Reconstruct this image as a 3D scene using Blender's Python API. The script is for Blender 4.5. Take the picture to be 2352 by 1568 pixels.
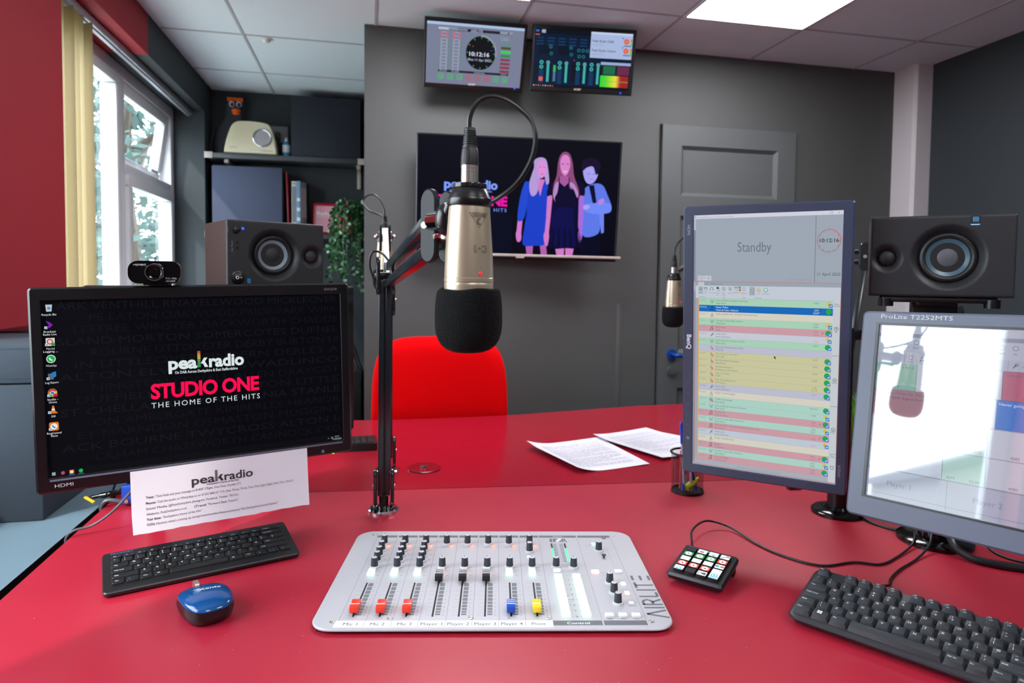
import bpy, bmesh, math, random
from math import pi, sin, cos, radians
from mathutils import Vector, Matrix
for o in list(bpy.data.objects):
    bpy.data.objects.remove(o)
C = bpy.context.scene.collection
SC = bpy.context.scene
CZ = 1.27          # camera height; coordinates below are often given relative to it
DESK = 0.75        # desk top height
rnd = random.Random(7)

# ------------------------------------------------------------------ camera, world, sun, exposure
cam_d = bpy.data.cameras.new('camera')
cam = bpy.data.objects.new('camera', cam_d)
C.objects.link(cam)
_R = ((0.976765, -0.214056, 0.010503), (0.000863, -0.04508, -0.998983), (0.214312, 0.975781, -0.043848))
_m = Matrix(((_R[0][0], -_R[1][0], -_R[2][0], 0), (_R[0][1], -_R[1][1], -_R[2][1], 0),
             (_R[0][2], -_R[1][2], -_R[2][2], CZ), (0, 0, 0, 1)))
cam.matrix_world = _m
cam_d.sensor_fit = 'HORIZONTAL'
cam_d.sensor_width = 36.0
cam_d.lens = 36.0 * 1500 / 2352
cam_d.shift_y = -(784 - 705.89) / 2352
cam_d.clip_start = 0.02
cam_d.clip_end = 200
cam_d.dof.use_dof = True
cam_d.dof.focus_distance = 0.95
cam_d.dof.aperture_fstop = 7.0
SC.camera = cam

SC.view_settings.view_transform = 'Standard'
SC.view_settings.look = 'None'
SC.view_settings.gamma = 1.0
SC.view_settings.use_curve_mapping = False
EXP = 1.25
SC.view_settings.exposure = EXP

w = bpy.data.worlds.new('sky')
SC.world = w
w.use_nodes = True
bgn = w.node_tree.nodes['Background']
bgn.inputs['Color'].default_value = (0.80, 0.90, 1.0, 1)
bgn.inputs['Strength'].default_value = 5.0

sun_d = bpy.data.lights.new('sun', 'SUN')
sun_d.energy = 1.6
sun_d.angle = radians(1.5)
sun_d.color = (1.0, 0.95, 0.88)
sun = bpy.data.objects.new('sun', sun_d)
C.objects.link(sun)
sun.rotation_euler = Vector((0.55, 0.62, -0.70)).to_track_quat('-Z', 'Y').to_euler()

PANEL = 9.0        # brightness of the ceiling light panels


# ------------------------------------------------------------------ helpers
def lin(h):
    if not isinstance(h, str):
        return tuple(h)
    h = h.lstrip('#')
    c = [int(h[i:i + 2], 16) / 255 for i in (0, 2, 4)]
    return tuple(x / 12.92 if x <= 0.04045 else ((x + 0.055) / 1.055) ** 2.4 for x in c)


MATS = {}


def mat(name, col, rough=0.5, metal=0.0, spec=0.5, noise=None, bump=None, coat=0.0, emit=0.0, attr=False, ior=None, sheen=0.0):
    m = bpy.data.materials.new(name)
    m.use_nodes = True
    nt = m.node_tree
    b = nt.nodes['Principled BSDF']
    c = lin(col)
    b.inputs['Base Color'].default_value = (*c, 1)
    b.inputs['Roughness'].default_value = rough
    b.inputs['Metallic'].default_value = metal
    b.inputs['Specular IOR Level'].default_value = spec
    b.inputs['Coat Weight'].default_value = coat
    b.inputs['Coat Roughness'].default_value = 0.08
    b.inputs['Sheen Weight'].default_value = sheen
    if ior:
        b.inputs['IOR'].default_value = ior
    tc = nt.nodes.new('ShaderNodeTexCoord')
    if noise:
        sc_, amt = noise
        n = nt.nodes.new('ShaderNodeTexNoise')
        n.inputs['Scale'].default_value = sc_
        n.inputs['Detail'].default_value = 4
        nt.links.new(tc.outputs['Object'], n.inputs['Vector'])
        r = nt.nodes.new('ShaderNodeMapRange')
        r.inputs['To Min'].default_value = 1 - amt
        r.inputs['To Max'].default_value = 1 + amt
        nt.links.new(n.outputs['Fac'], r.inputs['Value'])
        mx = nt.nodes.new('ShaderNodeVectorMath')
        mx.operation = 'SCALE'
        mx.inputs[0].default_value = c
        nt.links.new(r.outputs['Result'], mx.inputs['Scale'])
        nt.links.new(mx.outputs['Vector'], b.inputs['Base Color'])
    if bump:
        sc_, st, dist = bump
        n = nt.nodes.new('ShaderNodeTexNoise')
        n.inputs['Scale'].default_value = sc_
        n.inputs['Detail'].default_value = 3
        nt.links.new(tc.outputs['Object'], n.inputs['Vector'])
        bp = nt.nodes.new('ShaderNodeBump')
        bp.inputs['Strength'].default_value = st
        bp.inputs['Distance'].default_value = dist
        nt.links.new(n.outputs['Fac'], bp.inputs['Height'])
        nt.links.new(bp.outputs['Normal'], b.inputs['Normal'])
    if attr:
        a = nt.nodes.new('ShaderNodeAttribute')
        a.attribute_name = 'Col'
        if emit:
            nt.links.new(a.outputs['Color'], b.inputs['Emission Color'])
            b.inputs['Emission Strength'].default_value = emit
            b.inputs['Base Color'].default_value = (0.003, 0.003, 0.004, 1)
        else:
            nt.links.new(a.outputs['Color'], b.inputs['Base Color'])
    elif emit:
        b.inputs['Emission Color'].default_value = (*c, 1)
        b.inputs['Emission Strength'].default_value = emit
    MATS[name] = m
    return m


_boxes = {}


def rbox(s, bev, seg):
    key = (tuple(round(x, 6) for x in s), round(bev, 6), seg)
    if key not in _boxes:
        bm = bmesh.new()
        bmesh.ops.create_cube(bm, size=1)
        bmesh.ops.scale(bm, vec=s, verts=bm.verts)
        if bev > 0:
            bmesh.ops.bevel(bm, geom=bm.edges[:], offset=bev, segments=seg, profile=0.5, affect='EDGES')
        bm.verts.index_update()
        _boxes[key] = ([v.co.copy() for v in bm.verts], [[v.index for v in f.verts] for f in bm.faces])
        bm.free()
    return _boxes[key]


_txt = {}


def textmesh(s, bold=0.0, spacing=1.0):
    key = (s, bold, spacing)
    if key not in _txt:
        cu = bpy.data.curves.new('t', 'FONT')
        cu.body = s
        cu.size = 1.0
        cu.offset = 0.0 if ('M' in s or 'W' in s) else bold * 0.5
        cu.space_character = spacing
        cu.resolution_u = 2 if len(s) > 14 else 3
        ob = bpy.data.objects.new('t', cu)
        me = ob.to_mesh()
        vs = [v.co.copy() for v in me.vertices]
        fs = [list(p.vertices) for p in me.polygons]
        ob.to_mesh_clear()
        bpy.data.objects.remove(ob)
        bpy.data.curves.remove(cu)
        xs = [v.x for v in vs] or [0, 1]
        _txt[key] = (vs, fs, min(xs), max(xs))
    return _txt[key]


def catmull(pts, n=8, closed=False):
    P = [Vector(p) for p in pts]
    out = []
    N = len(P)
    for i in range(N if closed else N - 1):
        p0 = P[(i - 1) % N] if closed or i > 0 else P[0] * 2 - P[1]
        p1, p2 = P[i], P[(i + 1) % N]
        p3 = P[(i + 2) % N] if closed or i + 2 < N else P[-1] * 2 - P[-2]
        for k in range(n):
            t = k / n
            out.append(0.5 * ((2 * p1) + (p2 - p0) * t + (2 * p0 - 5 * p1 + 4 * p2 - p3) * t * t + (3 * p1 - p0 - 3 * p2 + p3) * t ** 3))
    if not closed:
        out.append(P[-1])
    return out


def rrect(x0, y0, x1, y1, r, seg=5):
    if r <= 0:
        return [(x0, y0), (x1, y0), (x1, y1), (x0, y1)]
    out = []
    for cx, cy, a in ((x1 - r, y0 + r, -90), (x1 - r, y1 - r, 0), (x0 + r, y1 - r, 90), (x0 + r, y0 + r, 180)):
        for k in range(seg + 1):
            t = radians(a + 90 * k / seg)
            out.append((cx + r * cos(t), cy + r * sin(t)))
    return out


I4 = Matrix.Identity(4)


def T(x, y, z):
    return Matrix.Translation((x, y, z))


def RX(d): return Matrix.Rotation(radians(d), 4, 'X')
def RY(d): return Matrix.Rotation(radians(d), 4, 'Y')
def RZ(d): return Matrix.Rotation(radians(d), 4, 'Z')


def frame(o, u, v):
    """matrix of a flat panel: o its top-left corner, u to its right, v down; local x right, y away from the viewer, z up"""
    u = Vector(u).normalized()
    v = Vector(v)
    v = (v - u * v.dot(u)).normalized()
    n = u.cross(v)
    return Matrix(((u.x, n.x, -v.x, o[0]), (u.y, n.y, -v.y, o[1]), (u.z, n.z, -v.z, o[2] + CZ), (0, 0, 0, 1)))


class MB:
    def __init__(s):
        s.v, s.f, s.mi, s.c, s.names = [], [], [], [], []

    def mid(s, m):
        if m not in s.names:
            s.names.append(m)
        return s.names.index(m)

    def add(s, vs, fs, m, M=None, col=(1, 1, 1)):
        b = len(s.v)
        if M is None:
            s.v += [tuple(v) for v in vs]
        else:
            s.v += [tuple(M @ Vector(v)) for v in vs]
        i = s.mid(m)
        c = lin(col)
        for f in fs:
            s.f.append([b + k for k in f])
            s.mi.append(i)
            s.c.append(c)
        return s

    def box(s, c, d, m, bev=0.0, M=None, seg=2, col=(1, 1, 1)):
        vs, fs = rbox(d, min(bev, min(d) * 0.49), seg)
        c = Vector(c)
        return s.add([v + c for v in vs], fs, m, M, col)

    def b6(s, x0, x1, y0, y1, z0, z1, m, bev=0.0, M=None, seg=2):
        return s.box(((x0 + x1) / 2, (y0 + y1) / 2, (z0 + z1) / 2), (x1 - x0, y1 - y0, z1 - z0), m, bev, M, seg)

    def loft(s, loops, m, M=None, cap0=True, cap1=True, col=(1, 1, 1), closed=False):
        n = len(loops[0])
        vs = [p for L in loops for p in L]
        fs = []
        K = len(loops)
        for i in range(K if closed else K - 1):
            a, b = i * n, ((i + 1) % K) * n
            for k in range(n):
                k2 = (k + 1) % n
                fs.append([a + k, a + k2, b + k2, b + k])
        if not closed:
            if cap0:
                fs.append(list(range(n))[::-1])
            if cap1:
                fs.append([(K - 1) * n + k for k in range(n)])
        return s.add(vs, fs, m, M, col)

    def prism(s, poly, z0, z1, m, M=None, bev=0.0, col=(1, 1, 1)):
        L = [[(x, y, z0) for x, y in poly], [(x, y, z1) for x, y in poly]]
        if bev:
            cx = sum(p[0] for p in poly) / len(poly)
            cy = sum(p[1] for p in poly) / len(poly)

            def ins(p):
                d = Vector((cx - p[0], cy - p[1]))
                d = d.normalized() * bev
                return (p[0] + d.x, p[1] + d.y)
            L = [[(x, y, z0) for x, y in poly], [(x, y, z1 - bev) for x, y in poly], [(*ins(p), z1) for p in poly]]
        return s.loft(L, m, M, col=col)

    def lathe(s, prof, m, M=None, seg=32, col=(1, 1, 1), cap0=True, cap1=True):
        loops = []
        for r, z in prof:
            r = max(r, 1e-5)
            loops.append([(r * cos(2 * pi * k / seg), r * sin(2 * pi * k / seg), z) for k in range(seg)])
        return s.loft(loops, m, M, cap0, cap1, col=col)

    def cyl(s, p0, p1, r, m, r1=None, seg=20, M=None, col=(1, 1, 1)):
        p0, p1 = Vector(p0), Vector(p1)
        d = p1 - p0
        Q = d.to_track_quat('Z', 'Y').to_matrix().to_4x4()
        Q.translation = p0
        if M is not None:
            Q = M @ Q
        return s.lathe([(r, 0), (r if r1 is None else r1, d.length)], m, Q, seg, col)

    def bar(s, p0, p1, wx, wy, m, bev=0.0, up=(0, 0, 1), M=None):
        p0, p1 = Vector(p0), Vector(p1)
        d = (p1 - p0)
        z = d.normalized()
        x = Vector(up).cross(z)
        if x.length < 1e-4:
            x = Vector((1, 0, 0))
        x.normalize()
        y = z.cross(x)
        mid = (p0 + p1) / 2
        Q = Matrix(((x.x, y.x, z.x, mid.x), (x.y, y.y, z.y, mid.y), (x.z, y.z, z.z, mid.z), (0, 0, 0, 1)))
        if M is not None:
            Q = M @ Q
        return s.box((0, 0, 0), (wx, wy, d.length), m, bev, Q)

    def tube(s, pts, r, m, seg=10, smooth=8, M=None, closed=False, col=(1, 1, 1)):
        P = catmull(pts, smooth, closed) if smooth else [Vector(p) for p in pts]
        N = len(P)
        loops = []
        nrm = None
        for i in range(N):
            if closed:
                t = P[(i + 1) % N] - P[(i - 1) % N]
            else:
                t = P[min(i + 1, N - 1)] - P[max(i - 1, 0)]
            if t.length < 1e-9:
                t = Vector((0, 0, 1))
            t.normalize()
            if nrm is None:
                nrm = t.orthogonal().normalized()
            else:
                nrm = (nrm - t * nrm.dot(t))
                nrm = nrm.normalized() if nrm.length > 1e-6 else t.orthogonal().normalized()
            b = t.cross(nrm)
            rr = r(i / max(N - 1, 1)) if callable(r) else r
            loops.append([tuple(P[i] + (nrm * cos(2 * pi * k / seg) + b * sin(2 * pi * k / seg)) * rr) for k in range(seg)])
        return s.loft(loops, m, M, closed=closed, col=col)

    def ell(s, c, r, m, M=None, seg=20, rings=12, col=(1, 1, 1)):
        L = []
        for i in range(rings + 1):
            a = -pi / 2 + pi * i / rings
            L.append([(c[0] + r[0] * max(cos(a), 1e-4) * cos(2 * pi * k / seg), c[1] + r[1] * max(cos(a), 1e-4) * sin(2 * pi * k / seg), c[2] + r[2] * sin(a)) for k in range(seg)])
        return s.loft(L, m, M, col=col)

    def torus(s, R_, r, m, M=None, seg=40, sub=10):
        pts = [(R_ * cos(2 * pi * k / seg), R_ * sin(2 * pi * k / seg), 0) for k in range(seg)]
        return s.tube(pts, r, m, sub, 0, M, True)

    # ---- flat drawing in the local xy plane of M
    def poly(s, pts, m, M=None, col=(1, 1, 1), z=0.0):
        vs = [(p[0], p[1], z) if len(p) == 2 else tuple(p) for p in pts]
        return s.add(vs, [list(range(len(vs)))], m, M, col)

    def text(s, t, x, y, size, m, M=None, col=(1, 1, 1), align='l', bold=0.0, z=0.0, width=None, spacing=1.0, rot=0.0):
        vs, fs, a, b = textmesh(t, bold, spacing)
        sx = size
        if width:
            sx = width / max(b - a, 1e-6)
        off = -a * sx
        wd = (b - a) * sx
        if align == 'c':
            off -= wd / 2
        elif align == 'r':
            off -= wd
        ca, sa = cos(radians(rot)), sin(radians(rot))
        out = []
        for v in vs:
            px, py = v.x * sx + off, v.y * size
            out.append((x + px * ca - py * sa, y + px * sa + py * ca, z))
        return s.add(out, fs, m, M, col)

    def build(s, name, parent=None, angle=35, label=None, loc=None):
        me = bpy.data.meshes.new(name)
        me.from_pydata(s.v, [], s.f)
        me.polygons.foreach_set('material_index', s.mi)
        for n in s.names:
            me.materials.append(MATS[n])
        at = me.color_attributes.new('Col', 'FLOAT_COLOR', 'CORNER')
        buf = []
        for f, c in zip(s.f, s.c):
            buf += [c[0], c[1], c[2], 1.0] * len(f)
        at.data.foreach_set('color', buf)
        me.polygons.foreach_set('use_smooth', [True] * len(s.f))
        me.set_sharp_from_angle(angle=radians(angle))
        me.update()
        o = bpy.data.objects.new(name, me)
        C.objects.link(o)
        if parent is not None:
            o.parent = parent
        if label:
            o['label'] = label
        if loc is not None:
            o.location = loc
        return o


class Canvas:
    """flat drawing on a panel: units wu x hu with v downwards, on the front (-y side) of a frame() panel of size W x H"""

    def __init__(s, mb, m, wu, hu, W, H, eps=0.00012, M=None, y0=0.0):
        s.mb, s.m, s.kx, s.ky, s.eps = mb, m, W / wu, H / hu, eps
        s.M = (M or I4) @ Matrix(((1, 0, 0, 0), (0, 0, -1, y0), (0, 1, 0, 0), (0, 0, 0, 1)))

    def P(s, u, v):
        return (u * s.kx, -v * s.ky)

    def rect(s, x0, y0, x1, y1, col, l=1):
        s.mb.poly([s.P(x0, y1), s.P(x1, y1), s.P(x1, y0), s.P(x0, y0)], s.m, s.M, col, l * s.eps)

    def rr(s, x0, y0, x1, y1, r, col, l=1):
        s.mb.poly([s.P(*p) for p in reversed(rrect(x0, y0, x1, y1, r, 4))], s.m, s.M, col, l * s.eps)

    def poly(s, pts, col, l=1):
        s.mb.poly([s.P(*p) for p in pts], s.m, s.M, col, l * s.eps)

    def spl(s, pts, col, l=1, n=5):
        q = catmull([(p[0], p[1], 0) for p in pts], n, True)
        s.poly([(p.x, p.y) for p in q], col, l)

    def circ(s, x, y, r, col, l=1, n=28, ry=None):
        ry = ry or r
        s.poly([(x + r * cos(2 * pi * k / n), y + ry * sin(2 * pi * k / n)) for k in range(n)], col, l)

    def line(s, x0, y0, x1, y1, w_, col, l=1):
        dx, dy = x1 - x0, y1 - y0
        L = math.hypot(dx, dy) or 1
        nx, ny = -dy / L * w_ / 2, dx / L * w_ / 2
        s.poly([(x0 + nx, y0 + ny), (x1 + nx, y1 + ny), (x1 - nx, y1 - ny), (x0 - nx, y0 - ny)], col, l)

    def pl(s, pts, w_, col, l=1):
        for a, b in zip(pts, pts[1:]):
            s.line(*a, *b, w_, col, l)

    def ring(s, x, y, r, w_, col, l=1, n=28, a0=0, a1=360):
        for k in range(n):
            t0 = radians(a0 + (a1 - a0) * k / n)
            t1 = radians(a0 + (a1 - a0) * (k + 1) / n)
            s.poly([(x + (r + w_ / 2) * cos(t0), y + (r + w_ / 2) * sin(t0)), (x + (r + w_ / 2) * cos(t1), y + (r + w_ / 2) * sin(t1)),
                    (x + (r - w_ / 2) * cos(t1), y + (r - w_ / 2) * sin(t1)), (x + (r - w_ / 2) * cos(t0), y + (r - w_ / 2) * sin(t0))], col, l)

    def text(s, t, x, y, size, col, align='l', bold=0.0, l=6, width=None, spacing=1.0, rot=0):
        s.mb.text(t, x * s.kx, -y * s.ky, size * s.ky, s.m, s.M, col, align, bold, l * s.eps, width * s.kx if width else None, spacing, rot)


def tag(o, label, cat, group=None, kind=None):
    if label:
        o['label'] = label
    if cat:
        o['category'] = cat
    if group:
        o['group'] = group
    if kind:
        o['kind'] = kind
    return o


def thing(name, label, cat, M=None, group=None):
    o = bpy.data.objects.new(name, None)
    o.empty_display_size = 0.02
    C.objects.link(o)
    if M is not None:
        o.matrix_world = M
    return tag(o, label, cat, group)


def struct(o):
    o['kind'] = 'structure'
    return o


def dup(root, M, label, group=None):
    r = root.copy()
    C.objects.link(r)
    r.matrix_world = M
    r['label'] = label
    if group:
        r['group'] = group
    for ch in list(root.children):
        c = ch.copy()
        C.objects.link(c)
        c.parent = r
        for g in ch.children:
            d = g.copy()
            C.objects.link(d)
            d.parent = c
    return r


def V(x, y, z):
    return Vector((x, y, z + CZ))


# ------------------------------------------------------------------ materials
mat('ink', '#ffffff', 0.6, attr=True)                       # printed colour
mat('screen', '#ffffff', 0.3, spec=0.03, attr=True, emit=1.0 / 2 ** EXP)   # lit screen pixels
mat('touch_screen', '#ffffff', 0.03, attr=True, emit=0.8 / 2 ** EXP, ior=2.3)
mat('led', '#ffffff', 0.4, attr=True, emit=2.3 / 2 ** EXP)             # lit buttons and lamps
mat('red_wall', '#9a1c2a', 0.75, noise=(9, .05), bump=(60, .12, .002))
mat('grey_wall', '#4d4f4f', 0.6, noise=(4, .06), bump=(45, .15, .002))
mat('dark_wall', '#2c3439', 0.65, noise=(5, .06), bump=(45, .12, .002))
mat('ceiling_white', '#e4effa', 0.85, noise=(120, .03), bump=(300, .1, .001))
mat('ceiling_bar', '#b4b5bc', 0.7, noise=(20, .03))
mat('floor_carpet', '#3a3c42', 0.95, noise=(90, .15), bump=(300, .4, .003))
mat('upvc', '#e6e6ea', 0.3, noise=(6, .02))
mat('blind', '#a38d60', 0.8, noise=(60, .05), bump=(400, .15, .001))
mat('rail', '#a9adb5', 0.35, 0.5, noise=(10, .03))
mat('desk_red', '#a61c32', 0.40, spec=0.6, noise=(14, .05), bump=(7, .05, .004))
mat('table_red', '#9a1428', 0.20, spec=0.5, noise=(14, .05), bump=(7, .05, .003))
mat('desk_edge', '#16090b', 0.4, noise=(20, .1))
mat('worktop_grey', '#687e8b', 0.4, noise=(14, .05))
mat('black_plastic', '#0c0c0f', 0.35, noise=(30, .1), bump=(500, .08, .0004))
mat('black_gloss', '#08080a', 0.12, noise=(30, .1))
mat('bezel_black', '#0d0b0f', 0.3, noise=(20, .1), bump=(900, .06, .0003))
mat('bezel_grey', '#3a4258', 0.35, noise=(20, .06))
mat('bezel_slate', '#5c6578', 0.38, noise=(20, .06))
mat('key_black', '#141417', 0.42, noise=(80, .1), bump=(1500, .08, .0003))
mat('key_dark', '#33363b', 0.45, noise=(80, .1), bump=(1500, .08, .0003))
mat('body_dark', '#2a2d31', 0.45, noise=(80, .1), bump=(1200, .08, .0003))
mat('champagne', '#c2b49c', 0.34, 0.65, noise=(60, .04), bump=(900, .05, .0003))
mat('nickel', '#c4bfb8', 0.30, 0.9, noise=(60, .06))
mat('chrome', '#d9d9dc', 0.07, 1.0, noise=(20, .03))
mat('satin_black', '#141416', 0.28, noise=(50, .1))
mat('arm_black', '#1c2228', 0.2, spec=0.6, noise=(30, .1))
mat('joint_black', '#1b1c20', 0.5, spec=0.25, noise=(50, .1))
mat('foam', '#0d0e10', 0.95, spec=0.2, noise=(520, .7), bump=(560, 1.0, .004))
mat('rubber', '#17171a', 0.5, noise=(100, .1))
mat('cable_black', '#131316', 0.38, noise=(60, .1))
mat('cable_grey', '#50535c', 0.4, noise=(60, .1))
mat('speaker_front', '#212226', 0.5, noise=(60, .08), bump=(900, .12, .0004))
mat('speaker_side', '#3a2a27', 0.55, noise=(90, .12), bump=(700, .2, .0006))
mat('cone', '#7d8a94', 0.42, noise=(200, .15), bump=(500, .2, .0005))
mat('cone_blue', '#44606e', 0.3, noise=(160, .2), bump=(500, .2, .0005))
mat('cap_grey', '#55565c', 0.5, noise=(200, .1))
mat('dust_cap', '#2e2b2a', 0.55, noise=(200, .1))
mat('mixer_plate', '#b9b9be', 0.42, 0.15, noise=(90, .02))
mat('knob_grey', '#2e333c', 0.45, noise=(60, .1))
mat('knob_cap', '#c2c4c8', 0.5, noise=(60, .04))
mat('button_white', '#e9e9ea', 0.4, noise=(30, .02))
mat('fader_red', '#e5351d', 0.35, noise=(30, .03))
mat('fader_blue', '#0f49ad', 0.35, noise=(30, .03))
mat('fader_yellow', '#f2cf2a', 0.35, noise=(30, .03))
mat('fader_black', '#1e2025', 0.35, noise=(30, .03))
mat('slot', '#0a0a0b', 0.6, noise=(30, .1))
mat('mouse_blue', '#0d4a86', 0.16, coat=0.3, noise=(30, .04))
mat('mouse_black', '#121317', 0.25, noise=(30, .1))
mat('paper', '#d9d9e2', 0.8, noise=(30, .02), bump=(60, .1, .001))
mat('chair_red', '#dc0208', 0.95, spec=0.08, noise=(250, .08), bump=(900, .3, .001))
mat('box_slate', '#434a60', 0.9, noise=(300, .1), bump=(700, .35, .0008))
mat('box_fabric', '#323d48', 0.9, noise=(300, .12), bump=(700, .35, .0008))
mat('box_fabric_dark', '#262a36', 0.9, noise=(300, .12), bump=(700, .35, .0008))
mat('shelf_grey', '#3f4348', 0.45, noise=(25, .06))
mat('shelf_cap', '#b7aca4', 0.5, noise=(25, .06))
mat('radio_cream', '#d8d0b4', 0.35, noise=(30, .03))
mat('silver', '#c2c2c6', 0.3, 0.8, noise=(30, .05))
mat('plush_black', '#34363d', 0.95, noise=(200, .25), bump=(400, .8, .003))
mat('plush_orange', '#e2620f', 0.8, noise=(200, .15), bump=(300, .4, .002))
mat('plush_white', '#b5b5bc', 0.8, noise=(200, .1))
mat('bottle_blue', '#2b7fb4', 0.3, noise=(30, .08))
mat('bottle_white', '#cfd3da', 0.35, noise=(30, .05))
mat('socket_grey', '#8d8f94', 0.5, noise=(30, .05))
mat('book_red', '#8d1224', 0.5, noise=(40, .06))
mat('book_white', '#b9bcc2', 0.5, noise=(40, .06))
mat('book_blue', '#5f86a8', 0.5, noise=(40, .06))
mat('book_dark', '#2a2326', 0.6, noise=(40, .06))
mat('tin_red', '#a3122a', 0.3, noise=(20, .06))
mat('tin_pink', '#d897a8', 0.3, noise=(20, .06))
mat('leaf', '#2f6a33', 0.5, noise=(40, .4))
mat('leaf_pale', '#7fa588', 0.45, noise=(40, .3))
mat('grass_leaf', '#5f8f2e', 0.5, noise=(40, .4))
mat('berry', '#c4161c', 0.35, noise=(20, .1))
mat('pot_terracotta', '#9a6a52', 0.6, noise=(20, .1))
mat('pot_dark', '#22262a', 0.5, noise=(20, .1))
mat('door_grey', '#55595a', 0.5, noise=(6, .06), bump=(40, .12, .002))
mat('door_gap', '#0b0808', 0.8, noise=(20, .1))
mat('door_gap_red', '#5d1c17', 0.7, noise=(20, .2))
mat('handle_blue', '#0d3f93', 0.25, noise=(20, .05))
mat('trunking', '#cfccd0', 0.45, noise=(10, .03))
mat('panel_frame', '#d5d5d8', 0.4, noise=(10, .03))
mat('panel_light', '#fdfbff', 0.5, emit=PANEL)
mat('pen_blue', '#1546c8', 0.3, noise=(30, .05))
mat('pen_clear', '#aab4c6', 0.2, noise=(30, .05))
mat('pen_red', '#c02525', 0.3, noise=(30, .05))
mat('pen_yellow', '#d9e21e', 0.3, noise=(30, .05))
mat('connector_blue', '#123ea6', 0.35, noise=(30, .05))
mat('tape_yellow', '#e8c81e', 0.4, noise=(30, .05))
mat('grommet_red', '#7f1020', 0.2, noise=(30, .05))
mat('bark', '#4a4037', 0.9, noise=(20, .3), bump=(40, .5, .02))
mat('tree_leaf', '#2c4640', 0.6, noise=(6, .45))
mat('pale_ground', '#a3a89c', 0.95, noise=(5, .3))  # outside ground, colour lightened to throw sun and sky onto the ceiling
mat('house_wall', '#93928c', 0.8, noise=(6, .1))
mat('house_roof', '#4d5652', 0.8, noise=(6, .15))


def dirt_specks(name, scale, thr, col):
    nt = MATS[name].node_tree
    b = nt.nodes['Principled BSDF']
    src = b.inputs['Base Color'].links[0].from_socket
    tc = nt.nodes.new('ShaderNodeTexCoord')
    v = nt.nodes.new('ShaderNodeTexVoronoi')
    v.inputs['Scale'].default_value = scale
    nt.links.new(tc.outputs['Object'], v.inputs['Vector'])
    n = nt.nodes.new('ShaderNodeTexNoise')
    n.inputs['Scale'].default_value = 3.0
    nt.links.new(tc.outputs['Object'], n.inputs['Vector'])
    mr = nt.nodes.new('ShaderNodeMath')
    mr.operation = 'MULTIPLY'
    mr.inputs[1].default_value = thr
    nt.links.new(n.outputs['Fac'], mr.inputs[0])
    lt = nt.nodes.new('ShaderNodeMath')
    lt.operation = 'LESS_THAN'
    nt.links.new(v.outputs['Distance'], lt.inputs[0])
    nt.links.new(mr.outputs[0], lt.inputs[1])
    sep = nt.nodes.new('ShaderNodeSeparateColor')
    nt.links.new(v.outputs['Color'], sep.inputs['Color'])
    pick = nt.nodes.new('ShaderNodeMath')
    pick.operation = 'GREATER_THAN'
    pick.inputs[1].default_value = 0.92
    nt.links.new(sep.outputs['Red'], pick.inputs[0])
    mu = nt.nodes.new('ShaderNodeMath')
    mu.operation = 'MULTIPLY'
    nt.links.new(lt.outputs[0], mu.inputs[0])
    nt.links.new(pick.outputs[0], mu.inputs[1])
    mx = nt.nodes.new('ShaderNodeMix')
    mx.data_type = 'RGBA'
    nt.links.new(mu.outputs[0], mx.inputs[0])
    nt.links.new(src, mx.inputs[6])
    mx.inputs[7].default_value = (*lin(col), 1)
    nt.links.new(mx.outputs[2], b.inputs['Base Color'])


dirt_specks('desk_red', 110, 0.13, '#d8b9ae')
dirt_specks('table_red', 130, 0.10, '#c8a9a0')
dirt_specks('bezel_black', 260, 0.16, '#5a585c')


def glass_mat(name, tint, refl):
    m = bpy.data.materials.new(name)
    m.use_nodes = True
    nt = m.node_tree
    nt.nodes.remove(nt.nodes['Principled BSDF'])
    out = nt.nodes['Material Output']
    tr = nt.nodes.new('ShaderNodeBsdfTransparent')
    tr.inputs['Color'].default_value = (*lin(tint), 1)
    gl = nt.nodes.new('ShaderNodeBsdfGlossy')
    gl.inputs['Roughness'].default_value = 0.02
    lw = nt.nodes.new('ShaderNodeLayerWeight')
    lw.inputs['Blend'].default_value = 0.5
    pw = nt.nodes.new('ShaderNodeMath')
    pw.operation = 'POWER'
    pw.inputs[1].default_value = 5.0
    nt.links.new(lw.outputs['Facing'], pw.inputs[0])
    fr = nt.nodes.new('ShaderNodeMath')
    fr.operation = 'MULTIPLY_ADD'
    fr.inputs[1].default_value = refl
    fr.inputs[2].default_value = 0.04
    nt.links.new(pw.outputs[0], fr.inputs[0])
    mx = nt.nodes.new('ShaderNodeMixShader')
    nt.links.new(fr.outputs[0], mx.inputs['Fac'])
    nt.links.new(tr.outputs[0], mx.inputs[1])
    nt.links.new(gl.outputs[0], mx.inputs[2])
    nt.links.new(mx.outputs[0], out.inputs['Surface'])
    MATS[name] = m


glass_mat('window_glass', '#fafdfb', 0.6)

# ------------------------------------------------------------------ the room
XL, XR, YF, YB, YA, ZC = -0.952, 2.906, -1.7, 3.10, 4.407, 2.42   # left, right, front, back, alcove back, ceiling
W1 = (2.367, 4.214)     # the window in view
W2 = (0.10, 1.52)       # the window beside the camera
SILL, HEAD = 0.97, 2.24
RED_END = 3.21
m = MB(); m.b6(XL - .232, XR + .1, YF - .1, YA + .1, -.1, 0, 'floor_carpet'); struct(m.build('floor'))
m = MB(); m.b6(XL - .232, XR + .1, YF - .1, YA + .1, ZC, ZC + .1, 'ceiling_white'); struct(m.build('ceiling'))

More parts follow.
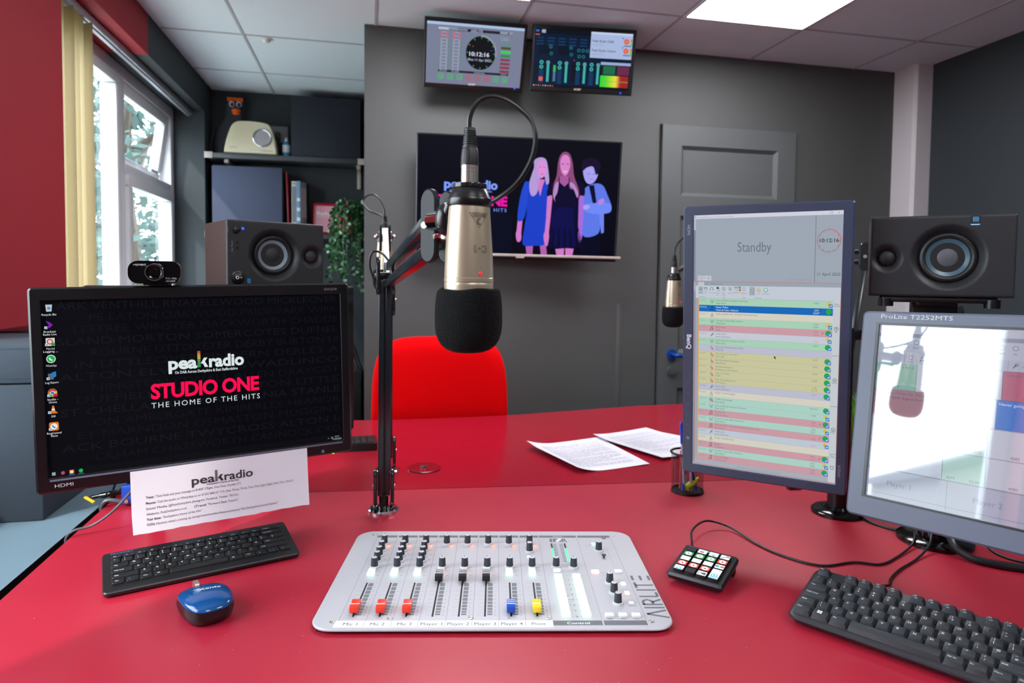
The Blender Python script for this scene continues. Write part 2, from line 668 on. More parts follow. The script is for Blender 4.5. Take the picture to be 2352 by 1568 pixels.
m = MB()
t = 0.233
for y0, y1, mm in ((YF, W2[0], 'red_wall'), (W2[1], W1[0], 'red_wall'), (W1[1], YA + .1, 'dark_wall')):
    m.b6(XL - t, XL, y0, y1, 0, ZC, mm)
for y0, y1, mm in ((W2[0], W2[1], 'red_wall'), (W1[0], RED_END, 'red_wall'), (RED_END, W1[1], 'dark_wall')):
    m.b6(XL - t, XL, y0, y1, HEAD, ZC, mm)
    m.b6(XL - t, XL, y0, y1, 0, SILL, mm)
struct(m.build('wall_left'))
m = MB(); m.prism([(-.0205, YB), (-.012, YB - .002), (XR + .1, YB - .002), (XR + .1, YB + .1), (-.02, YB + .1)], 0, ZC, 'grey_wall'); struct(m.build('wall_back'))
m = MB(); m.b6(-.0205, .08, YB + .1, YA, 0, ZC, 'dark_wall'); struct(m.build('wall_return'))
m = MB(); m.b6(XL, .08, YA, YA + .1, 0, ZC, 'dark_wall'); struct(m.build('wall_alcove'))
m = MB(); m.b6(XR, XR + .1, YF, YB, 0, ZC, 'dark_wall'); struct(m.build('wall_right'))
m = MB(); m.b6(XL - t, XR + .1, YF - .1, YF, 0, ZC, 'grey_wall'); struct(m.build('wall_front'))

# ceiling grid: thin shadow bars where the tiles meet
m = MB()
for y in (-1.53, -.93, -.33, .27, .87, 1.47, 2.07, 2.675, 3.37, 3.97):
    x0, x1 = (XL, XR) if y < 3.1 else (XL, -.0205)
    m.b6(x0, x1, y - .006, y + .006, ZC - .0025, ZC + .002, 'ceiling_bar')
for x in (-.585, .03, .66, 1.33, 1.93, 2.55):
    m.b6(x - .006, x + .006, YF, YA if x < -.1 else YB, ZC - .003, ZC + .002, 'ceiling_bar')
struct(m.build('trim_1'))
# batten on the back wall beside the television
m = MB(); m.b6(1.218, 1.243, YB - .005, YB, 0, 1.15, 'grey_wall', .001); struct(m.build('trim_2'))
# white boxed-in pipe in the far right corner
m = MB()
m.prism(rrect(2.812, YB - .10, XR, YB, .0, 2), 0, ZC, 'trunking')
m.prism([(2.80, YB - .145), (2.815, YB - .16), (XR, YB - .16), (XR, YB - .10), (2.80, YB - .10)], 0, ZC, 'trunking')
o = struct(m.build('trim_3'))
# skirting
m = MB(); m.b6(.0, 1.43, YB - .018, YB - .002, 0, .12, 'grey_wall', .004); struct(m.build('baseboard_back'))


def window(name, y0, y1, parts):
    e = bpy.data.objects.new(name, None)
    C.objects.link(e)
    e.location = (-1.15, (y0 + y1) / 2, SILL)
    struct(e)
    inv = Matrix.Translation(e.location).inverted()
    fx0, fx1 = -1.185, -1.12
    f = MB()
    fw = .06
    f.b6(fx0, fx1, y0, y1, SILL, SILL + fw, 'upvc', .006, inv)
    f.b6(fx0, fx1, y0, y1, HEAD - fw, HEAD, 'upvc', .006, inv)
    f.b6(fx0, fx1, y0, y0 + fw, SILL + fw, HEAD - fw, 'upvc', .006, inv)
    f.b6(fx0, fx1, y1 - fw, y1, SILL + fw, HEAD - fw, 'upvc', .006, inv)
    for a, b in parts['mullions']:
        f.b6(fx0, fx1, a, b, SILL + fw, HEAD - fw, 'upvc', .006, inv)
    for a, b, z0, z1 in parts['transoms']:
        f.b6(fx0, fx1, a, b, z0, z1, 'upvc', .006, inv)
    f.build('window_frame', e)
    for a, b, z0, z1, sw, ang in parts['panes']:
        hinge = Matrix.Translation((-1.14, (a + b) / 2, z1)) @ RY(ang) @ Matrix.Translation((1.14, -(a + b) / 2, -z1))
        Mx = inv @ hinge
        s_ = MB()
        if sw:
            for q in ((a, b, z0, z0 + sw), (a, b, z1 - sw, z1), (a, a + sw, z0 + sw, z1 - sw), (b - sw, b, z0 + sw, z1 - sw)):
                s_.b6(-1.175, -1.105 if ang == 0 else -1.125, *q, 'upvc', .008, Mx)
            so = s_.build('window_sash', e)
        g = MB(); g.add([(-1.15, a + sw - .004, z0 + sw - .004), (-1.15, b - sw + .004, z0 + sw - .004), (-1.15, b - sw + .004, z1 - sw + .004), (-1.15, a + sw - .004, z1 - sw + .004)], [[0, 1, 2, 3]], 'window_glass', Mx)
        g.build('window_pane', so if sw else e)
        if sw and ang:
            h = MB()
            h.b6(-1.118, -1.10, (a + b) / 2 - .05, (a + b) / 2 + .05, z0 + .012, z0 + .03, 'upvc', .004, inv)
            h.build('window_stay', so)
    s2 = MB(); s2.b6(-1.12, XL + .03, y0 + .002, y1 - .002, SILL - .002, SILL + .02, 'upvc', .006, inv); s2.build('window_sill', e)
    return e


window('window_1', W1[0], W1[1], dict(
    mullions=[(3.33, 3.42)], transoms=[(3.42, 4.154, 1.745, 1.795)],
    panes=[(2.427, 3.33, SILL + .06, HEAD - .06, .05, 0), (3.42, 4.154, 1.795, HEAD - .06, .055, 9), (3.42, 4.154, SILL + .06, 1.745, .055, 0)]))
window('window_2', W2[0], W2[1], dict(
    mullions=[], transoms=[],
    panes=[(.16, 1.46, SILL + .06, HEAD - .06, .0, 0)]))

# vertical blind gathered at the near end of its rail
t = thing('vertical_blind', 'cream vertical blind slats bunched beside the red wall under a long silver rail', 'blind', T(-.99, 2.6, HEAD))
inv = T(-.99, 2.6, HEAD).inverted()
m = MB(); m.b6(-1.05, -1.012, W1[0] + .01, 4.195, HEAD - .032, HEAD - .001, 'rail', .004, inv)
m.b6(-1.038, -1.024, W1[0] + .02, 4.185, HEAD - .039, HEAD - .030, 'rail', 0, inv)
m.build('head_rail', t)
for k in range(7):
    y = 2.42 + k * .052
    s_ = MB()
    Q = inv @ T(-1.032, y, 0) @ RZ(-18 - 9 * (k % 3))
    L = []
    for z in (1.02, HEAD - .045):
        L.append([(-.042, -.0008, z), (-.02, .006, z), (.0, .008, z), (.02, .006, z), (.042, -.0008, z), (.02, .0045, z), (0, .0065, z), (-.02, .0045, z)])
    s_.loft(L, 'blind', Q)
    s_.build('blind_slat', t)

# door in the back wall (one leaf, painted wall grey)
D0, D1, DT = 1.441, 2.197, 2.054
t = thing('door_1', 'grey painted panelled door with a blue lever handle', 'door', T((D0 + D1) / 2, YB, 0))
t['kind'] = 'structure'
inv = T((D0 + D1) / 2, YB, 0).inverted()
m = MB()
m.b6(D0 - .006, D1 + .006, YB - .004, YB - .0015, 0, DT + .006, 'door_gap', 0, inv)
m.b6(D1, D1 + .007, YB - .005, YB - .0015, .4, DT + .004, 'door_gap_red', 0, inv)
m.build('door_gap', t)


def panel_door(m, x0, x1, z0, z1, panels, yf, yr, mm, M):
    xs = sorted({x0, x1, *[p[0] for p in panels], *[p[1] for p in panels]})
    zs = sorted({z0, z1, *[p[2] for p in panels], *[p[3] for p in panels]})
    for a, b in zip(xs, xs[1:]):
        for c, d in zip(zs, zs[1:]):
            cx, cz = (a + b) / 2, (c + d) / 2
            if any(p[0] < cx < p[1] and p[2] < cz < p[3] for p in panels):
                continue
            m.add([(a, yf, c), (b, yf, c), (b, yf, d), (a, yf, d)], [[0, 1, 2, 3]], mm, M)
    for a, b, c, d in panels:
        i = .018
        o_ = [(a, yf, c), (b, yf, c), (b, yf, d), (a, yf, d)]
        n_ = [(a + i, yr, c + i), (b - i, yr, c + i), (b - i, yr, d - i), (a + i, yr, d - i)]
        m.add(o_ + n_, [[0, 1, 5, 4], [1, 2, 6, 5], [2, 3, 7, 6], [3, 0, 4, 7], [4, 5, 6, 7]], mm, M)
    m.add([(x0, yf, z0), (x0, yr + .004, z0), (x0, yr + .004, z1), (x0, yf, z1)], [[0, 1, 2, 3]], mm, M)
    m.add([(x1, yf, z0), (x1, yr + .004, z0), (x1, yr + .004, z1), (x1, yf, z1)], [[3, 2, 1, 0]], mm, M)
    m.add([(x0, yf, z1), (x1, yf, z1), (x1, yr + .004, z1), (x0, yr + .004, z1)], [[0, 1, 2, 3]], mm, M)


m = MB()
panel_door(m, D0, D1, .005, DT, [(1.545, 2.093, 1.70, 1.952), (1.545, 1.775, .9, 1.60), (1.863, 2.093, .9, 1.60), (1.545, 1.775, .2, .72), (1.863, 2.093, .2, .72)], YB - .026, YB - .008, 'door_grey', inv)
m.build('door_leaf', t)
h = MB()
hy = YB - .026
h.cyl((1.512, hy, .893), (1.512, hy - .012, .893), .026, 'handle_blue', M=inv, seg=28)
h.tube([(1.512, hy - .01, .893), (1.512, hy - .05, .893), (1.53, hy - .058, .892), (1.60, hy - .058, .889), (1.632, hy - .056, .888)], .0105, 'handle_blue', 12, 6, inv)
h.build('door_handle', t, label='blue plastic lever handle')
h = MB(); h.cyl((1.514, hy, .808), (1.514, hy - .008, .808), .025, 'door_grey', M=inv, seg=28); h.cyl((1.514, hy - .008, .808), (1.514, hy - .012, .808), .018, 'door_grey', M=inv, seg=28)
h.build('lock_plate', t)
h = MB(); h.b6(1.575, 1.66, hy - .004, hy, .972, .985, 'trunking', .001, inv); h.build('label_strip', t)

# outside: pale ground that bounces daylight indoors, trees and the neighbouring roof
m = MB(); m.b6(-40, XL - .31, -30, 45, -.65, -.6, 'pale_ground'); struct(m.build('ground'))


def tree(name, x, y, h, r, n, seed, label):
    rr = random.Random(seed)
    t = thing(name, label, 'tree', T(x, y, -.6), 'trees outside the window')
    tr = MB()
    tr.tube([(0, 0, 0), (.06, .03, h * .35), (-.05, .05, h * .7), (0, 0, h * .95)], lambda q: .16 * (1 - .8 * q), 'bark', 10)
    for k in range(9):
        a = rr.uniform(0, 6.28); z = h * rr.uniform(.25, .85); L = r * rr.uniform(.6, .95)
        tr.tube([(0, 0, z), (cos(a) * L * .5, sin(a) * L * .5, z + .25), (cos(a) * L, sin(a) * L, z + rr.uniform(.1, .7))], lambda q: .05 * (1 - .8 * q), 'bark', 6, 5)
    tr.build('trunk', t)
    f = MB()
    for k in range(n):
        a = rr.uniform(0, 6.28); ph = math.acos(rr.uniform(-1, 1)); q = r * rr.uniform(.35, 1.0) ** .6
        cl = Vector((q * sin(ph) * cos(a), q * sin(ph) * sin(a), h * .62 + h * .45 * cos(ph) * rr.uniform(.4, 1)))
        for j in range(6):
            p = cl + Vector((rr.gauss(0, .11), rr.gauss(0, .11), rr.gauss(0, .11)))
            d = Vector((rr.gauss(0, 1), rr.gauss(0, 1), rr.gauss(0, .7))).normalized() * rr.uniform(.04, .085)
            s_ = d.orthogonal().normalized() * d.length * .45
            f.add([p - d, p + s_, p + d, p - s_], [[0, 1, 2, 3]], 'tree_leaf')
    fo = f.build('foliage', t)
    fo['kind'] = 'stuff'


tree('garden_tree', -4.2, 8.6, 4.6, 1.9, 900, 3, 'loose leafy tree seen through the left part of the window')
tree('garden_tree', -2.3, 11.2, 3.4, 1.1, 520, 5, 'small dark tree seen through the narrow right window sash')
tree('garden_tree', -6.9, 14.5, 6.5, 2.4, 700, 8, 'tall pale tree farther back behind the window glass')

tree('garden_tree', -2.0, 6.1, 3.9, 1.0, 420, 13, 'nearest leafy tree just outside the main window pane')
t = thing('house', 'neighbouring house with a pitched dark roof, outside the window beside the desk', 'house', T(-9, -3.6, -.6))
m = MB(); m.prism([(-2, -2.47), (2, -2.47), (2, 2.47), (-2, 2.47)], 0, 2.49, 'house_wall')
m.add([(2, -2.47, 2.49), (2, 2.47, 2.49), (2, 0, 3.95)], [[0, 1, 2]], 'house_wall'); m.add([(-2, -2.47, 2.49), (-2, 2.47, 2.49), (-2, 0, 3.95)], [[2, 1, 0]], 'house_wall')
m.build('wall', t)
m = MB()
for s in (-1, 1):
    m.loft([[(x, s * 2.60, 2.42), (x, s * 2.60, 2.54), (x, 0, 4.09), (x, 0, 3.97)] for x in (-2.15, 2.15)], 'house_roof')
m.build('roof', t)
m = MB(); m.b6(2.0, 2.03, -.6, .6, .9, 2.1, 'upvc', .01); m.build('window', t)

# ceiling light panels: two in view, two added out of view
def ceiling_light(x0, x1, y0, y1, label):
    t = thing('ceiling_light', label, 'ceiling light', T((x0 + x1) / 2, (y0 + y1) / 2, ZC), 'square ceiling light panels')
    w_, d_ = (x1 - x0) / 2, (y1 - y0) / 2
    f = MB()
    for a, b, c, d in ((-w_, w_, -d_, -d_ + .012), (-w_, w_, d_ - .012, d_), (-w_, -w_ + .012, -d_ + .012, d_ - .012), (w_ - .012, w_, -d_ + .012, d_ - .012)):
        f.b6(a, b, c, d, -.010, 0, 'panel_frame', .001)
    f.build('frame', t)
    f = MB(); f.b6(-w_ + .012, w_ - .012, -d_ + .012, d_ - .012, -.008, 0, 'panel_light'); f.build('diffuser', t)


ceiling_light(1.335, 1.925, 2.075, 2.670, 'bright square ceiling light panel above the tall portrait monitor')
ceiling_light(.035, .655, 2.075, 2.670, 'ceiling light panel whose far edge shows just above the hanging clock screen')
ceiling_light(1.335, 1.925, -.33, .265, 'added square ceiling light panel, out of view over the near right of the desk')  # added unseen panel, lights the near part of the room
ceiling_light(.035, .655, -.93, -.335, 'added square ceiling light panel, out of view behind the desk over the floor')  # also added unseen, lights the room from behind the camera

t = thing('ceiling_sensor', 'small white dome sensor on the ceiling tiles near the window', 'sensor', T(-.486, 3.405, ZC))
m = MB(); m.lathe([(0, -.022), (.012, -.02), (.018, -.012), (.02, -.006), (.026, -.005), (.027, 0)], 'upvc', None, 24); m.build('dome', t)

# ------------------------------------------------------------------ desks
def slab(name, poly, z1, th, top, edge, label, cat, legs):
    c = Vector((sum(p[0] for p in poly) / len(poly), sum(p[1] for p in poly) / len(poly), 0))
    t = thing(name, label, cat, Matrix.Translation(c))
    P_ = [(p[0] - c.x, p[1] - c.y) for p in poly]
    m = MB()
    n = len(P_)
    vs = [(x, y, z1) for x, y in P_] + [(x, y, z1 - th) for x, y in P_]
    m.add(vs, [list(range(n))], top)
    m.add(vs, [[k, n + k, n + (k + 1) % n, (k + 1) % n] for k in range(n)] + [list(range(2 * n - 1, n - 1, -1))], edge)
    m.build('tabletop', t)
    for x, y in legs:
        l = MB(); l.b6(x - c.x - .025, x - c.x + .025, y - c.y - .025, y - c.y + .025, 0, z1 - th, 'satin_black', .003); l.build('leg', t)
    return t


front = [(-.565, .42), (1.80, .42), (1.80, 1.437), (.797, 1.534), (-.048, 1.615), (-.578, 1.668)]
slab('studio_desk', front, DESK, .028, 'desk_red', 'desk_edge', 'red laminate studio desk carrying the mixing console and keyboards', 'desk',
     [(-.5, .5), (1.7, .5), (1.7, 1.36), (-.52, 1.58)])
far = [(-.579, 1.6705), (-.048, 1.6175), (.797, 1.5365), (1.80, 1.4395)] + [tuple(p)[:2] for p in catmull([(1.86, 1.9, 0), (1.78, 2.3, 0), (1.5, 2.49, 0), (1.16, 2.515, 0), (.955, 2.487, 0), (.762, 2.455, 0), (.522, 2.418, 0), (.2, 2.404, 0), (-.06, 2.42, 0), (-.56, 2.46, 0)], 5)]
slab('guest_desk', far, DESK, .028, 'table_red', 'desk_edge', 'red curved guest table joined behind the studio desk, under the white papers', 'desk',
     [(-.5, 1.75), (1.66, 1.6), (1.5, 2.3), (-.48, 2.36)])
slab('side_worktop', [(-.948, .6), (-.590, .6), (-.590, 2.30), (-.948, 2.30)], DESK, .03, 'worktop_grey', 'desk_edge', 'narrow blue-grey worktop along the left wall with a dark edge', 'worktop',
     [(-.90, .68), (-.64, .68), (-.90, 2.22), (-.64, 2.22)])

# cable grommet in the guest desk
t = thing('cable_grommet', 'round red cable cover let into the guest table near the microphone base', 'cable cover', T(.148, 1.771, DESK))
m = MB(); m.lathe([(.046, 0), (.046, .003), (.043, .0045), (.036, .004), (.034, .0035), (0, .0035)], 'grommet_red', None, 40); m.build('cover', t)
m = MB(); m.lathe([(.010, .0033), (.011, .006), (.006, .0075), (0, .0075)], 'chrome', T(0, .004, 0), 20); m.build('screw_cap', t, label='small shiny screw cap')

# ------------------------------------------------------------------ red office chair
t = thing('office_chair', 'bright red upholstered office chair on the far side of the table', 'chair', T(.268, 2.74, 0))
def cushion(w_, h_, th, curve, name, M, mm):
    m = MB()
    nu, nv = 26, 22
    def pt(a, b, side):
        x = a; z = b
        e = 4.6
        k = max(abs(x), abs(z)) or 1e-6
        r = (abs(x) ** e + abs(z) ** e) ** (1 / e)
        if r > 1e-6:
            x, z = x * k / r, z * k / r
        edge = min(1, (abs(x) ** e + abs(z) ** e))
        puff = th / 2 * (1 - edge ** 3) ** .5 if edge < 1 else 0
        wx = w_ / 2 * (1 - .03 * (z + 1)) if z > -.2 else w_ / 2
        y = curve * (x * x) + .03 * (z * z - .3)
        return (x * wx, y + side * puff, z * h_ / 2)
    for side in (-1, 1):
        vs, fs = [], []
        for j in range(nv + 1):
            for i in range(nu + 1):
                vs.append(pt(sin(pi / 2 * (2 * i / nu - 1)), sin(pi / 2 * (2 * j / nv - 1)), side))
        for j in range(nv):
            for i in range(nu):
                q = [j * (nu + 1) + i, j * (nu + 1) + i + 1, (j + 1) * (nu + 1) + i + 1, (j + 1) * (nu + 1) + i]
                fs.append(q if side < 0 else q[::-1])
        m.add(vs, fs, mm, M)
    return m.build(name, t, 60)


cushion(.535, .60, .085, -.03, 'backrest', T(0, -.235, .745), 'chair_red')
cushion(.46, .40, .09, 0, 'seat', T(0, .01, .46) @ RX(90), 'chair_red')
m = MB(); m.bar((0, -.18, .60), (0, -.17, .40), .06, .012, 'black_plastic', .003); m.bar((0, -.17, .40), (0, -.02, .40), .06, .014, 'black_plastic', .003); m.build('back_bracket', t)
m = MB(); m.cyl((0, -.04, .10), (0, -.04, .41), .028, 'black_plastic'); m.build('gas_lift', t)
for k in range(5):
    a = radians(72 * k + 20)
    m = MB()
    m.bar((.02 * cos(a), -.04 + .02 * sin(a), .105), (.28 * cos(a), -.04 + .28 * sin(a), .075), .045, .03, 'black_plastic', .006)
    m.build('base_arm', t)
    m = MB(); m.cyl((.28 * cos(a) - .02 * sin(a), -.04 + .28 * sin(a) + .02 * cos(a), .028), (.28 * cos(a) + .02 * sin(a), -.04 + .28 * sin(a) - .02 * cos(a), .028), .027, 'black_plastic')
    m.cyl((.28 * cos(a), -.04 + .28 * sin(a), .03), (.28 * cos(a), -.04 + .28 * sin(a), .075), .008, 'black_plastic')
    m.build('castor', t)


# ------------------------------------------------------------------ monitors
def ring_frame(m, outer, inner, r, depth, rec, mm, M=None, bev=.003, inner_r=.0):
    """front frame in xz: outer and inner (x0, z0, x1, z1); depth to the back, screen recess rec"""
    def L(b, r_, y, seg=4):
        return [(p[0], y, p[1]) for p in rrect(*b, r_, seg)]
    x0, z0, x1, z1 = outer
    ri = max(inner_r, .0005)
    i0 = inner
    loops = [L(outer, r, depth), L(outer, r, bev), L((x0 + bev, z0 + bev, x1 - bev, z1 - bev), max(r - bev, .0005), 0),
             L((i0[0] - .001, i0[1] - .001, i0[2] + .001, i0[3] + .001), ri + .001, 0), L(i0, ri, .001), L(i0, ri, rec)]
    m.loft(loops, mm, M, cap0=False, cap1=False)
    m.loft([L((x0, z0, x1, z1), r, depth), L((x0 + .012, z0 + .012, x1 - .012, z1 - .012), r, depth + .012)], mm, M, cap0=False, cap1=True)


def monitor(name, label, o, u, v, W, H, bz, depth, frame_mat, screen_mat, draw, group=None, r=.006, rec=.004, back=True, base=(.012, .012, .014), logo=None):
    """o: top-left corner of the lit area; bz: bezel (left, right, top, bottom)"""
    M0 = frame(o, u, v)
    ctr = M0 @ T(W / 2, 0, -H - bz[3])
    t = thing(name, label, 'monitor', ctr, group)
    Q = T(-W / 2, 0, H + bz[3])
    f = MB()
    ring_frame(f, (-bz[0], -H - bz[3], W + bz[1], bz[2]), (0, -H, W, 0), r, depth, rec, frame_mat, Q)
    if logo:
        logo(f, Q)
    f.build('bezel', t)
    s_ = MB()
    s_.poly([(0, rec, -H), (W, rec, -H), (W, rec, 0), (0, rec, 0)], screen_mat, Q, base)
    draw(s_, Q, W, H, rec)
    s_.build('screen', t)
    if back:
        b = MB()
        b.b6(W * .18, W * .82, depth + .010, depth + .038, -H * .82, -H * .18, frame_mat, .012, Q)
        b.build('rear_housing', t)
    return t


def cv(s_, Q, W, H, rec, wu, hu, m='screen', eps=.00012):
    return Canvas(s_, m, wu, hu, W, H, eps, Q, rec - .0002)


# ---- left monitor: desktop with the station artwork
WORDS = ['ARK VENTHILL RNAVELLWOOD MICKLEOVER', 'PE EATON OAKWOOD PRIDE-PARK WIRK', 'LESTREE WINSTER MACKWORTH CHADDE', 'SLAND MORTON SOMERCOTES DUFFIEL',
         'ROURNE UTTOXETER DERBY BURTON HI', 'IN LITTLEOVER FINDERN DERLEY A', 'ALTON ELVASTON SWADLINCO', 'NINGTON ETWALL ALLEN DRAYCOT', 'DUFFIELD RIPON HATTON LITTLE', 'ST CHELLASTON CALIFORNIA STANLE',
         'ON AMBERGATE KIMBERLEY HEANOR', 'EY MARNDON OSMASTON MUGGINT', 'ACK BOURNE TWYCROSS ALTON L', 'CKHAM CHATSWORTH CANNOCK CRO', 'JEWEL HATSWORTH CANTER']


def peak_logo(c, x, y, wd, h, col, bars=True, l=3, bold=.075):
    """the station name in two words with the level-meter stem of the k"""
    c.text('pea', x, y, h, col, bold=bold, l=l, width=wd * .37)
    kx = x + wd * .375
    top, bot = y - h * .98, y
    if bars:
        cols = ['#c94a3c', '#cf8a3f', '#d3a83f', '#c9b24a', '#4f9a63', '#3f8f5e', '#3f8f5e', '#3f8f5e']
        for i, q in enumerate(cols):
            z0 = top + (bot - top) * i / 8
            c.rect(kx, z0, kx + wd * .04, z0 + (bot - top) / 8 * .86, q, l)
    else:
        c.rect(kx, top, kx + wd * .04, bot, '#5a5a60', l)
    s_ = wd * .05
    c.poly([(kx + wd * .042, bot - h * .24), (kx + wd * .085, bot - h * .56), (kx + wd * .132, bot - h * .56), (kx + wd * .075, bot - h * .20)], col, l)
    c.poly([(kx + wd * .06, bot - h * .33), (kx + wd * .095, bot - h * .36), (kx + wd * .140, bot), (kx + wd * .092, bot)], col, l)
    c.text('radio', x + wd * .525, y, h, col, bold=bold, l=l, width=wd * .475)


def draw_left(s_, Q, W, H, rec):
    c = cv(s_, Q, W, H, rec, 1920, 1080)
    c.rect(0, 0, 1920, 1080, '#030408', 0)
    for i, t_ in enumerate(WORDS):
        c.text(t_, 1900, 38 + i * 73 + 22, 66, '#0d0e13' if i % 3 else '#101116', 'r', .015, 1, width=1820 - 90 * ((i * 5) % 3))
    peak_logo(c, 713, 470, 493, 112, '#d8e4e4')
    c.text('On DAB Across Derbyshire & East Staffordshire', 957, 502, 26, '#d8e4e4', 'c', .03, 3, width=410)
    c.text('STUDIO ONE', 953, 652, 132, '#ff0a50', 'c', .07, 3, width=706, spacing=.93)
    c.text('THE HOME OF THE HITS', 955, 714, 50, '#d2e0e2', 'c', .0, 3, width=708, spacing=1.25)
    # desktop icons
    names = ['Recycle Bin', 'Broadcast|Radio Live', 'Myriad|Logging ...', 'WhatsApp', 'Log Export', 'Studio -|Chrome', 'DAB', 'RingCentral|Phone']
    for i, n in enumerate(names):
        y = 46 + i * 103
        x = 42
        if i == 0:
            c.poly([(x - 18, y - 20), (x + 18, y - 20), (x + 14, y + 22), (x - 14, y + 22)], '#b8c2c8')
            c.circ(x, y + 2, 9, '#3f8fc4', 2)
        elif i == 1:
            c.poly([(x - 20, y - 26), (x + 2, y - 16), (x + 18, y), (x + 4, y + 14), (x - 18, y + 26), (x - 4, y)], '#7a1fa8')
        elif i == 2:
            c.rect(x - 24, y - 24, x + 24, y + 24, '#d8d0d0'); c.ring(x - 2, y - 2, 14, 6, '#d03434', 2); c.circ(x + 14, y + 14, 11, '#2f9a4a', 3)
        elif i == 3:
            c.circ(x, y, 25, '#dfe8e2'); c.circ(x, y, 21, '#1fae54', 2); c.pl([(x - 8, y - 8), (x - 4, y + 4), (x + 8, y + 9)], 7, '#eef4ef', 3)
        elif i == 4:
            c.rect(x - 20, y - 14, x + 10, y + 22, '#586878'); c.poly([(x, y - 20), (x + 24, y - 26), (x + 24, y + 4), (x + 10, y + 12), (x, y)], '#2377c8', 2)
        elif i == 5:
            c.circ(x, y, 25, '#d8b83a'); c.poly([(x - 25, y), (x - 18, y - 18), (x, y - 25), (x + 18, y - 18), (x + 22, y - 8), (x, y - 8)], '#c8352c', 2)
            c.poly([(x - 25, y), (x - 8, y + 4), (x, y + 25), (x - 18, y + 18)], '#2f9a4a', 2); c.circ(x, y, 12, '#e6e6ea', 3); c.circ(x, y, 9, '#3a72d0', 4)
            c.rr(x + 2, y + 6, x + 28, y + 24, 8, '#c82436', 5)
        elif i == 6:
            c.poly([(x - 24, y + 24), (x + 24, y + 24), (x + 16, y + 12), (x - 16, y + 12)], '#d8701c'); c.poly([(x - 12, y + 14), (x + 12, y + 14), (x + 4, y - 24), (x - 4, y - 24)], '#e0823a', 2)
            c.poly([(x - 9, y + 4), (x + 9, y + 4), (x + 6, y - 6), (x - 6, y - 6)], '#e8e4e0', 3)
        else:
            c.rr(x - 26, y - 26, x + 26, y + 26, 10, '#dc7a22'); c.circ(x, y, 19, '#e6e8ea', 2); c.pl([(x - 7, y - 8), (x - 4, y + 3), (x + 8, y + 8)], 7, '#2a7898', 3)
        if i not in (0, 3):
            c.rect(x - 28, y + 8, x - 12, y + 24, '#c8ccd4', 6)
            c.poly([(x - 25, y + 21), (x - 15, y + 11), (x - 15, y + 19)], '#2a5fa0', 7)
        for k, q in enumerate(n.split('|')):
            c.text(q, x, y + 46 + k * 17, 17, '#cfd4d8', 'c', .02, width=min(78, len(q) * 7.2))
    # taskbar
    c.rect(0, 1040, 1920, 1080, '#08090d', 1)
    for a in (0, 1):
        for b in (0, 1):
            c.rect(20 + a * 10, 1048 + b * 10, 29 + a * 10, 1057 + b * 10, '#a8b0b8', 3)
    c.circ(79, 1058, 11, '#c83a34', 3); c.circ(79, 1058, 5, '#3a72d0', 4)
    c.rr(114, 1046, 140, 1070, 5, '#dc7a22', 3); c.circ(127, 1058, 8, '#e6e8ea', 4)
    c.circ(178, 1058, 12, '#1fae54', 3)
    c.rect(112, 1074, 142, 1078, '#2f74a8', 3); c.rect(162, 1074, 194, 1078, '#2f74a8', 3)
    c.text('10:12', 1872, 1056, 15, '#b8c0c4', 'c'); c.text('11/04/2022', 1872, 1074, 15, '#b8c0c4', 'c')
    c.rect(1826, 1052, 1842, 1064, '#8f979c', 3); c.rect(1829, 1054, 1839, 1061, '#08090d', 4)
    c.pl([(1800, 1062), (1806, 1056), (1812, 1062)], 2.5, '#8f979c', 3)


def logo_left(f, Q):
    M = Q @ Matrix(((1, 0, 0, 0), (0, 0, -1, -.0003), (0, 1, 0, 0), (0, 0, 0, 1)))
    f.text('HDMI', .008, -.2915, .0078, 'ink', M, '#b9b9bd', width=.024)
    f.text('GW2270', .452, .0065, .0062, 'ink', M, '#8f8f92', 'r', .02)
    f.b6(-.002 + .004, .456, -.0002, .002, -.2815, -.2785, 'bezel_slate', 0, Q)
    f.add([(.419 + .003 * cos(k * .5236), -.0003, -.2925 + .003 * sin(k * .5236)) for k in range(12)], [list(range(12))], 'ink', Q, '#6a6a70')
    f.add([(.436, -.0003, -.300), (.440, -.0003, -.300), (.440, -.0003, -.2985), (.436, -.0003, -.2985)], [[0, 1, 2, 3]], 'led', Q, '#58d820')
    f.add([(.1685, -.0003, -.2925), (.1725, -.0003, -.2925), (.1725, -.0003, -.288), (.1685, -.0003, -.290)], [[0, 1, 2, 3]], 'ink', Q, '#d8dce0')


LU, LV = (.9564, .2913, .0213), (.0242, -.0062, -.9997)
LO = (-.4908, 1.1292, -.0408)
mon_left = monitor('monitor', 'wide black desktop monitor at left showing big pink lettering and a column of icons', LO, LU, LV, .458, .276, (.016, .016, .020, .024), .028, 'bezel_black', 'screen', draw_left, logo=logo_left)
# its stand behind the paper notice
Wm = mon_left.matrix_world
inv = Wm.inverted()
p = Vector((-.330, 1.545, .91))
b0 = Vector((p.x, p.y, DESK + .0004))
m = MB(); m.cyl(inv @ b0, inv @ Vector((p.x, p.y, p.z + .012)), .014, 'black_plastic'); m.bar(inv @ p, inv @ Vector((-.280, 1.29, p.z)), .03, .02, 'black_plastic', .003); m.bar(inv @ Vector((-.282, 1.297, p.z - .01)), inv @ Vector((-.282, 1.288, p.z + .13)), .05, .012, 'black_plastic', .003); m.bar(Vector((.0, .064, .13)), Vector((.0, .1, .13)), .05, .04, 'black_plastic'); m.build('stand_neck', mon_left)
m = MB(); m.lathe([(.025, 0), (.025, .006), (.023, .010), (0, .012)], 'black_plastic', inv @ Matrix.Translation(b0), 40); m.build('stand_foot', mon_left)


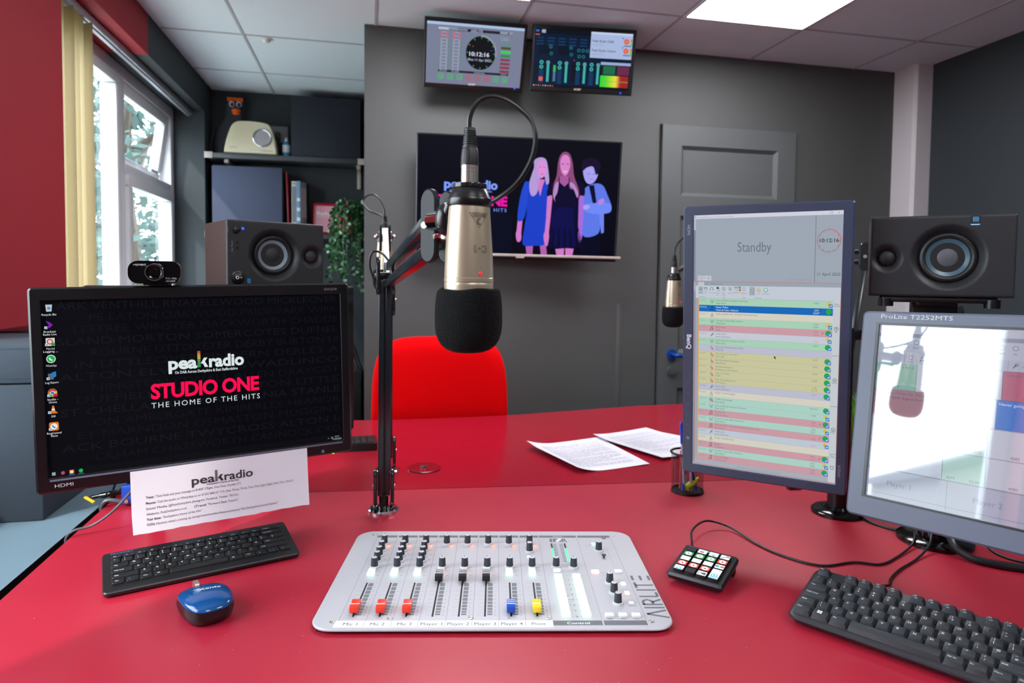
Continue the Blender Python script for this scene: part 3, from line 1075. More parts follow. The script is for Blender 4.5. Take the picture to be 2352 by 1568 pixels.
# ---- portrait monitor: the play-out log
def note(c, x, y, k, col, l):
    c.line(x - 8 * k, y + 10 * k, x - 8 * k, y - 10 * k, 2.6 * k, col, l); c.line(x + 8 * k, y + 7 * k, x + 8 * k, y - 13 * k, 2.6 * k, col, l)
    c.line(x - 8 * k, y - 10 * k, x + 8 * k, y - 13 * k, 5 * k, col, l); c.circ(x - 11 * k, y + 10 * k, 4.5 * k, col, l, 12); c.circ(x + 5 * k, y + 7 * k, 4.5 * k, col, l, 12)


def mast(c, x, y, k, col, l):
    c.line(x, y - 4 * k, x - 8 * k, y + 16 * k, 2.4 * k, col, l); c.line(x, y - 4 * k, x + 8 * k, y + 16 * k, 2.4 * k, col, l); c.line(x - 4 * k, y + 7 * k, x + 4 * k, y + 7 * k, 2 * k, col, l)
    for r in (8, 14):
        c.ring(x, y - 5 * k, r * k, 2.2 * k, col, l, 8, -45, 45); c.ring(x, y - 5 * k, r * k, 2.2 * k, col, l, 8, 135, 225)


def mike(c, x, y, k, col, l):
    c.line(x - 9 * k, y + 12 * k, x + 3 * k, y - 1 * k, 4 * k, col, l); c.ring(x + 6 * k, y - 5 * k, 6 * k, 2.4 * k, col, l, 16); c.line(x - 3 * k, y + 4 * k, x + 6 * k, y - 5 * k, 5 * k, col, l)


def person_icon(c, x, y, k, col, l):
    c.ring(x, y - 7 * k, 6 * k, 2.4 * k, col, l, 16); c.pl([(x - 10 * k, y + 14 * k), (x - 8 * k, y + 3 * k), (x, y), (x + 8 * k, y + 3 * k), (x + 10 * k, y + 14 * k), (x - 10 * k, y + 14 * k)], 2.4 * k, col, l)


def advert(c, x, y, k, col, l):
    c.text('£', x - 4 * k, y + 4 * k, 30 * k, col, 'c', .0, l); c.rr(x - 2 * k, y + 3 * k, x + 14 * k, y + 17 * k, 2 * k, '#d8545a', l + 1); c.ring(x + 6 * k, y + 2 * k, 5 * k, 2.4 * k, '#d8545a', l, 10, 180, 360)
    c.rect(x + 4 * k, y + 7 * k, x + 8 * k, y + 13 * k, '#f0dcdc', l + 2)


def house_icon(c, x, y, k, col, l):
    c.pl([(x - 12 * k, y), (x, y - 11 * k), (x + 12 * k, y)], 2.6 * k, col, l); c.pl([(x - 8 * k, y - 2 * k), (x - 8 * k, y + 11 * k), (x - 3 * k, y + 11 * k), (x - 3 * k, y + 3 * k), (x + 3 * k, y + 3 * k), (x + 3 * k, y + 11 * k), (x + 8 * k, y + 11 * k), (x + 8 * k, y - 2 * k)], 2.4 * k, col, l)


GR, PK, YE, CR, LA, MI = '#a6cfb4', '#c99aa4', '#c6c59b', '#d2cfc0', '#b9bccd', '#a9cfc2'
ROWS = [('09:29:21', 'mast', GR, 'Laura & Becky Sweeper (Female)', 'Peak Radio', '0:04', '', 'y'),
        ('09:29:22', 'note', '#1668b8', 'Sweet Talker', 'Years & Years, Galantis', '(37)', '2:537"', 'g'),
        ('09:32:15', 'person', CR, 'Script: Speed Link - Forward sell next hour', '', '', '', ''),
        ('09:32:15', 'mast', GR, 'Sweeper Listen Back Online', 'Peak Radio', '(39)', '0:07"', 'y'),
        ('09:32:22', 'note', PK, 'Black Hole', 'Griff', '(93)', '2:55?', 'gp'),
        ('09:35:37', 'mike', '#c3c8d4', 'Voice Link', 'Laura Summers', '', '1:13', 'yr'),
        ('09:36:44', 'mast', GR, 'Laura & Becky Sweeper (Male)', 'Peak Radio', '0:04!', '', 'g'),
        ('', 'ad', LA, 'Non-scheduled Advert break', '09:37:00', '', '', ''),
        ('09:36:47', 'ad', YE, 'Mood Gray in the Sky 2', 'Uber Eats', '0:30', '', 'g'),
        ('09:37:16', 'ad', YE, 'Birthday Alexa Giveaway', 'Peak Radio', '0:19', '', 'g'),
        ('09:37:35', 'ad', YE, 'Attention Renters', 'Derbyshire Law Centre', '0:30!', '', 'g'),
        ('09:38:05', 'ad', YE, 'Way To Work', 'DWP', '0:30!', '', 'g'),
        ('09:38:35', 'ad', YE, 'Peak Travel Sponsor 1', 'HK Motors', '(12)', '0:139"', 'gr'),
        ('09:38:48', 'mike', LA, 'Voice Link', 'Laura Summers', '0:11', '', 'gr'),
        ('09:38:58', 'person', CR, 'Script: Travel Update', '', '', '', ''),
        ('09:38:58', 'ad2', MI, 'Traffic Out Stinger', 'Peak Radio', '0:5 am?', '', 'g'),
        ('09:39:00', 'mast', MI, 'Laura & Becky Sweeper (Female)', 'Peak Radio', '0:04', '', 'y'),
        ('09:39:04', 'note', PK, 'Rewind Me', 'Tom Grennan', '(93)', '3:291"', 'gp'),
        ('09:42:27', 'mast', MI, 'Sweeper Listen Back Online 4', 'Peak Radio', '(35)', '0:05"', 'y'),
        ('09:42:32', 'note', PK, 'SPACE MAN - UK EUROVISION ENTRY 2022', 'Sam Ryder', '', '3:39?', 'gpr'),
        ('09:45:44', 'mike', '#bcc6d2', 'Voice Link', 'Laura Summers', '', '1:14', 'yr'),
        ('09:46:49', 'person', CR, 'Script: Vocalink here', '', '', '', ''),
        ('09:46:49', 'note', PK, 'Shivers', 'Ed Sheeran', '(93)', '3:245"', 'gp'),
        ('09:50:08', 'mast', MI, 'Sweeper Listen Back Online 2', 'Peak Radio', '(35)', '0:06!', 'y'),
        ('09:50:11', 'note', PK, 'A Lonely Night', 'The Weeknd', '(76)', '3:44"', 'g')]


def draw_port(s_, Q, W, H, rec):
    c = cv(s_, Q, W, H, rec, 1080, 1920)
    c.rect(0, 0, 1080, 1920, '#9ca5b2', 0)
    c.rect(0, 0, 1080, 28, '#cfd0de', 1)
    c.text('Myriad Playout v5 by Broadcast Radio', 30, 22, 17, '#9aa4ac')
    c.circ(12, 14, 8, '#7fb8a2', 2)
    for x in (945, 1000, 1050):
        c.text({945: '-', 1000: '□', 1050: '×'}[x], x, 22, 22, '#7d838c', 'c')
    c.rect(0, 28, 14, 496, '#83859a', 1); c.rect(0, 28, 16, 110, '#b6b9c6', 2)
    c.rect(897, 28, 900, 494, '#5b6068', 2)
    c.text('Standby', 467, 274, 100, '#6d7482', 'c', 0, 6, width=250)
    for k in range(60):
        a = radians(k * 6 - 90)
        L = 14 if k % 5 == 0 else 6
        col = '#d95a64' if k < 16 else '#a8505e'
        c.line(988 + 80 * cos(a), 205 + 80 * sin(a), 988 + (80 - L) * cos(a), 205 + (80 - L) * sin(a), 4, col, 2)
    c.ring(988, 205, 81, 3, '#d95a64', 2, 16, -90, 6)
    c.text('10:12:16', 991, 214, 36, '#30363c', 'c', .03, 3, width=128)
    c.text('11 April 2022', 994, 443, 28, '#4f5660', 'c', .005, 3, width=154)
    c.text('On Air on: Music Sweep', 880, 478, 16, '#8b95a0', 'r')
    c.rr(34, 452, 64, 488, 3, '#c8ccd6', 2); c.ring(49, 470, 9, 2.6, '#d0606a', 3); c.line(49, 458, 49, 470, 2.6, '#d0606a', 3)
    c.rr(70, 452, 140, 488, 3, '#c8ccd6', 2); c.rect(76, 462, 96, 476, '#5a626c', 3); c.rect(78, 464, 94, 474, '#c8ccd6', 4); c.ring(120, 470, 10, 2.4, '#5a626c', 3); c.line(114, 470, 124, 470, 2.4, '#5a626c', 3)
    # log window
    for q in ((0, 494, 1080, 497), (0, 494, 3, 560), (1077, 494, 1080, 1912), (14, 600, 17, 1900), (14, 1909, 1080, 1912)):
        c.rect(*q, '#c9735c', 5)
    c.rect(3, 497, 1077, 525, '#98a2ae', 1); c.rect(38, 499, 84, 527, '#c4cad4', 2)
    for x, t_ in ((46, 'Home'), (96, 'Edit'), (130, 'Adjustments'), (205, 'View')):
        c.text(t_, x, 515, 13, '#6f7882')
    c.rect(17, 525, 1077, 620, '#bfc8d3', 2)
    c.rect(0, 500, 14, 565, '#a3a9b6', 2); c.rect(0, 565, 14, 1900, '#8a8fa0', 1)
    c.rect(40, 530, 78, 590, '#aab3c0', 3)
    for x, t_ in ((58, 'Home'), (97, 'Edit'), (145, 'Preview'), (192, 'Restart|Item'), (240, 'Edit|Delay'), (290, 'Search'), (395, 'Refresh'), (455, 'Standby'), (504, 'Live'), (556, 'AutoFade')):
        for k, q in enumerate(t_.split('|')):
            c.text(q, x, 582 + k * 14, 12, '#737c88', 'c')
    for x, t_ in ((70, 'Navigation'), (245, 'Item'), (395, 'View'), (500, 'Play Mode')):
        c.text(t_, x, 614, 12, '#737c88', 'c')
    house_icon(c, 57, 550, 1, '#5a626c', 4)
    c.rect(86, 540, 110, 562, '#5a626c', 4); c.rect(88, 546, 108, 560, '#bfc8d3', 5)
    c.ring(145, 548, 11, 2.6, '#5a626c', 4, 16, 170, 370); c.rect(132, 548, 137, 560, '#5a626c', 4); c.rect(153, 548, 158, 560, '#5a626c', 4)
    c.rect(184, 534, 200, 550, '#3a4048', 4); c.pl([(196, 546), (208, 546), (208, 562), (188, 562)], 2, '#5a626c', 4)
    c.ring(240, 548, 12, 2.6, '#5a626c', 4); c.line(232, 540, 248, 556, 2.6, '#5a626c', 4)
    for k in range(3):
        c.line(276, 538 + k * 9, 302, 538 + k * 9, 2.4, '#5a626c', 4); c.line(282 + k * 6, 534 + k * 9, 282 + k * 6, 542 + k * 9, 2.4, '#5a626c', 4)
    c.rect(318, 528, 372, 544, '#a3adba', 3)
    for k, (t_, q) in enumerate((('Auto', '#46a866'), ('Stop', '#d0464e'), ('Sweep', '#d6bc54'))):
        c.text(t_, 350, 541 + k * 18, 13, '#6f7882', 'r'); c.circ(363, 536 + k * 18, 8, q, 4) if k != 1 else c.rect(356, 547, 371, 561, q, 4)
    c.ring(395, 548, 11, 2.6, '#5a626c', 4, 12, 20, 160); c.ring(395, 548, 11, 2.6, '#5a626c', 4, 12, 200, 340)
    c.rect(436, 530, 476, 592, '#a3adba', 3)
    for x, q, q2 in ((455, '#5f8a86', '#c8525a'), (504, '#b5a468', '#d0a850'), (556, '#4aa67a', '#e0e6e8')):
        c.circ(x, 551, 15, q, 4); c.circ(x, 550, 11, '#b9cfc6', 5); c.circ(x, 550, 6, q2, 6)
    y0, rh = 622, 50.15
    c.rect(38, y0, 46, 1876, '#dca456', 3)
    for i, (tm, ic, col, a, b, d1, d2, fl) in enumerate(ROWS):
        y = y0 + i * rh
        c.rect(46, y, 1028, y + rh - 1.2, col, 3)
        sel = i == 1
        ink = '#dfe9f4' if sel else '#6d7f78'
        c.text(tm, 52, y + 20, 15, '#bcd4ec' if sel else '#8d9a96')
        if ic == 'mast': mast(c, 150, y + 22, 1, '#5f7268', 4)
        if ic == 'note': note(c, 150, y + 24, 1, '#3e4650' if not sel else '#1a3a60', 4)
        if ic == 'mike': mike(c, 150, y + 22, 1.1, '#5a626c', 4)
        if ic == 'person': person_icon(c, 150, y + 24, 1, '#5a626c', 4)
        if ic == 'ad': advert(c, 150, y + 22, 1, '#6d6a60', 4)
        if ic == 'ad2':
            mast(c, 147, y + 22, 1, '#5f7268', 4); advert(c, 152, y + 22, 1, '#6d6a60', 5)
        c.text(a, 180, y + 19, 17, ink, bold=.008); c.text(b, 180, y + 40, 17, ink, bold=.008)
        c.text(d1, 918, y + 21, 17, ink, 'c'); c.text(d2, 918, y + 41, 17, '#d0666c' if 'p' in fl or 'r' in fl else ink, 'c')
        if 'g' in fl:
            c.circ(1001, y + 23, 20, '#22a554', 4)
        if 'y' in fl:
            c.rect(994, y + 4, 1006, y + 34, '#dcb72e', 4); c.rect(985, y + 13, 1015, y + 25, '#dcb72e', 4)
        if fl and not sel:
            c.rr(1000, y + 19, 1026, y + 44, 4, '#3f7fc4', 5); c.pl([(1006, y + 31), (1012, y + 37), (1021, y + 25)], 4, '#dfe8f4', 6)
        if 'p' in fl or sel:
            mike(c, 962, y + 24, .7, '#4e6a80' if sel else '#8a6f76', 4)
    c.rect(1028, 620, 1077, 1909, '#c2c9cf', 3)
    for y in (652, 999, 1358, 1700, 1724):
        c.rect(1030, y, 1077, y + 3, '#7d878f', 4)
    c.text('Menu', 1053, 644, 14, '#6a737c', 'c'); c.text('More', 1053, 1718, 14, '#6a737c', 'c')
    for y, k in ((812, 1), (1526, -1)):
        c.ring(1054, y, 14, 3, '#5a626c', 4); c.line(1054, y + 7, 1054, y - 7, 3, '#5a626c', 4); c.pl([(1048, y - 2 * k), (1054, y - 8 * k), (1060, y - 2 * k)], 3, '#5a626c', 4)
    house_icon(c, 1054, 1170, 1.2, '#5a626c', 4)
    for y, t_ in ((838, 'Up'), (1196, 'Home'), (1552, 'Down')):
        c.text(t_, 1054, y, 14, '#6a737c', 'c')
    c.pl([(1042, 1790), (1044, 1812), (1062, 1812), (1064, 1790), (1040, 1790)], 3, '#5a626c', 4)
    c.rect(17, 1878, 1028, 1909, '#a6adb8', 3)
    c.text('Show time is now the last item in the log: 09:53:55', 523, 1900, 15, '#858d98', 'c')
    x, y = 626, 1038
    c.poly([(x, y - 12), (x, y + 10), (x + 5, y + 5), (x + 9, y + 14), (x + 13, y + 12), (x + 9, y + 4), (x + 16, y + 4)], '#22262c', 7)


def logo_port(f, Q):
    M = Q @ Matrix(((1, 0, 0, 0), (0, 0, -1, -.0003), (0, 1, 0, 0), (0, 0, 0, 1)))
    f.text('BenQ', -.0115, -.232, .0125, 'ink', M, '#dfe3ea', 'l', .045, 0, rot=-90)
    f.text('HDMI', -.0115, -.018, .008, 'ink', M, '#a9adb8', 'l', .02, 0, rot=-90)
    f.text('GW2270', .2655, -.478, .006, 'ink', M, '#a9adb8', 'l', .02, 0, rot=90)
    for k in range(5):
        f.box((-.0085, -.0005, -.33 - k * .021), (.0022, .001, .0022), 'bezel_slate', 0, Q)
    f.add([(-.0085 + .003 * cos(k * .5236), -.0003, -.441 + .003 * sin(k * .5236)) for k in range(12)], [list(range(12))], 'ink', Q, '#7d8290')


mon_port = monitor('monitor', 'tall portrait monitor with a playlist of coloured rows and STANDBY', (.6107, 1.1598, .1255), (.7451, -.667, -.0021), (.0474, .0561, -.9973), .258, .494,
                   (.020, .018, .017, .018), .030, 'bezel_grey', 'screen', draw_port, logo=logo_port)
mon_port['label'] = 'tall portrait monitor with a playlist of coloured rows and the word Standby'
Wm = mon_port.matrix_world
inv = Wm.inverted()
m = MB()
ctr = Wm @ Vector((0, .07, .24))
pole = Vector((1.035, 1.262, 0))
m.lathe([(.055, 0), (.055, .006), (.05, .010), (.03, .012), (.026, .018)], 'black_gloss', inv @ T(pole.x, pole.y, DESK + .0004), 36)
m.build('arm_base', mon_port)
m = MB(); m.cyl(inv @ Vector((pole.x, pole.y, DESK + .01)), inv @ Vector((pole.x, pole.y, ctr.z + .04)), .022, 'black_plastic', seg=24); m.build('arm_post', mon_port)
m = MB(); m.bar(inv @ Vector((pole.x, pole.y, ctr.z)), Vector((0, .075, .24)), .035, .03, 'black_plastic', .005); m.b6(-.05, .05, .062, .076, .19, .29, 'black_plastic', .004); m.build('arm', mon_port)


# ---- touch monitor
def draw_touch(s_, Q, W, H, rec):
    c = cv(s_, Q, W, H, rec, 1920, 1080, 'touch_screen')
    c.rect(0, 0, 1920, 1080, '#c0c5d6', 0)
    c.rect(0, 50, 1920, 74, '#8f95a8', 1); c.rect(0, 0, 1920, 50, '#b9c0d2', 1)
    c.rect(0, 74, 1920, 174, '#b6bdd0', 1); c.rect(0, 174, 1920, 236, '#aeb6ca', 1)
    for i in range(14):
        x = 90 + i * 62
        c.ring(x, 105, 13, 3, '#6d768a', 2); c.text(['Home', 'Search', 'Back', 'Up', 'Edit', 'Add', 'Move'][i % 7], x, 142, 17, '#6d768a', 'c')
    for x in (155, 221, 286, 680, 770, 860):
        c.rect(x, 176, x + 2, 234, '#8088a0', 2)
    c.rect(180, 184, 198, 214, '#6d768a', 2); c.rect(183, 187, 195, 211, '#b6bdd0', 3); c.text('Temp', 188, 230, 14, '#6d768a', 'c')
    note(c, 255, 203, 1, '#5d6478', 2); mike(c, 712, 203, 1.2, '#5d6478', 2); c.text('Voi...', 745, 214, 17, '#6d768a')
    cells = [(0, 240, 230, 402, '#8fb8ae', 'Scene "Thats it for it', '4072'), (300, 240, 660, 402, '#c0c5d6', '', '4076'), (660, 236, 960, 402, '#b26a84', 'Sweeper - Thomas', '4080'), (960, 236, 1300, 402, '#8fb8ae', '', '4084'),  # red and blue cells below carry the screen's haze in their colour
             (0, 404, 300, 568, '#a8828f', 'A Chorus - From the "Mino', '4073'), (300, 404, 640, 568, '#c0c5d6', '', '4077'), (640, 402, 960, 568, '#3f7fd0', 'Never going to get it', '4081'), (960, 402, 1300, 568, '#b26a84', '', '4085'),
             (0, 570, 300, 732, '#c0c5d6', '', '4074'), (300, 570, 610, 732, '#b5c9cc', '', '4078'), (612, 570, 960, 732, '#c0c5d6', '', '4082'), (960, 570, 1300, 732, '#c0c5d6', '', '4086'),
             (0, 734, 400, 898, '#c0c5d6', '', '4075'), (400, 734, 610, 898, '#a5c4bf', '', '4079'), (612, 734, 960, 898, '#c0c5d6', '', '4083'), (960, 734, 1300, 898, '#c0c5d6', '', '4087')]
    for x0, y0, x1, y1, col, a, b in cells:
        c.rect(x0, y0, x1, y1, '#5d6a80', 1); c.rect(x0 + 1.5, y0 + 1.5, x1 - 1.5, y1 - 1.5, col, 2)
        ink = '#dfe6f4' if col == '#3f7fd0' else '#6a6f80'
        c.text(a, x0 + 12, y0 + 30, 24, ink, l=3)
        c.text(b, x0 + (44 if x0 == 400 else 128 if x0 == 612 else 115 if x1 - x0 < 320 else 150), y1 - 10, 22, ink, 'c', l=3)
    c.rect(640, 402, 960, 404, '#5d6a80', 3)
    c.text('Maxwell Meade, Eugene Ormandy', 12, 462, 22, '#6a5f70', l=3); c.text('03:09', 560, 888, 22, '#6a7f80', 'c', l=3); c.text('04:53', 560, 716, 22, '#6a7f80', 'c', l=3)
    c.rect(0, 900, 1920, 1080, '#a9aec4', 1)
    for x in (430, 960, 1440):
        c.rect(x, 905, x + 2, 1070, '#6d7690', 2)
    c.rect(0, 900, 1920, 903, '#5d6a80', 2); c.rect(0, 1050, 1920, 1052, '#5d6a80', 2)
    for i in range(4):
        c.text('Player %d' % (i + 1), 180 + 450 * i, 998, 44, '#8087a0', 'c', l=3)


def logo_touch(f, Q):
    M = Q @ Matrix(((1, 0, 0, 0), (0, 0, -1, -.0003), (0, 1, 0, 0), (0, 0, 0, 1)))
    f.text('ProLite T2252MTS', .002, .0095, .0095, 'ink', M, '#d4d8e0', bold=.03, width=.098)
    f.b6(.225, .2262, -.0006, .001, -.2945, -.2885, 'bezel_black', 0, Q)
    for x in (.22, .2255, .231):
        f.b6(x, x + .0012, -.0006, .001, -.2945, -.2885, 'bezel_black', 0, Q)
    f.b6(.22, .2322, -.0006, .001, -.2957, -.2945, 'bezel_black', 0, Q)
    # black inner border
    for q in ((-.004, .480, -.0008, .001, 0, .003), (-.004, .480, -.0008, .001, -.271, -.268), (-.004, 0, -.0008, .001, -.268, 0), (.476, .48, -.0008, .001, -.268, 0)):
        f.b6(*q, 'bezel_black', 0, Q)


TO, TU, TV_ = (.7948, .8891, -.0660), (.48211, -.87595, .01646), (-.15057, -.10135, -.98339)
mon_touch = monitor('touch_monitor', 'grey-framed touch monitor at the right edge reflecting the window and microphone', TO, TU, TV_, .476, .268, (.026, .026, .021, .034), .040, 'bezel_slate', 'touch_screen', draw_touch, r=.008, rec=.006, logo=logo_touch)
mon_touch['category'] = 'monitor'
Wm = mon_touch.matrix_world
inv = Wm.inverted()
pole = Vector((1.118, 1.085, 0))
m = MB(); m.lathe([(.068, 0), (.068, .006), (.062, .010), (.03, .012), (.028, .03), (.024, .034)], 'black_gloss', inv @ T(pole.x, pole.y, DESK + .0004), 40); m.build('arm_base', mon_touch)
m = MB(); m.cyl(inv @ Vector((pole.x, pole.y, DESK + .02)), inv @ Vector((pole.x, pole.y, 1.20)), .022, 'black_plastic', seg=24); m.build('arm_post', mon_touch)
m = MB(); m.bar(inv @ Vector((pole.x, pole.y, 1.08)), Vector((0, .09, .17)), .035, .03, 'black_plastic', .005); m.b6(-.05, .05, .076, .092, .12, .22, 'black_plastic', .004); m.build('arm', mon_touch)


# ---- the television on the back wall
def draw_tv(s_, Q, W, H, rec):
    c = cv(s_, Q, W, H, rec, 1920, 1080, eps=.0003)
    c.rect(0, 0, 1920, 1080, '#020310', 0)
    c.poly([(0, 620), (420, 600), (900, 700), (900, 1080), (0, 1080)], '#03081c', 1)
    peak_logo(c, 243, 470, 505, 112, '#7f9cff', True, 3)
    c.text('On DAB Across Derbyshire & East Staffordshire', 495, 500, 26, '#7f9cff', 'c', .03, 3, width=400)
    c.text('STUDIO ONE', 488, 620, 122, '#f013a8', 'c', .075, 3, width=715, spacing=.93)
    c.text('THE HOME OF THE HITS', 488, 676, 46, '#7f9cff', 'c', .0, 3, width=705, spacing=1.25)
    SK, SK2 = '#d07ac8', '#b05fae'
    # person at right in shirt and tie
    c.poly([(1590, 830), (1760, 800), (1775, 1080), (1570, 1080)], '#03051c', 3)
    c.spl([(1600, 420), (1700, 378), (1770, 400), (1815, 480), (1862, 585), (1850, 640), (1780, 650), (1760, 720), (1745, 850), (1600, 880), (1570, 700), (1575, 500)], '#5f78e8', 4)
    c.poly([(1738, 640), (1790, 640), (1800, 840), (1775, 850)], '#6f86f0', 5)
    c.spl([(1590, 590), (1680, 560), (1830, 560), (1862, 600), (1840, 650), (1700, 665), (1600, 640)], '#6f8af8', 6)
    c.spl([(1585, 590), (1625, 580), (1650, 605), (1620, 625), (1585, 622)], '#a9a0f0', 7)
    c.spl([(1730, 540), (1770, 515), (1790, 545), (1760, 575), (1730, 572)], '#b884d8', 7)
    c.poly([(1628, 400), (1680, 395), (1712, 560), (1675, 565)], '#06082a', 7)
    c.spl([(1565, 250), (1590, 190), (1650, 180), (1700, 215), (1712, 290), (1690, 350), (1650, 385), (1605, 375), (1575, 320)], '#a8a0f0', 7)
    c.spl([(1545, 240), (1560, 170), (1625, 145), (1700, 160), (1735, 215), (1715, 280), (1690, 295), (1660, 225), (1600, 235), (1568, 262)], '#160a2e', 8)
    c.line(1610, 290, 1635, 292, 6, '#6a5aa8', 9); c.line(1660, 292, 1682, 290, 6, '#6a5aa8', 9); c.line(1640, 340, 1668, 338, 6, '#b06ac0', 9)
    # person at left in blue dress
    c.poly([(1030, 940), (1110, 940), (1105, 1080), (1050, 1080)], SK2, 4); c.poly([(1170, 940), (1230, 940), (1250, 1080), (1190, 1080)], SK2, 4)
    c.poly([(955, 700), (1000, 700), (985, 930), (950, 935), (940, 900)], SK, 4); c.spl([(940, 860), (985, 860), (990, 930), (965, 955), (945, 930)], SK, 5)
    c.spl([(1000, 410), (1060, 385), (1180, 370), (1230, 410), (1230, 600), (1225, 780), (1225, 960), (1120, 985), (1010, 975), (1020, 800), (1035, 640)], '#1a3fc8', 5)
    c.spl([(1000, 410), (1035, 400), (1040, 560), (1010, 730), (950, 745), (962, 560)], '#2048d0', 6)
    c.poly([(1110, 360), (1200, 360), (1180, 420), (1160, 520), (1130, 430)], SK, 6)
    c.spl([(1090, 250), (1090, 190), (1140, 160), (1200, 175), (1225, 260), (1240, 380), (1215, 405), (1190, 330), (1150, 360), (1130, 480), (1090, 520), (1060, 490), (1050, 400), (1070, 320)], '#b49ad8', 6)
    c.spl([(1125, 230), (1150, 190), (1195, 200), (1210, 260), (1195, 320), (1165, 350), (1135, 310)], '#dc8fd6', 7)
    c.line(1140, 248, 1158, 246, 5, '#6a4a8c', 8); c.line(1178, 246, 1195, 250, 5, '#6a4a8c', 8); c.line(1155, 312, 1182, 312, 7, '#c8508c', 8)
    # person in the middle in black dress
    c.poly([(1320, 980), (1415, 980), (1412, 1080), (1345, 1080)], SK, 7); c.poly([(1425, 980), (1515, 975), (1495, 1080), (1430, 1080)], SK, 7)
    c.poly([(1228, 500), (1280, 500), (1265, 760), (1255, 900), (1215, 900), (1225, 720)], SK, 7); c.spl([(1212, 860), (1258, 860), (1255, 960), (1235, 985), (1212, 930)], SK, 8)
    c.poly([(1535, 490), (1585, 490), (1590, 700), (1580, 880), (1545, 890), (1540, 720)], '#a86ad8', 7); c.spl([(1545, 840), (1585, 840), (1580, 920), (1555, 935)], '#a86ad8', 8)
    c.spl([(1250, 400), (1330, 365), (1420, 365), (1540, 365), (1585, 400), (1590, 495), (1540, 510), (1530, 700), (1545, 800), (1590, 985), (1430, 1000), (1260, 1000), (1275, 850), (1270, 700), (1275, 515), (1225, 515), (1230, 440)], '#07062a', 8)
    c.spl([(1300, 640), (1480, 620), (1500, 800), (1540, 970), (1300, 980), (1280, 820)], '#0a0a48', 9)
    for k in range(5):
        c.poly([(1300 + k * 52, 820), (1312 + k * 52, 820), (1305 + k * 62, 985), (1285 + k * 62, 985)], '#05041c', 10)
    c.poly([(1345, 300), (1425, 300), (1430, 380), (1390, 420), (1340, 380)], '#a8589c', 9)
    c.spl([(1320, 190), (1345, 120), (1385, 98), (1430, 120), (1460, 200), (1480, 320), (1530, 440), (1530, 510), (1490, 450), (1440, 430), (1430, 330), (1340, 330), (1330, 420), (1300, 500), (1305, 560), (1280, 500), (1285, 400), (1310, 320)], '#8c4a78', 10)
    c.spl([(1300, 400), (1330, 380), (1325, 470), (1300, 530), (1310, 570), (1283, 500)], '#b48ac8', 11); c.spl([(1440, 380), (1480, 390), (1525, 470), (1520, 520), (1480, 440), (1450, 420)], '#b48ac8', 11)
    c.spl([(1338, 200), (1355, 140), (1390, 125), (1425, 150), (1438, 215), (1420, 290), (1390, 318), (1355, 285)], '#d884cc', 11)
    c.line(1352, 212, 1374, 210, 7, '#4a2a5c', 12); c.line(1402, 210, 1424, 212, 7, '#4a2a5c', 12); c.spl([(1365, 270), (1390, 278), (1414, 270), (1392, 292)], '#f0c8e4', 12)


def logo_tv(f, Q):
    f.b6(-.006, .954, -.004, .004, -.533, -.521, 'shelf_cap', .002, Q)
    f.b6(.455, .495, -.005, .004, -.541, -.531, 'shelf_cap', .004, Q)


tvo = Vector((.2181, 3.0721, .6685))
kk = 2.965 / 3.0721
tv = monitor('television', 'wide black wall television showing three people and pink lettering', tuple(tvo * kk + Vector((.006, 0, -.006))), (.9945, -.1045, -.012), (0, .105, -.9945), .925, .527, (.008, .008, .008, .020), .03, 'bezel_black', 'screen', draw_tv, r=.003, rec=.002, logo=logo_tv)
tv['category'] = 'television'
inv = tv.matrix_world.inverted()
cw = tv.matrix_world @ Vector((0, .06, .27))
m = MB(); m.bar(Vector((0, .05, .27)), inv @ Vector((cw.x, YB - .006, cw.z)), .12, .3, 'black_plastic', .003); m.build('wall_bracket', tv)


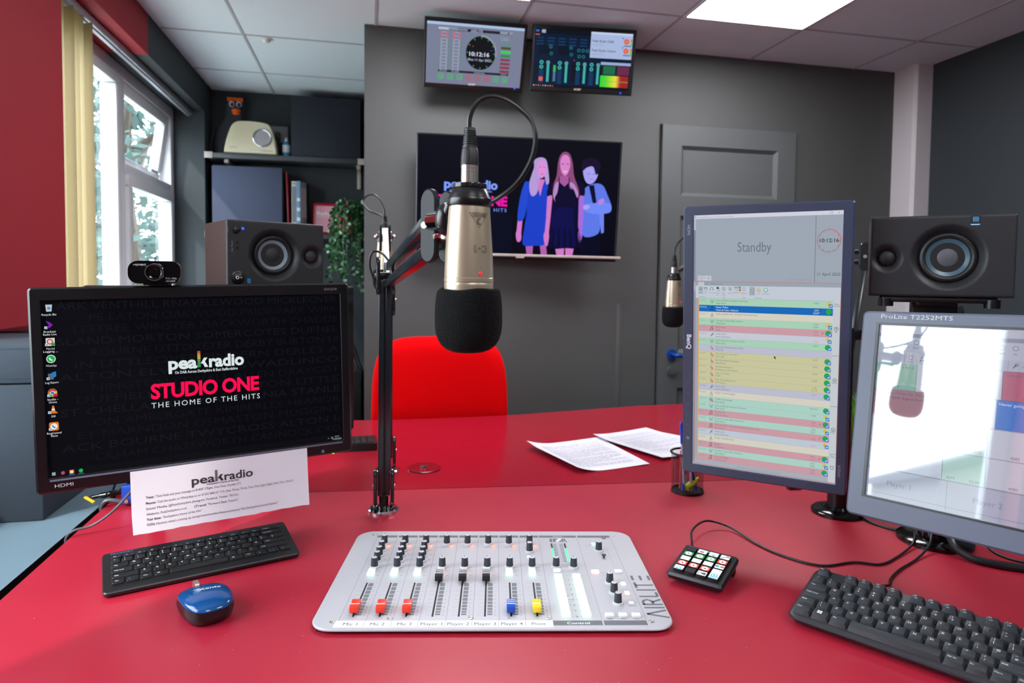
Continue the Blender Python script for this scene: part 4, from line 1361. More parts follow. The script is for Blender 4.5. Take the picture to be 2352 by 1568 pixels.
# ---- the two hanging status screens
def draw_clock(s_, Q, W, H, rec):
    c = cv(s_, Q, W, H, rec, 1366, 768, eps=.0003)
    c.rect(0, 0, 1366, 768, '#777e96', 0)
    c.rect(0, 0, 1366, 34, '#a9c0e0', 1)
    c.rect(158, 62, 1200, 96, '#23252c', 1); c.rect(158, 62, 420, 92, '#b4bccc', 2); c.rect(300, 66, 560, 90, '#7d8496', 3); c.rect(1020, 62, 1200, 92, '#8f97a8', 2); c.circ(1140, 77, 12, '#3f4656', 4)
    c.text('AIRLITE', 690, 98, 48, '#b0b8cc', 'c', .02, 5)
    for x in (190, 362):
        for s2 in (0, 78):
            for k in range(34):
                y = 110 + k * 15
                c.rect(x + s2, y, x + s2 + 26, y + 10, '#d8606c' if k < 6 else '#98a0b4', 2)
        c.rect(x - 12, 200, x - 6, 600, '#4f8a6a', 2); c.rect(x + 112, 200, x + 118, 600, '#4f8a6a', 2)
        for k in range(12):
            c.rect(x + 26, 115 + k * 42, x + 78, 122 + k * 42, '#aab2c6', 2)
    c.circ(765, 350, 213, '#0c0d12', 2, 48)
    for k in range(12):
        a = radians(k * 30 - 90)
        c.line(765 + 205 * cos(a), 350 + 205 * sin(a), 765 + 180 * cos(a), 350 + 180 * sin(a), 12, '#2f9a48', 3)
    for k in range(17):
        a = radians(k * 6 - 90)
        c.line(765 + 222 * cos(a), 350 + 222 * sin(a), 765 + 205 * cos(a), 350 + 205 * sin(a), 10, '#c4cada', 3)
    c.line(940, 300, 902, 312, 12, '#2436a8', 3); c.circ(650, 270, 9, '#b02a34', 3)
    c.text('10:12:16', 745, 390, 72, '#dce4f8', 'c', .03, 4, width=285)
    c.text('Mon 11 Apr 2022', 752, 452, 44, '#cfd6ec', 'c', .02, 4, width=330)
    c.text('D&R', 1098, 175, 70, '#8c94a8', 'c', .05, 3, width=120)
    for k, q in enumerate(['#2fa05a', '#4f5038', '#2fd24a', '#2f8a52', '#8a3a52', '#8a3a52', '#8a3a52', '#8a3a52']):
        y = 190 + k * 50 if k else 200
        c.rect(1050, y + 10, 1190, y + (22 if k == 0 else 42), q, 3)
    c.rect(170, 590, 1180, 618, '#20222a', 2)
    for x, t_ in ((240, 'MAIN'), (420, 'AUX'), (760, 'CONNECTION'), (1115, 'STATUS')):
        c.text(t_, x, 613, 22, '#b8c0d0', 'c', .02, 3)
    for k, q in enumerate('gggrrrgg'):
        col = '#4fb06c' if q == 'g' else '#b05a6a'
        x = 214 + k * 132
        c.rr(x - 40, 634, x + 40, 712, 10, col, 2); c.rr(x - 28, 646, x + 28, 700, 6, '#777e96', 3); c.rect(x - 14, 662, x + 20, 690, col, 4)


def draw_mixer(s_, Q, W, H, rec):
    c = cv(s_, Q, W, H, rec, 1366, 768, eps=.0003)
    c.rect(0, 0, 1366, 768, '#0a1c34', 0)
    c.rect(0, 0, 1366, 62, '#10141e', 1)
    c.rect(10, 735, 1366, 768, '#0d111c', 2); c.poly([(15, 14), (60, 14), (60, 40), (15, 40)], '#2a6fc0', 2); c.rect(95, 8, 150, 52, '#9aa6c4', 2); c.rect(10, 68, 70, 84, '#b8525c', 3)
    for r, y in enumerate((110, 150, 190)):
        for k in range(5):
            c.rect(30 + k * 150, y, 130 + k * 150, y + 14, '#1c3f66', 2)
    for x in (70, 330):
        c.rect(x, 210, x + 150, 330, '#0a1626', 2)
    for x, y in ((230, 230), (510, 230), (620, 260), (680, 260), (740, 260), (240, 320), (520, 320), (630, 340), (690, 340)):
        c.ring(x, y, 18, 6, '#2f8f96', 3)
    for i, x in enumerate((205, 460, 715, 905)):
        c.rect(x - 16, 430, x + 18, 700, '#3fb0a6', 3); c.circ(x, 440, 26, '#6f8a9c', 4); c.ring(x, 440, 22, 6, '#3fb0a6', 5)
        for k in range(2):
            c.circ(x - 92, 440 + k * 62, 27, '#3fb0a6', 3); c.circ(x - 92, 440 + k * 62, 12, '#0f3248', 4)
        for k in range(9):
            c.rect(x - 120, 545 + k * 20, x - 60, 555 + k * 20, '#1c4a7a', 3)
    c.rect(25, 440, 55, 690, '#10182a', 3); c.rect(85, 636, 140, 690, '#d8605a', 4); c.rect(280, 470, 315, 690, '#4c7296', 3); c.rect(280, 480, 315, 560, '#3fb04a', 4); c.rect(535, 430, 600, 690, '#101420', 3); c.circ(565, 395, 8, '#c03040', 4)
    c.rect(778, 3, 1358, 346, '#a8b8dc', 3); c.rect(778, 3, 1358, 30, '#c3cfea', 4)
    for k, t_ in enumerate(('Peak Radio DAB', 'Peak Radio Online')):
        y = 115 + k * 125
        c.text(t_, 805, y + 20, 44, '#3f4a66', 'l', .02, 5, width=290 + 40 * k); c.text('Broadcasting live', 810, y + 62, 24, '#7f8cb0', 'l', 0, 5)
        c.circ(1275, y - 5, 38, '#e2604a', 6); c.circ(1275, y - 5, 14, '#f0866a', 7); c.rect(1330, y - 40, 1352, y + 60, '#7fc04a', 6); c.rect(1330, y - 40, 1352, y - 10, '#e0664a', 7); c.rect(1240, y + 42, 1345, y + 62, '#5f8aa8', 6); c.circ(1225, y - 48, 12, '#4f8ae0', 6)
    c.rect(940, 394, 1390 - 30, 432, '#9aa8d0', 3); c.rect(940, 432, 1366, 735, '#141c22', 3)
    c.rect(978, 445, 1148, 560, '#1f6a4a', 4); c.rect(1175, 445, 1345, 560, '#6a2a4a', 4)
    for k in range(10):
        col = ['#38d838', '#40d838', '#58d838', '#78d838', '#98dc3a', '#b8de3c', '#d6de40', '#e4da44', '#dca03a', '#b83a2c'][k]
        x = 946 + k * 29
        c.rect(x, 575, x + 29.5, 730, col, 4)
    c.rect(1236, 575, 1340, 730, '#a02424', 5); c.rect(946, 650, 1340, 656, '#6fb46a', 6)
    for k in range(9):
        c.circ(20 + k * 33, 752, 9, ['#b8c4d8', '#c87a5a', '#b8a06a', '#c04a4a', '#8fa0b8'][k % 5], 4)


def logo_small(cx):
    def f_(f, Q):
        M = Q @ Matrix(((1, 0, 0, 0), (0, 0, -1, -.0006), (0, 1, 0, 0), (0, 0, 0, 1)))
        f.text('acer', .208, -.2535, .017, 'ink', M, '#b8a09a', 'c', .03, width=.034)
        f.add([(.405 + .0042 * cos(k * .5236), -.0006, -.256 + .0042 * sin(k * .5236)) for k in range(12)], [list(range(12))], 'led', Q, '#2038ff')
    return f_


for lab, o, u, v, W, H, dr in (('hanging monitor with a round clock and level meters, the nearer to the window', (.2435, 2.86, 1.1000), (.9997, -.0177, .004), (.010, .42, -.907), .428, .253, draw_clock),
                            ('hanging monitor with teal faders and a green meter, right of the clock screen', (.724, 2.875, 1.1170), (.985, -.17, -.03), (-.01, .20, -.98), .445, .245, draw_mixer)):
    h = monitor('hanging_monitor', lab, o, u, v, W, H, (.010, .013, .017, .020), .028, 'bezel_black', 'screen', dr, 'status screens under the ceiling', r=.004, rec=.003, logo=logo_small(0))
    h['category'] = 'monitor'
    inv = h.matrix_world.inverted()
    b = h.matrix_world @ Vector((0, .06, .17))
    m = MB(); m.bar(Vector((0, .055, .15)), inv @ Vector((b.x, YB - .006, b.z - .02)), .08, .08, 'black_plastic', .004); m.build('wall_bracket', h)

# ------------------------------------------------------------------ webcam on the left monitor
Wm = mon_left.matrix_world
wc = Wm @ Vector((-.072, .006, .320))
t = thing('webcam', 'small black webcam with a silver lens ring clipped to the left monitor', 'webcam', Matrix.Translation(wc) @ RZ(8))
m = MB()
L = []
for y, g in ((-.014, .004), (-.016, .0), (.008, 0), (.012, .006)):
    L.append([(x * (1 - g * 8), y, .022 + z * (1 - g * 8)) for x, z in rrect(-.0385, -.0185, .0385, .0185, .015, 6)])
m.loft(L[::-1] if False else [L[0], L[1], L[2], L[3]], 'black_gloss')
MF = Matrix(((1, 0, 0, 0), (0, 0, -1, -.0145), (0, 1, 0, .022), (0, 0, 0, 1)))
m.text('>ADVENT', -.031, .0105, .0042, 'ink', MF, '#c8ccd2', 'l', .02)
m.text('FULL 1080p', .016, -.011, .0038, 'ink', MF, '#aeb2b8', 'l', .02, width=.016); m.text('HD1080P', .016, -.0155, .0038, 'ink', MF, '#aeb2b8', 'l', .02, width=.014)
m.build('body', t)
m = MB(); m.lathe([(.0155, 0), (.0155, .005), (.014, .008), (.012, .008), (.0108, .005), (.0105, .003)], 'chrome', MF @ T(0, 0, -.001), 36); m.build('lens_ring', t, label='silver lens ring')
m = MB(); m.lathe([(.0106, .0), (.0106, .0035), (.008, .0025), (.0072, .0045), (.0045, .0052), (0, .0056)], 'black_gloss', MF, 32)
for k in range(10):
    a = 2 * pi * k / 10
    m.box((.0088 * cos(a), .0088 * sin(a), .004), (.0008, .0008, .0008), 'chrome', 0, MF)
m.build('lens', t)
m = MB(); m.b6(-.018, .018, -.010, .040, .0004, .004, 'black_plastic', .0015); m.b6(-.008, .008, -.006, .006, .003, .009, 'black_plastic', .001); m.b6(-.018, .018, .037, .041, -.04, .004, 'black_plastic', .0015); m.build('clip', t)

# ------------------------------------------------------------------ paper notice taped under the left monitor
PO, PU, PV = (-.4052, 1.2375, -.3426), (.9548, .2966, .0209), (.04, -.0586, -.9975)
po = Vector(PO) * .935
Mp = frame(po, PU, (.03, -.03, -.9985))
pw_, ph_ = .281, .103
t = thing('paper_notice', 'white printed script sheet taped under the left monitor, headed by a large dark logo', 'paper', Mp @ T(pw_ / 2, 0, -ph_))
Q = T(-pw_ / 2, 0, ph_)
m = MB()
nx, nz = 24, 10
vs = []
rr = random.Random(4)
bot = [.0016 * sin(i * 2.3) * rr.uniform(.1, .5) for i in range(nx + 1)]
for j in range(nz + 1):
    for i in range(nx + 1):
        z = -ph_ * j / nz + (bot[i] if j == nz else 0)
        x = pw_ * i / nx
        y = -.0022 * sin(i * .55) * (j / nz) ** 1.5 * .5 - .004 * (j / nz) ** 2
        if i == 0 and j > nz * .7: x += .004 * (j / nz - .7)
        vs.append((x, y, z))
fs = [[j * (nx + 1) + i, (j + 1) * (nx + 1) + i, (j + 1) * (nx + 1) + i + 1, j * (nx + 1) + i + 1] for j in range(nz) for i in range(nx)]
m.add(vs, fs, 'paper', Q)


def on_paper(m, n0):
    for k in range(n0, len(m.v)):
        x, y, z = m.v[k]
        j = -(z - ph_) / ph_ if False else (ph_ - z) / ph_
        i = (x + pw_ / 2) / pw_ * nx
        jj = max(0, min(1, j))
        m.v[k] = (x, -.0022 * sin(i * .55) * jj ** 1.5 * .5 - .004 * jj ** 2 + y, z)


n0 = len(m.v)
c = Canvas(m, 'ink', 300, 109, pw_, ph_, .0002, Q, -.0003)
peak_logo(c, 95, 38, 104, 21, '#2c2c32', False, 1, .04)
c.text("Derbyshire's Home of the Hits", 147, 42.5, 4.6, '#3a3a42', 'c', .03, 1, width=54)
ink = '#4c4c58'
for y, a, b, x1 in ((50, 'Text:', '"Text Peak and your message to 81400" ("Eight, One, Four, Double O")', 177), (60, 'Phone:', '"Call the studio or WhatsApp us on 01332 588123" ("O, One, Three, Three, Two, Five, Eight, Eight, One, Two, Three")', 272),
                 (69.5, 'Social Media:', '@PeakDerbyshire (Instagram, Facebook, Twitter, TikTok)', 172), (79, 'Website:', 'PeakDerbyshire.co.uk', 86), (88, 'Tag line:', '"Derbyshire\'s Home of the Hits"', 110), (97, 'TOTH:', "Mention what's coming up (songs/news/weather/features/shows) \"On Derbyshire's Local Station\"", 242)):
    wa = len(a) * 2.55
    c.text(a, 22, y, 5.6, '#33333c', 'l', .035, 1, width=wa)
    c.text(b, 22 + wa + 2, y, 5.6, ink, 'l', .004, 1, width=x1 - 24 - wa)
c.text('(Travel:', 98, 79, 5.6, '#33333c', 'l', .03, 1, width=20); c.text('"Forward Slash Travel")', 120, 79, 5.6, ink, 'l', .004, 1, width=51)
on_paper(m, n0)
m.build('sheet', t)


# ------------------------------------------------------------------ keyboards
def key(parent, x, y, wx, wy, h, z, mm, legends, Mk, taper=.0015, dish=0, inkm='ink', name='key'):
    m = MB()
    a, b = wx / 2, wy / 2
    t_ = taper
    L = [[(p[0], p[1], 0) for p in rrect(-a, -b, a, b, .0012, 2)], [(p[0], p[1], h - .0006) for p in rrect(-a + t_ * .85, -b + t_ * .85, a - t_ * .85, b - t_ * .6, .0014, 2)],
         [(p[0], p[1], h) for p in rrect(-a + t_ + .0006, -b + t_ + .0006, a - t_ - .0006, b - t_ * .6 - .0006, .0012, 2)]]
    m.loft(L, mm, cap0=False)
    for tx, px, py, sz, col in legends:
        m.text(tx, px, py, sz, inkm, None, col, 'l' if px < 0 else 'c', .02, h + .00012)
    o = m.build(name, parent)
    o.matrix_local = Mk @ T(x, y, z)
    return o


WHITE, BLUE = '#d8dade', '#4a78d8'
# compact keyboard
KU, KV = Vector((.94, .3412, 0)).normalized(), Vector((.3371, -.9321, -.1323))
Mk0 = frame((-.4588, 1.2575, -.4925), KU, KV) @ RX(90)      # x right, y away along the board, z up from its face
KW, KD, KT = .3105, .1304, .0095
t = thing('keyboard', 'slim black compact keyboard in front of the paper notice', 'keyboard', Mk0 @ T(KW / 2, -KD, -KT))
Qk = T(-KW / 2, KD, KT)
b = MB()
b.loft([[(p[0], p[1], -KT + .002) for p in rrect(.001, -KD + .001, KW - .001, -.001, .007)], [(p[0], p[1], -.002) for p in rrect(0, -KD, KW, 0, .007)], [(p[0], p[1], 0) for p in rrect(.0015, -KD + .0015, KW - .0015, -.0015, .006)]], 'key_black', Qk)
b.text('TECKNET', .012, -.0085, .0055, 'ink', Qk, '#3f6aa8', bold=.03, width=.036, z=.0002)
b.build('body', t)
b = MB()
for x in (.03, KW - .05):
    b.b6(x, x + .02, -.022, -.008, -KT - .0165, -KT + .002, 'key_black', .001, Qk)
b.build('rear_foot', t)
kx0, pitch = .012, .01845
rows = []
r0 = [('Esc', 1)] + [('F%d' % i, 1) for i in range(1, 13)] + [('Delete', 1.95)]
r1 = [('`', .85)] + [(q, 1) for q in '1234567890-='] + [('Backspace', 2.1)]
r2 = [('Tab', 1.45)] + [(q, 1) for q in 'QWERTYUIOP[]'] + [('#', 1.5)]
r3 = [('Caps lock', 1.75)] + [(q, 1) for q in "ASDFGHJKL;'"] + [('Enter', 2.2)]
r4 = [('Shift', 2.2)] + [(q, 1) for q in 'ZXCVBNM,./'] + [('Shift', 2.75)]
r5 = [('Ctrl', 1), ('Fn', 1), ('Win', 1), ('Alt', 1.15), ('', 4.6), ('Alt', 1.2), ('Ctrl', 1), ('<', 1), ('^v', 1), ('>', 1)]
yk = -.0165
for ri, row in enumerate((r0, r1, r2, r3, r4, r5)):
    hh = .0115 if ri == 0 else .0168
    tot = sum(q[1] for q in row)
    sc = (KW - 2 * kx0) / tot
    x = kx0
    yk -= hh / 2
    for nme, wd in row:
        wx = wd * sc - .0022
        lg = []
        if len(nme) == 1 and nme.isalpha():
            lg = [(nme, -wx / 2 + .004, .001, .0052, WHITE)]
        elif len(nme) == 1:
            lg = [(nme, -wx / 2 + .004, -.004, .0044, WHITE)]
            sh = dict(zip("1234567890-=`;',./#[]", '!"£$%^&*()_+¬:@<>?~{}')).get(nme)
            if sh and sh != nme:
                lg.append((sh, -wx / 2 + .004, .002, .0044, WHITE))
        elif nme == '^v':
            lg = [('^', 0.0001, .001, .005, BLUE), ('v', 0.0001, -.006, .005, BLUE)]
        elif nme:
            col = BLUE if nme == 'Fn' else WHITE
            lg = [(nme, -wx / 2 + .004, -.0012, .0036, col)]
            if ri == 0:
                lg.append(('oo', wx / 2 - .0046, -.0012, .003, BLUE))
        key(t, x + wd * sc / 2, yk, wx, hh - .0022, .0032, 0, 'key_black', lg, Qk, .0006)
        x += wd * sc
    yk -= hh / 2

# full-size keyboard, its numeric end outside the picture
bu = Vector((cos(radians(-55.5)), sin(radians(-55.5)), 0))
bv = Vector((-cos(radians(34.5)) * cos(radians(12.5)), -sin(radians(34.5)) * cos(radians(12.5)), -sin(radians(12.5))))
bo = Vector((.622, .861, -.503)) - bv * .134
Mb0 = frame(bo, bu, bv) @ RX(90)
BW, BD, BT = .475, .134, .014
t = thing('keyboard', 'large black keyboard at the lower right corner of the desk', 'keyboard', Mb0 @ T(BW / 2, -BD, -BT))
Qk = T(-BW / 2, BD, BT)
b = MB()
b.loft([[(p[0], p[1], -BT) for p in rrect(.003, -BD + .004, BW - .003, -.001, .012)], [(p[0], p[1], -.006) for p in rrect(0, -BD - .001, BW, 0, .014)], [(p[0], p[1], -.003) for p in rrect(0.001, -BD, BW - .001, -.001, .013)], [(p[0], p[1], 0) for p in rrect(.004, -BD + .006, BW - .004, -.003, .011)]], 'body_dark', Qk)
b.build('body', t)
b = MB()
for x in (.03, BW - .06):
    b.b6(x, x + .03, -.02, -.008, -BT - .0245, -BT + .001, 'body_dark', .001, Qk)
b.build('rear_foot', t)
P0 = .0203
def fullrow(y, keys, hh=.0178):
    for nme, u0, wd in keys:
        wx = wd * P0 - .0010
        lg = []
        wide = len(nme) > 1
        if nme == 'win':
            pass
        elif nme and not wide:
            lg = [(nme, -.0035, -.0002 if nme.isalpha() else -.0052, .0056, WHITE)]
            sh = dict(zip("1234567890-=`;',./#[]\\", '!"£$%^&*()_+¬:@<>?~{}|')).get(nme)
            if sh:
                lg.append((sh, -.0035, .0015, .005, WHITE))
        elif nme:
            lg = [(nme, -wx / 2 + .0042, -.0005, .0040, WHITE)]
            if nme[0] == 'F' and nme[1:].isdigit():
                lg = [(nme, -.0045, .0012, .0036, WHITE), ('(o)', -.0035, -.0040, .0034, WHITE)]
        k = key(t, .007 + (u0 + wd / 2) * P0, y, wx, hh, .0078, 0, 'key_dark', lg, Qk, .0028)
        if nme == 'win':
            m2 = MB()
            for a in (0, 1):
                for d in (0, 1):
                    m2.poly([(-.0045 + a * .0035, -.002 + d * .0035), (-.0015 + a * .0035, -.002 + d * .0035), (-.0015 + a * .0035, .001 + d * .0035), (-.0045 + a * .0035, .001 + d * .0035)], 'ink', None, WHITE, .00795)
            m2.build('legend', k)


ys = [-.0085 - .0105, -.0085 - .0355, -.0085 - .0355 - P0, -.0085 - .0355 - 2 * P0, -.0085 - .0355 - 3 * P0, -.0085 - .0355 - 4 * P0]
ys = [y + .006 for y in ys]
fullrow(ys[0], [('Esc', 0, 1)] + [('F%d' % (i + 1), 2 + i + .5 * (i // 4), 1) for i in range(12)], .0135)
fullrow(ys[1], [(q, i, 1) for i, q in enumerate('`1234567890-=')] + [('Backspace', 13, 2)])
fullrow(ys[2], [('Tab', 0, 1.5)] + [(q, 1.5 + i, 1) for i, q in enumerate('QWERTYUIOP[]')] + [('Enter', 13.5, 1.5)])
fullrow(ys[3], [('Caps Lock', 0, 1.75)] + [(q, 1.75 + i, 1) for i, q in enumerate("ASDFGHJKL;'#")] + [('Enter', 13.75, 1.25)])
fullrow(ys[4], [('Shift', 0, 1.25)] + [(q, 1.25 + i, 1) for i, q in enumerate('\\ZXCVBNM,./')] + [('Shift', 12.25, 2.75)])
fullrow(ys[5], [('Ctrl', 0, 1.25), ('win', 1.25, 1.25), ('Alt', 2.5, 1.25), ('', 3.75, 5.75), ('Alt Gr', 9.5, 1.25), ('Fn', 10.75, 1.25), ('Menu', 12, 1.25), ('Ctrl', 13.25, 1.75)])
for r, names in ((1, ('Insert', 'Home', 'Pg Up')), (2, ('Delete', 'End', 'Pg Dn'))):
    fullrow(ys[r], [(n, 15.2 + i, 1) for i, n in enumerate(names)])
fullrow(ys[4], [('^', 16.2, 1)]); fullrow(ys[5], [('<', 15.2, 1), ('v', 16.2, 1), ('>', 17.2, 1)])
for r, names in ((1, 'N/*-'), (2, '789+'), (3, '456'), (4, '123'), (5, '0.')):
    fullrow(ys[r], [({'N': 'Num'}.get(n, n), 18.4 + (i if r < 5 else (0, 2)[i]), 2 if n == '0' else 1) for i, n in enumerate(names)])

# the guest's keyboard, only its end shows beyond the left monitor
Mg = T(-.20, 2.055, DESK + .018) @ RZ(1)
t = thing('keyboard', 'black keyboard on the guest table, its end poking out behind the left monitor', 'keyboard', Mg @ T(0, 0, -.018))
b = MB(); b.loft([[(p[0], p[1], 0) for p in rrect(-.22, -.075, .225, .07, .006)], [(p[0], p[1], .012 + (.010 if p[1] < 0 else 0)) for p in rrect(-.22, -.075, .225, .07, .006)]], 'key_black'); b.build('body', t)
for r in range(5):
    for q in range(7):
        key(t, .205 - q * .0195, -.056 + r * .022, .017, .018, .006, .0225 - r * .0022, 'key_black', [], I4, .002)

# ------------------------------------------------------------------ wireless mouse
Mm = T(-.2475, 1.068, DESK) @ RZ(29) @ Matrix.Scale(1.07, 4)
t = thing('mouse', 'wireless mouse with a glossy blue top and black sides', 'mouse', Mm)


def mouse_loop(k, z, nose=0.0):
    out = []
    n = 40
    for i in range(n):
        a = 2 * pi * i / n
        ca, sa = cos(a), sin(a)
        e = 2 / 2.7
        x = (abs(ca) ** e) * (1 if ca > 0 else -1)
        y = (abs(sa) ** e) * (1 if sa > 0 else -1)
        wx = .0335 * (1 - .12 * (y > 0) * y * y)
        out.append((x * wx * k, y * .052 * k, z))
    return out


def zprof(y): return .034 - .0105 * ((y + .012) / .055) ** 2


def top_loop(k, drop):
    return [(x, y, zprof(y) - drop - (x / .0335) ** 2 * .003) for x, y, _ in mouse_loop(k, 0)]


m = MB()
m.loft([mouse_loop(.86, .001), mouse_loop(.96, .006), mouse_loop(1.02, .014), [(x, y, min(z, 1)) for x, y, z in top_loop(.985, .0066)]], 'mouse_black')
m.build('body', t)
m = MB()
loops = [top_loop(.99, .0064), top_loop(.975, .0046), top_loop(.93, .0028), top_loop(.80, .0014), top_loop(.55, .0003), top_loop(.25, 0), top_loop(.02, 0)]
m.loft(loops, 'mouse_blue', cap0=False)
n0 = len(m.v)
m.text('Xenta', 0, 0, .0115, 'ink', T(.006, -.004, 0) @ RZ(-8), '#d4d2c8', 'c', .03, 0, width=.030)
for k in range(n0, len(m.v)):
    x, y, _ = m.v[k]
    m.v[k] = (x, y, zprof(y) - (x / .0335) ** 2 * .0030 + .0004 - .0004 * (x / .02) ** 2)
m.build('top_shell', t, 50)
m = MB(); m.cyl((-.003, .043, .0225), (.003, .043, .0225), .0080, 'nickel', seg=24); m.build('scroll_wheel', t, label='pale scroll wheel')

# ------------------------------------------------------------------ mixing console
MXo, MXu = Vector((-.0165, 1.331, -.5106)), Vector((.9817, -.1904, 0)).normalized()
Mx = Matrix(((MXu.x, -MXu.y, 0, 0), (MXu.y, MXu.x, 0, 0), (0, 0, 1, 0), (0, 0, 0, 1)))
corner = MXo + Vector((-.1903, -.9817, 0)).normalized() * .371
Mx.translation = (corner.x, corner.y, DESK)
t = thing('mixing_console', 'silver broadcast mixing console with coloured faders and glowing buttons', 'mixing desk', Mx @ T(.2705, .1855, 0))
Qm = T(-.2705, -.1855, 0)
mm_ = .001
ZT = .0085
m = MB()
poly = rrect(0, 0, .541, .371, .032, 8)
m.loft([[(x, y, ZT - .003) for x, y in poly], [(x, y, ZT - .0012) for x, y in poly], [(.2705 + (x - .2705) * .9955, .1855 + (y - .1855) * .9935, ZT) for x, y in poly]], 'mixer_plate', Qm)
m.b6(.010, .531, .010, .361, 0, ZT - .0025, 'body_dark', .001, Qm)
PLM = Qm


def prect(x0, y0, x1, y1, col, l=1, mtl='ink'):
    m.poly([(x0 * mm_, y0 * mm_), (x1 * mm_, y0 * mm_), (x1 * mm_, y1 * mm_), (x0 * mm_, y1 * mm_)], mtl, PLM, col, ZT + .00012 * l)


def ptext(s_, x, y, size, col='#55585e', al='c', bold=.01, width=None, rot=0, l=1):
    m.text(s_, x * mm_, y * mm_, size * mm_, 'ink', PLM, col, al, bold, ZT + .00012 * l, width * mm_ if width else None, 1.0, rot)


DK = '#67686d'
chx = [40 + 39.8 * i for i in range(9)]            # channel separators
for i in range(8):
    prect(chx[i] + (2 if i else 0), 338, chx[i + 1] - 1, 348.5, DK)
prect(359.5, 338, 433, 348.5, DK); prect(435.5, 338, 500, 348.5, DK)
ptext('Master', 397, 340.5, 7, '#e4e4e6', bold=.03, l=2)
for i in range(9):
    prect(chx[i] - .3, 24, chx[i] + .3, 348, '#7e8086')
prect(433.7, 24, 434.3, 340, '#7e8086'); prect(500.7, 24, 501.3, 340, '#7e8086')
for i in range(8):
    prect(chx[i] + 4, 152.4, chx[i] + 36, 153, '#a4a6ac')
prect(361, 218.6, 432, 219.2, '#a4a6ac'); prect(361, 172, 432, 172.6, '#a4a6ac'); prect(436, 172, 500, 172.6, '#a4a6ac'); prect(436, 46, 500, 46.6, '#a4a6ac')
# white name strip
prect(35.5, 5.5, 359, 24.5, '#e8e8ec', 2)
for i, n in enumerate(('Mic 1', 'Mic 2', 'Mic 3', 'Player 1', 'Player 2', 'Player 3', 'Player 4', 'Phone')):
    ptext(n, chx[i] + 19, 11, 11.5, '#3f4048', bold=0, width={5: 21}.get(len(n), 32), l=3)
    if i: prect(chx[i] - 1.2, 7, chx[i] - .6, 23.5, '#7e8086', 3)
prect(359.5, 10.5, 433, 24, DK); prect(435.5, 10.5, 500, 24, DK)
ptext('Control', 397, 13.5, 9, '#e4e4e6', bold=.03, width=34, l=2)
def stroke(pts, w_=4.4):
    # the maker's name: letters drawn as strokes, reading up the right edge (a along the name, b across it)
    for (a0, b0), (a1, b1) in zip(pts, pts[1:]):
        x0, y0, x1, y1 = 538 - b0, 30 + a0, 538 - b1, 30 + a1
        L = math.hypot(x1 - x0, y1 - y0); nx, ny = -(y1 - y0) / L * w_ / 2, (x1 - x0) / L * w_ / 2
        m.poly([((x0 + nx) * mm_, (y0 + ny) * mm_), ((x1 + nx) * mm_, (y1 + ny) * mm_), ((x1 - nx) * mm_, (y1 - ny) * mm_), ((x0 - nx) * mm_, (y0 - ny) * mm_)], 'ink', PLM, DK, ZT + .00012)


stroke([(2, 0), (13, 32), (24, 0)])
stroke([(32, 0), (32, 32)])
stroke([(42, 0), (42, 32)]); stroke([(42, 30), (52, 30), (57, 25), (57, 20), (52, 15), (44, 15)]); stroke([(50, 15), (58, 0)])
stroke([(68, 32), (68, 2), (82, 2)])
stroke([(90, 0), (90, 32)])
stroke([(97, 30), (117, 30)]); stroke([(107, 30), (107, 0)])
stroke([(125, 2), (142, 2)]); stroke([(125, 16), (142, 16)]); stroke([(125, 30), (142, 30)])
# the D&R mark
m.poly([(.379, .3165), (.384, .3165), (.384, .333), (.379, .333)], 'ink', PLM, DK, ZT + .00012)
m.poly([(.3855, .3165), (.392, .3165), (.3955, .321), (.3955, .3285), (.392, .333), (.3855, .333)], 'ink', PLM, DK, ZT + .00012)
m.poly([(.389, .321), (.393, .3165), (.404, .333), (.399, .333)], 'ink', PLM, '#e0e0e4', ZT + .00024)
m.poly([(.397, .3165), (.400, .3165), (.4025, .322), (.400, .325)], 'ink', PLM, DK, ZT + .00024)
ptext('R', 408, 316.5, 23, DK, 'c', .06, 11, l=2)
# scales beside the faders
for i in range(8):
    fx = chx[i] + 18.3
    for k, q in enumerate((0, 13, 26, 39, 52, 63, 74, 84, 90, 97)):
        y = 145 - q * 1.08
        prect(fx - 11, y, fx - 3.2, y + .5, '#8e9096')
        ptext(('0', '5', '10', '15', '20', '25', '30', '40', '50', '60')[k], fx + 15.5, y - 1, 3.4, '#6e7076')
    yb = [146, 132, 119, 106.5, 94.5, 83, 72.5, 62.5, 53.5, 46, 39]
    for a, b_ in zip(yb, yb[1:]):
        m.poly([(x * mm_, y * mm_) for x, y in rrect(fx + 3.4, b_ + 1.4, fx + 11.5, a - .6, 1.0, 2)], 'ink', PLM, '#717378', ZT + .00012)
    prect(fx - 1.4, 36, fx + 1.4, 147, '#0c0c0e', 1)
    ptext('Aux', chx[i] + 31, 203, 3.2); ptext('Cue', chx[i] + 31, 190, 3.2); ptext('On', chx[i] + 31, 172, 3.2)
    if i < 3:
        for y, q in ((283, 'Gain'), (262, 'Hi'), (241, 'Mid'), (218, 'Low')): ptext(q, chx[i] + 33, y - 6, 3.2)
    ptext('Phantom' if i < 3 else 'A | B', chx[i] + (30 if i < 3 else 14), 290, 3.4)
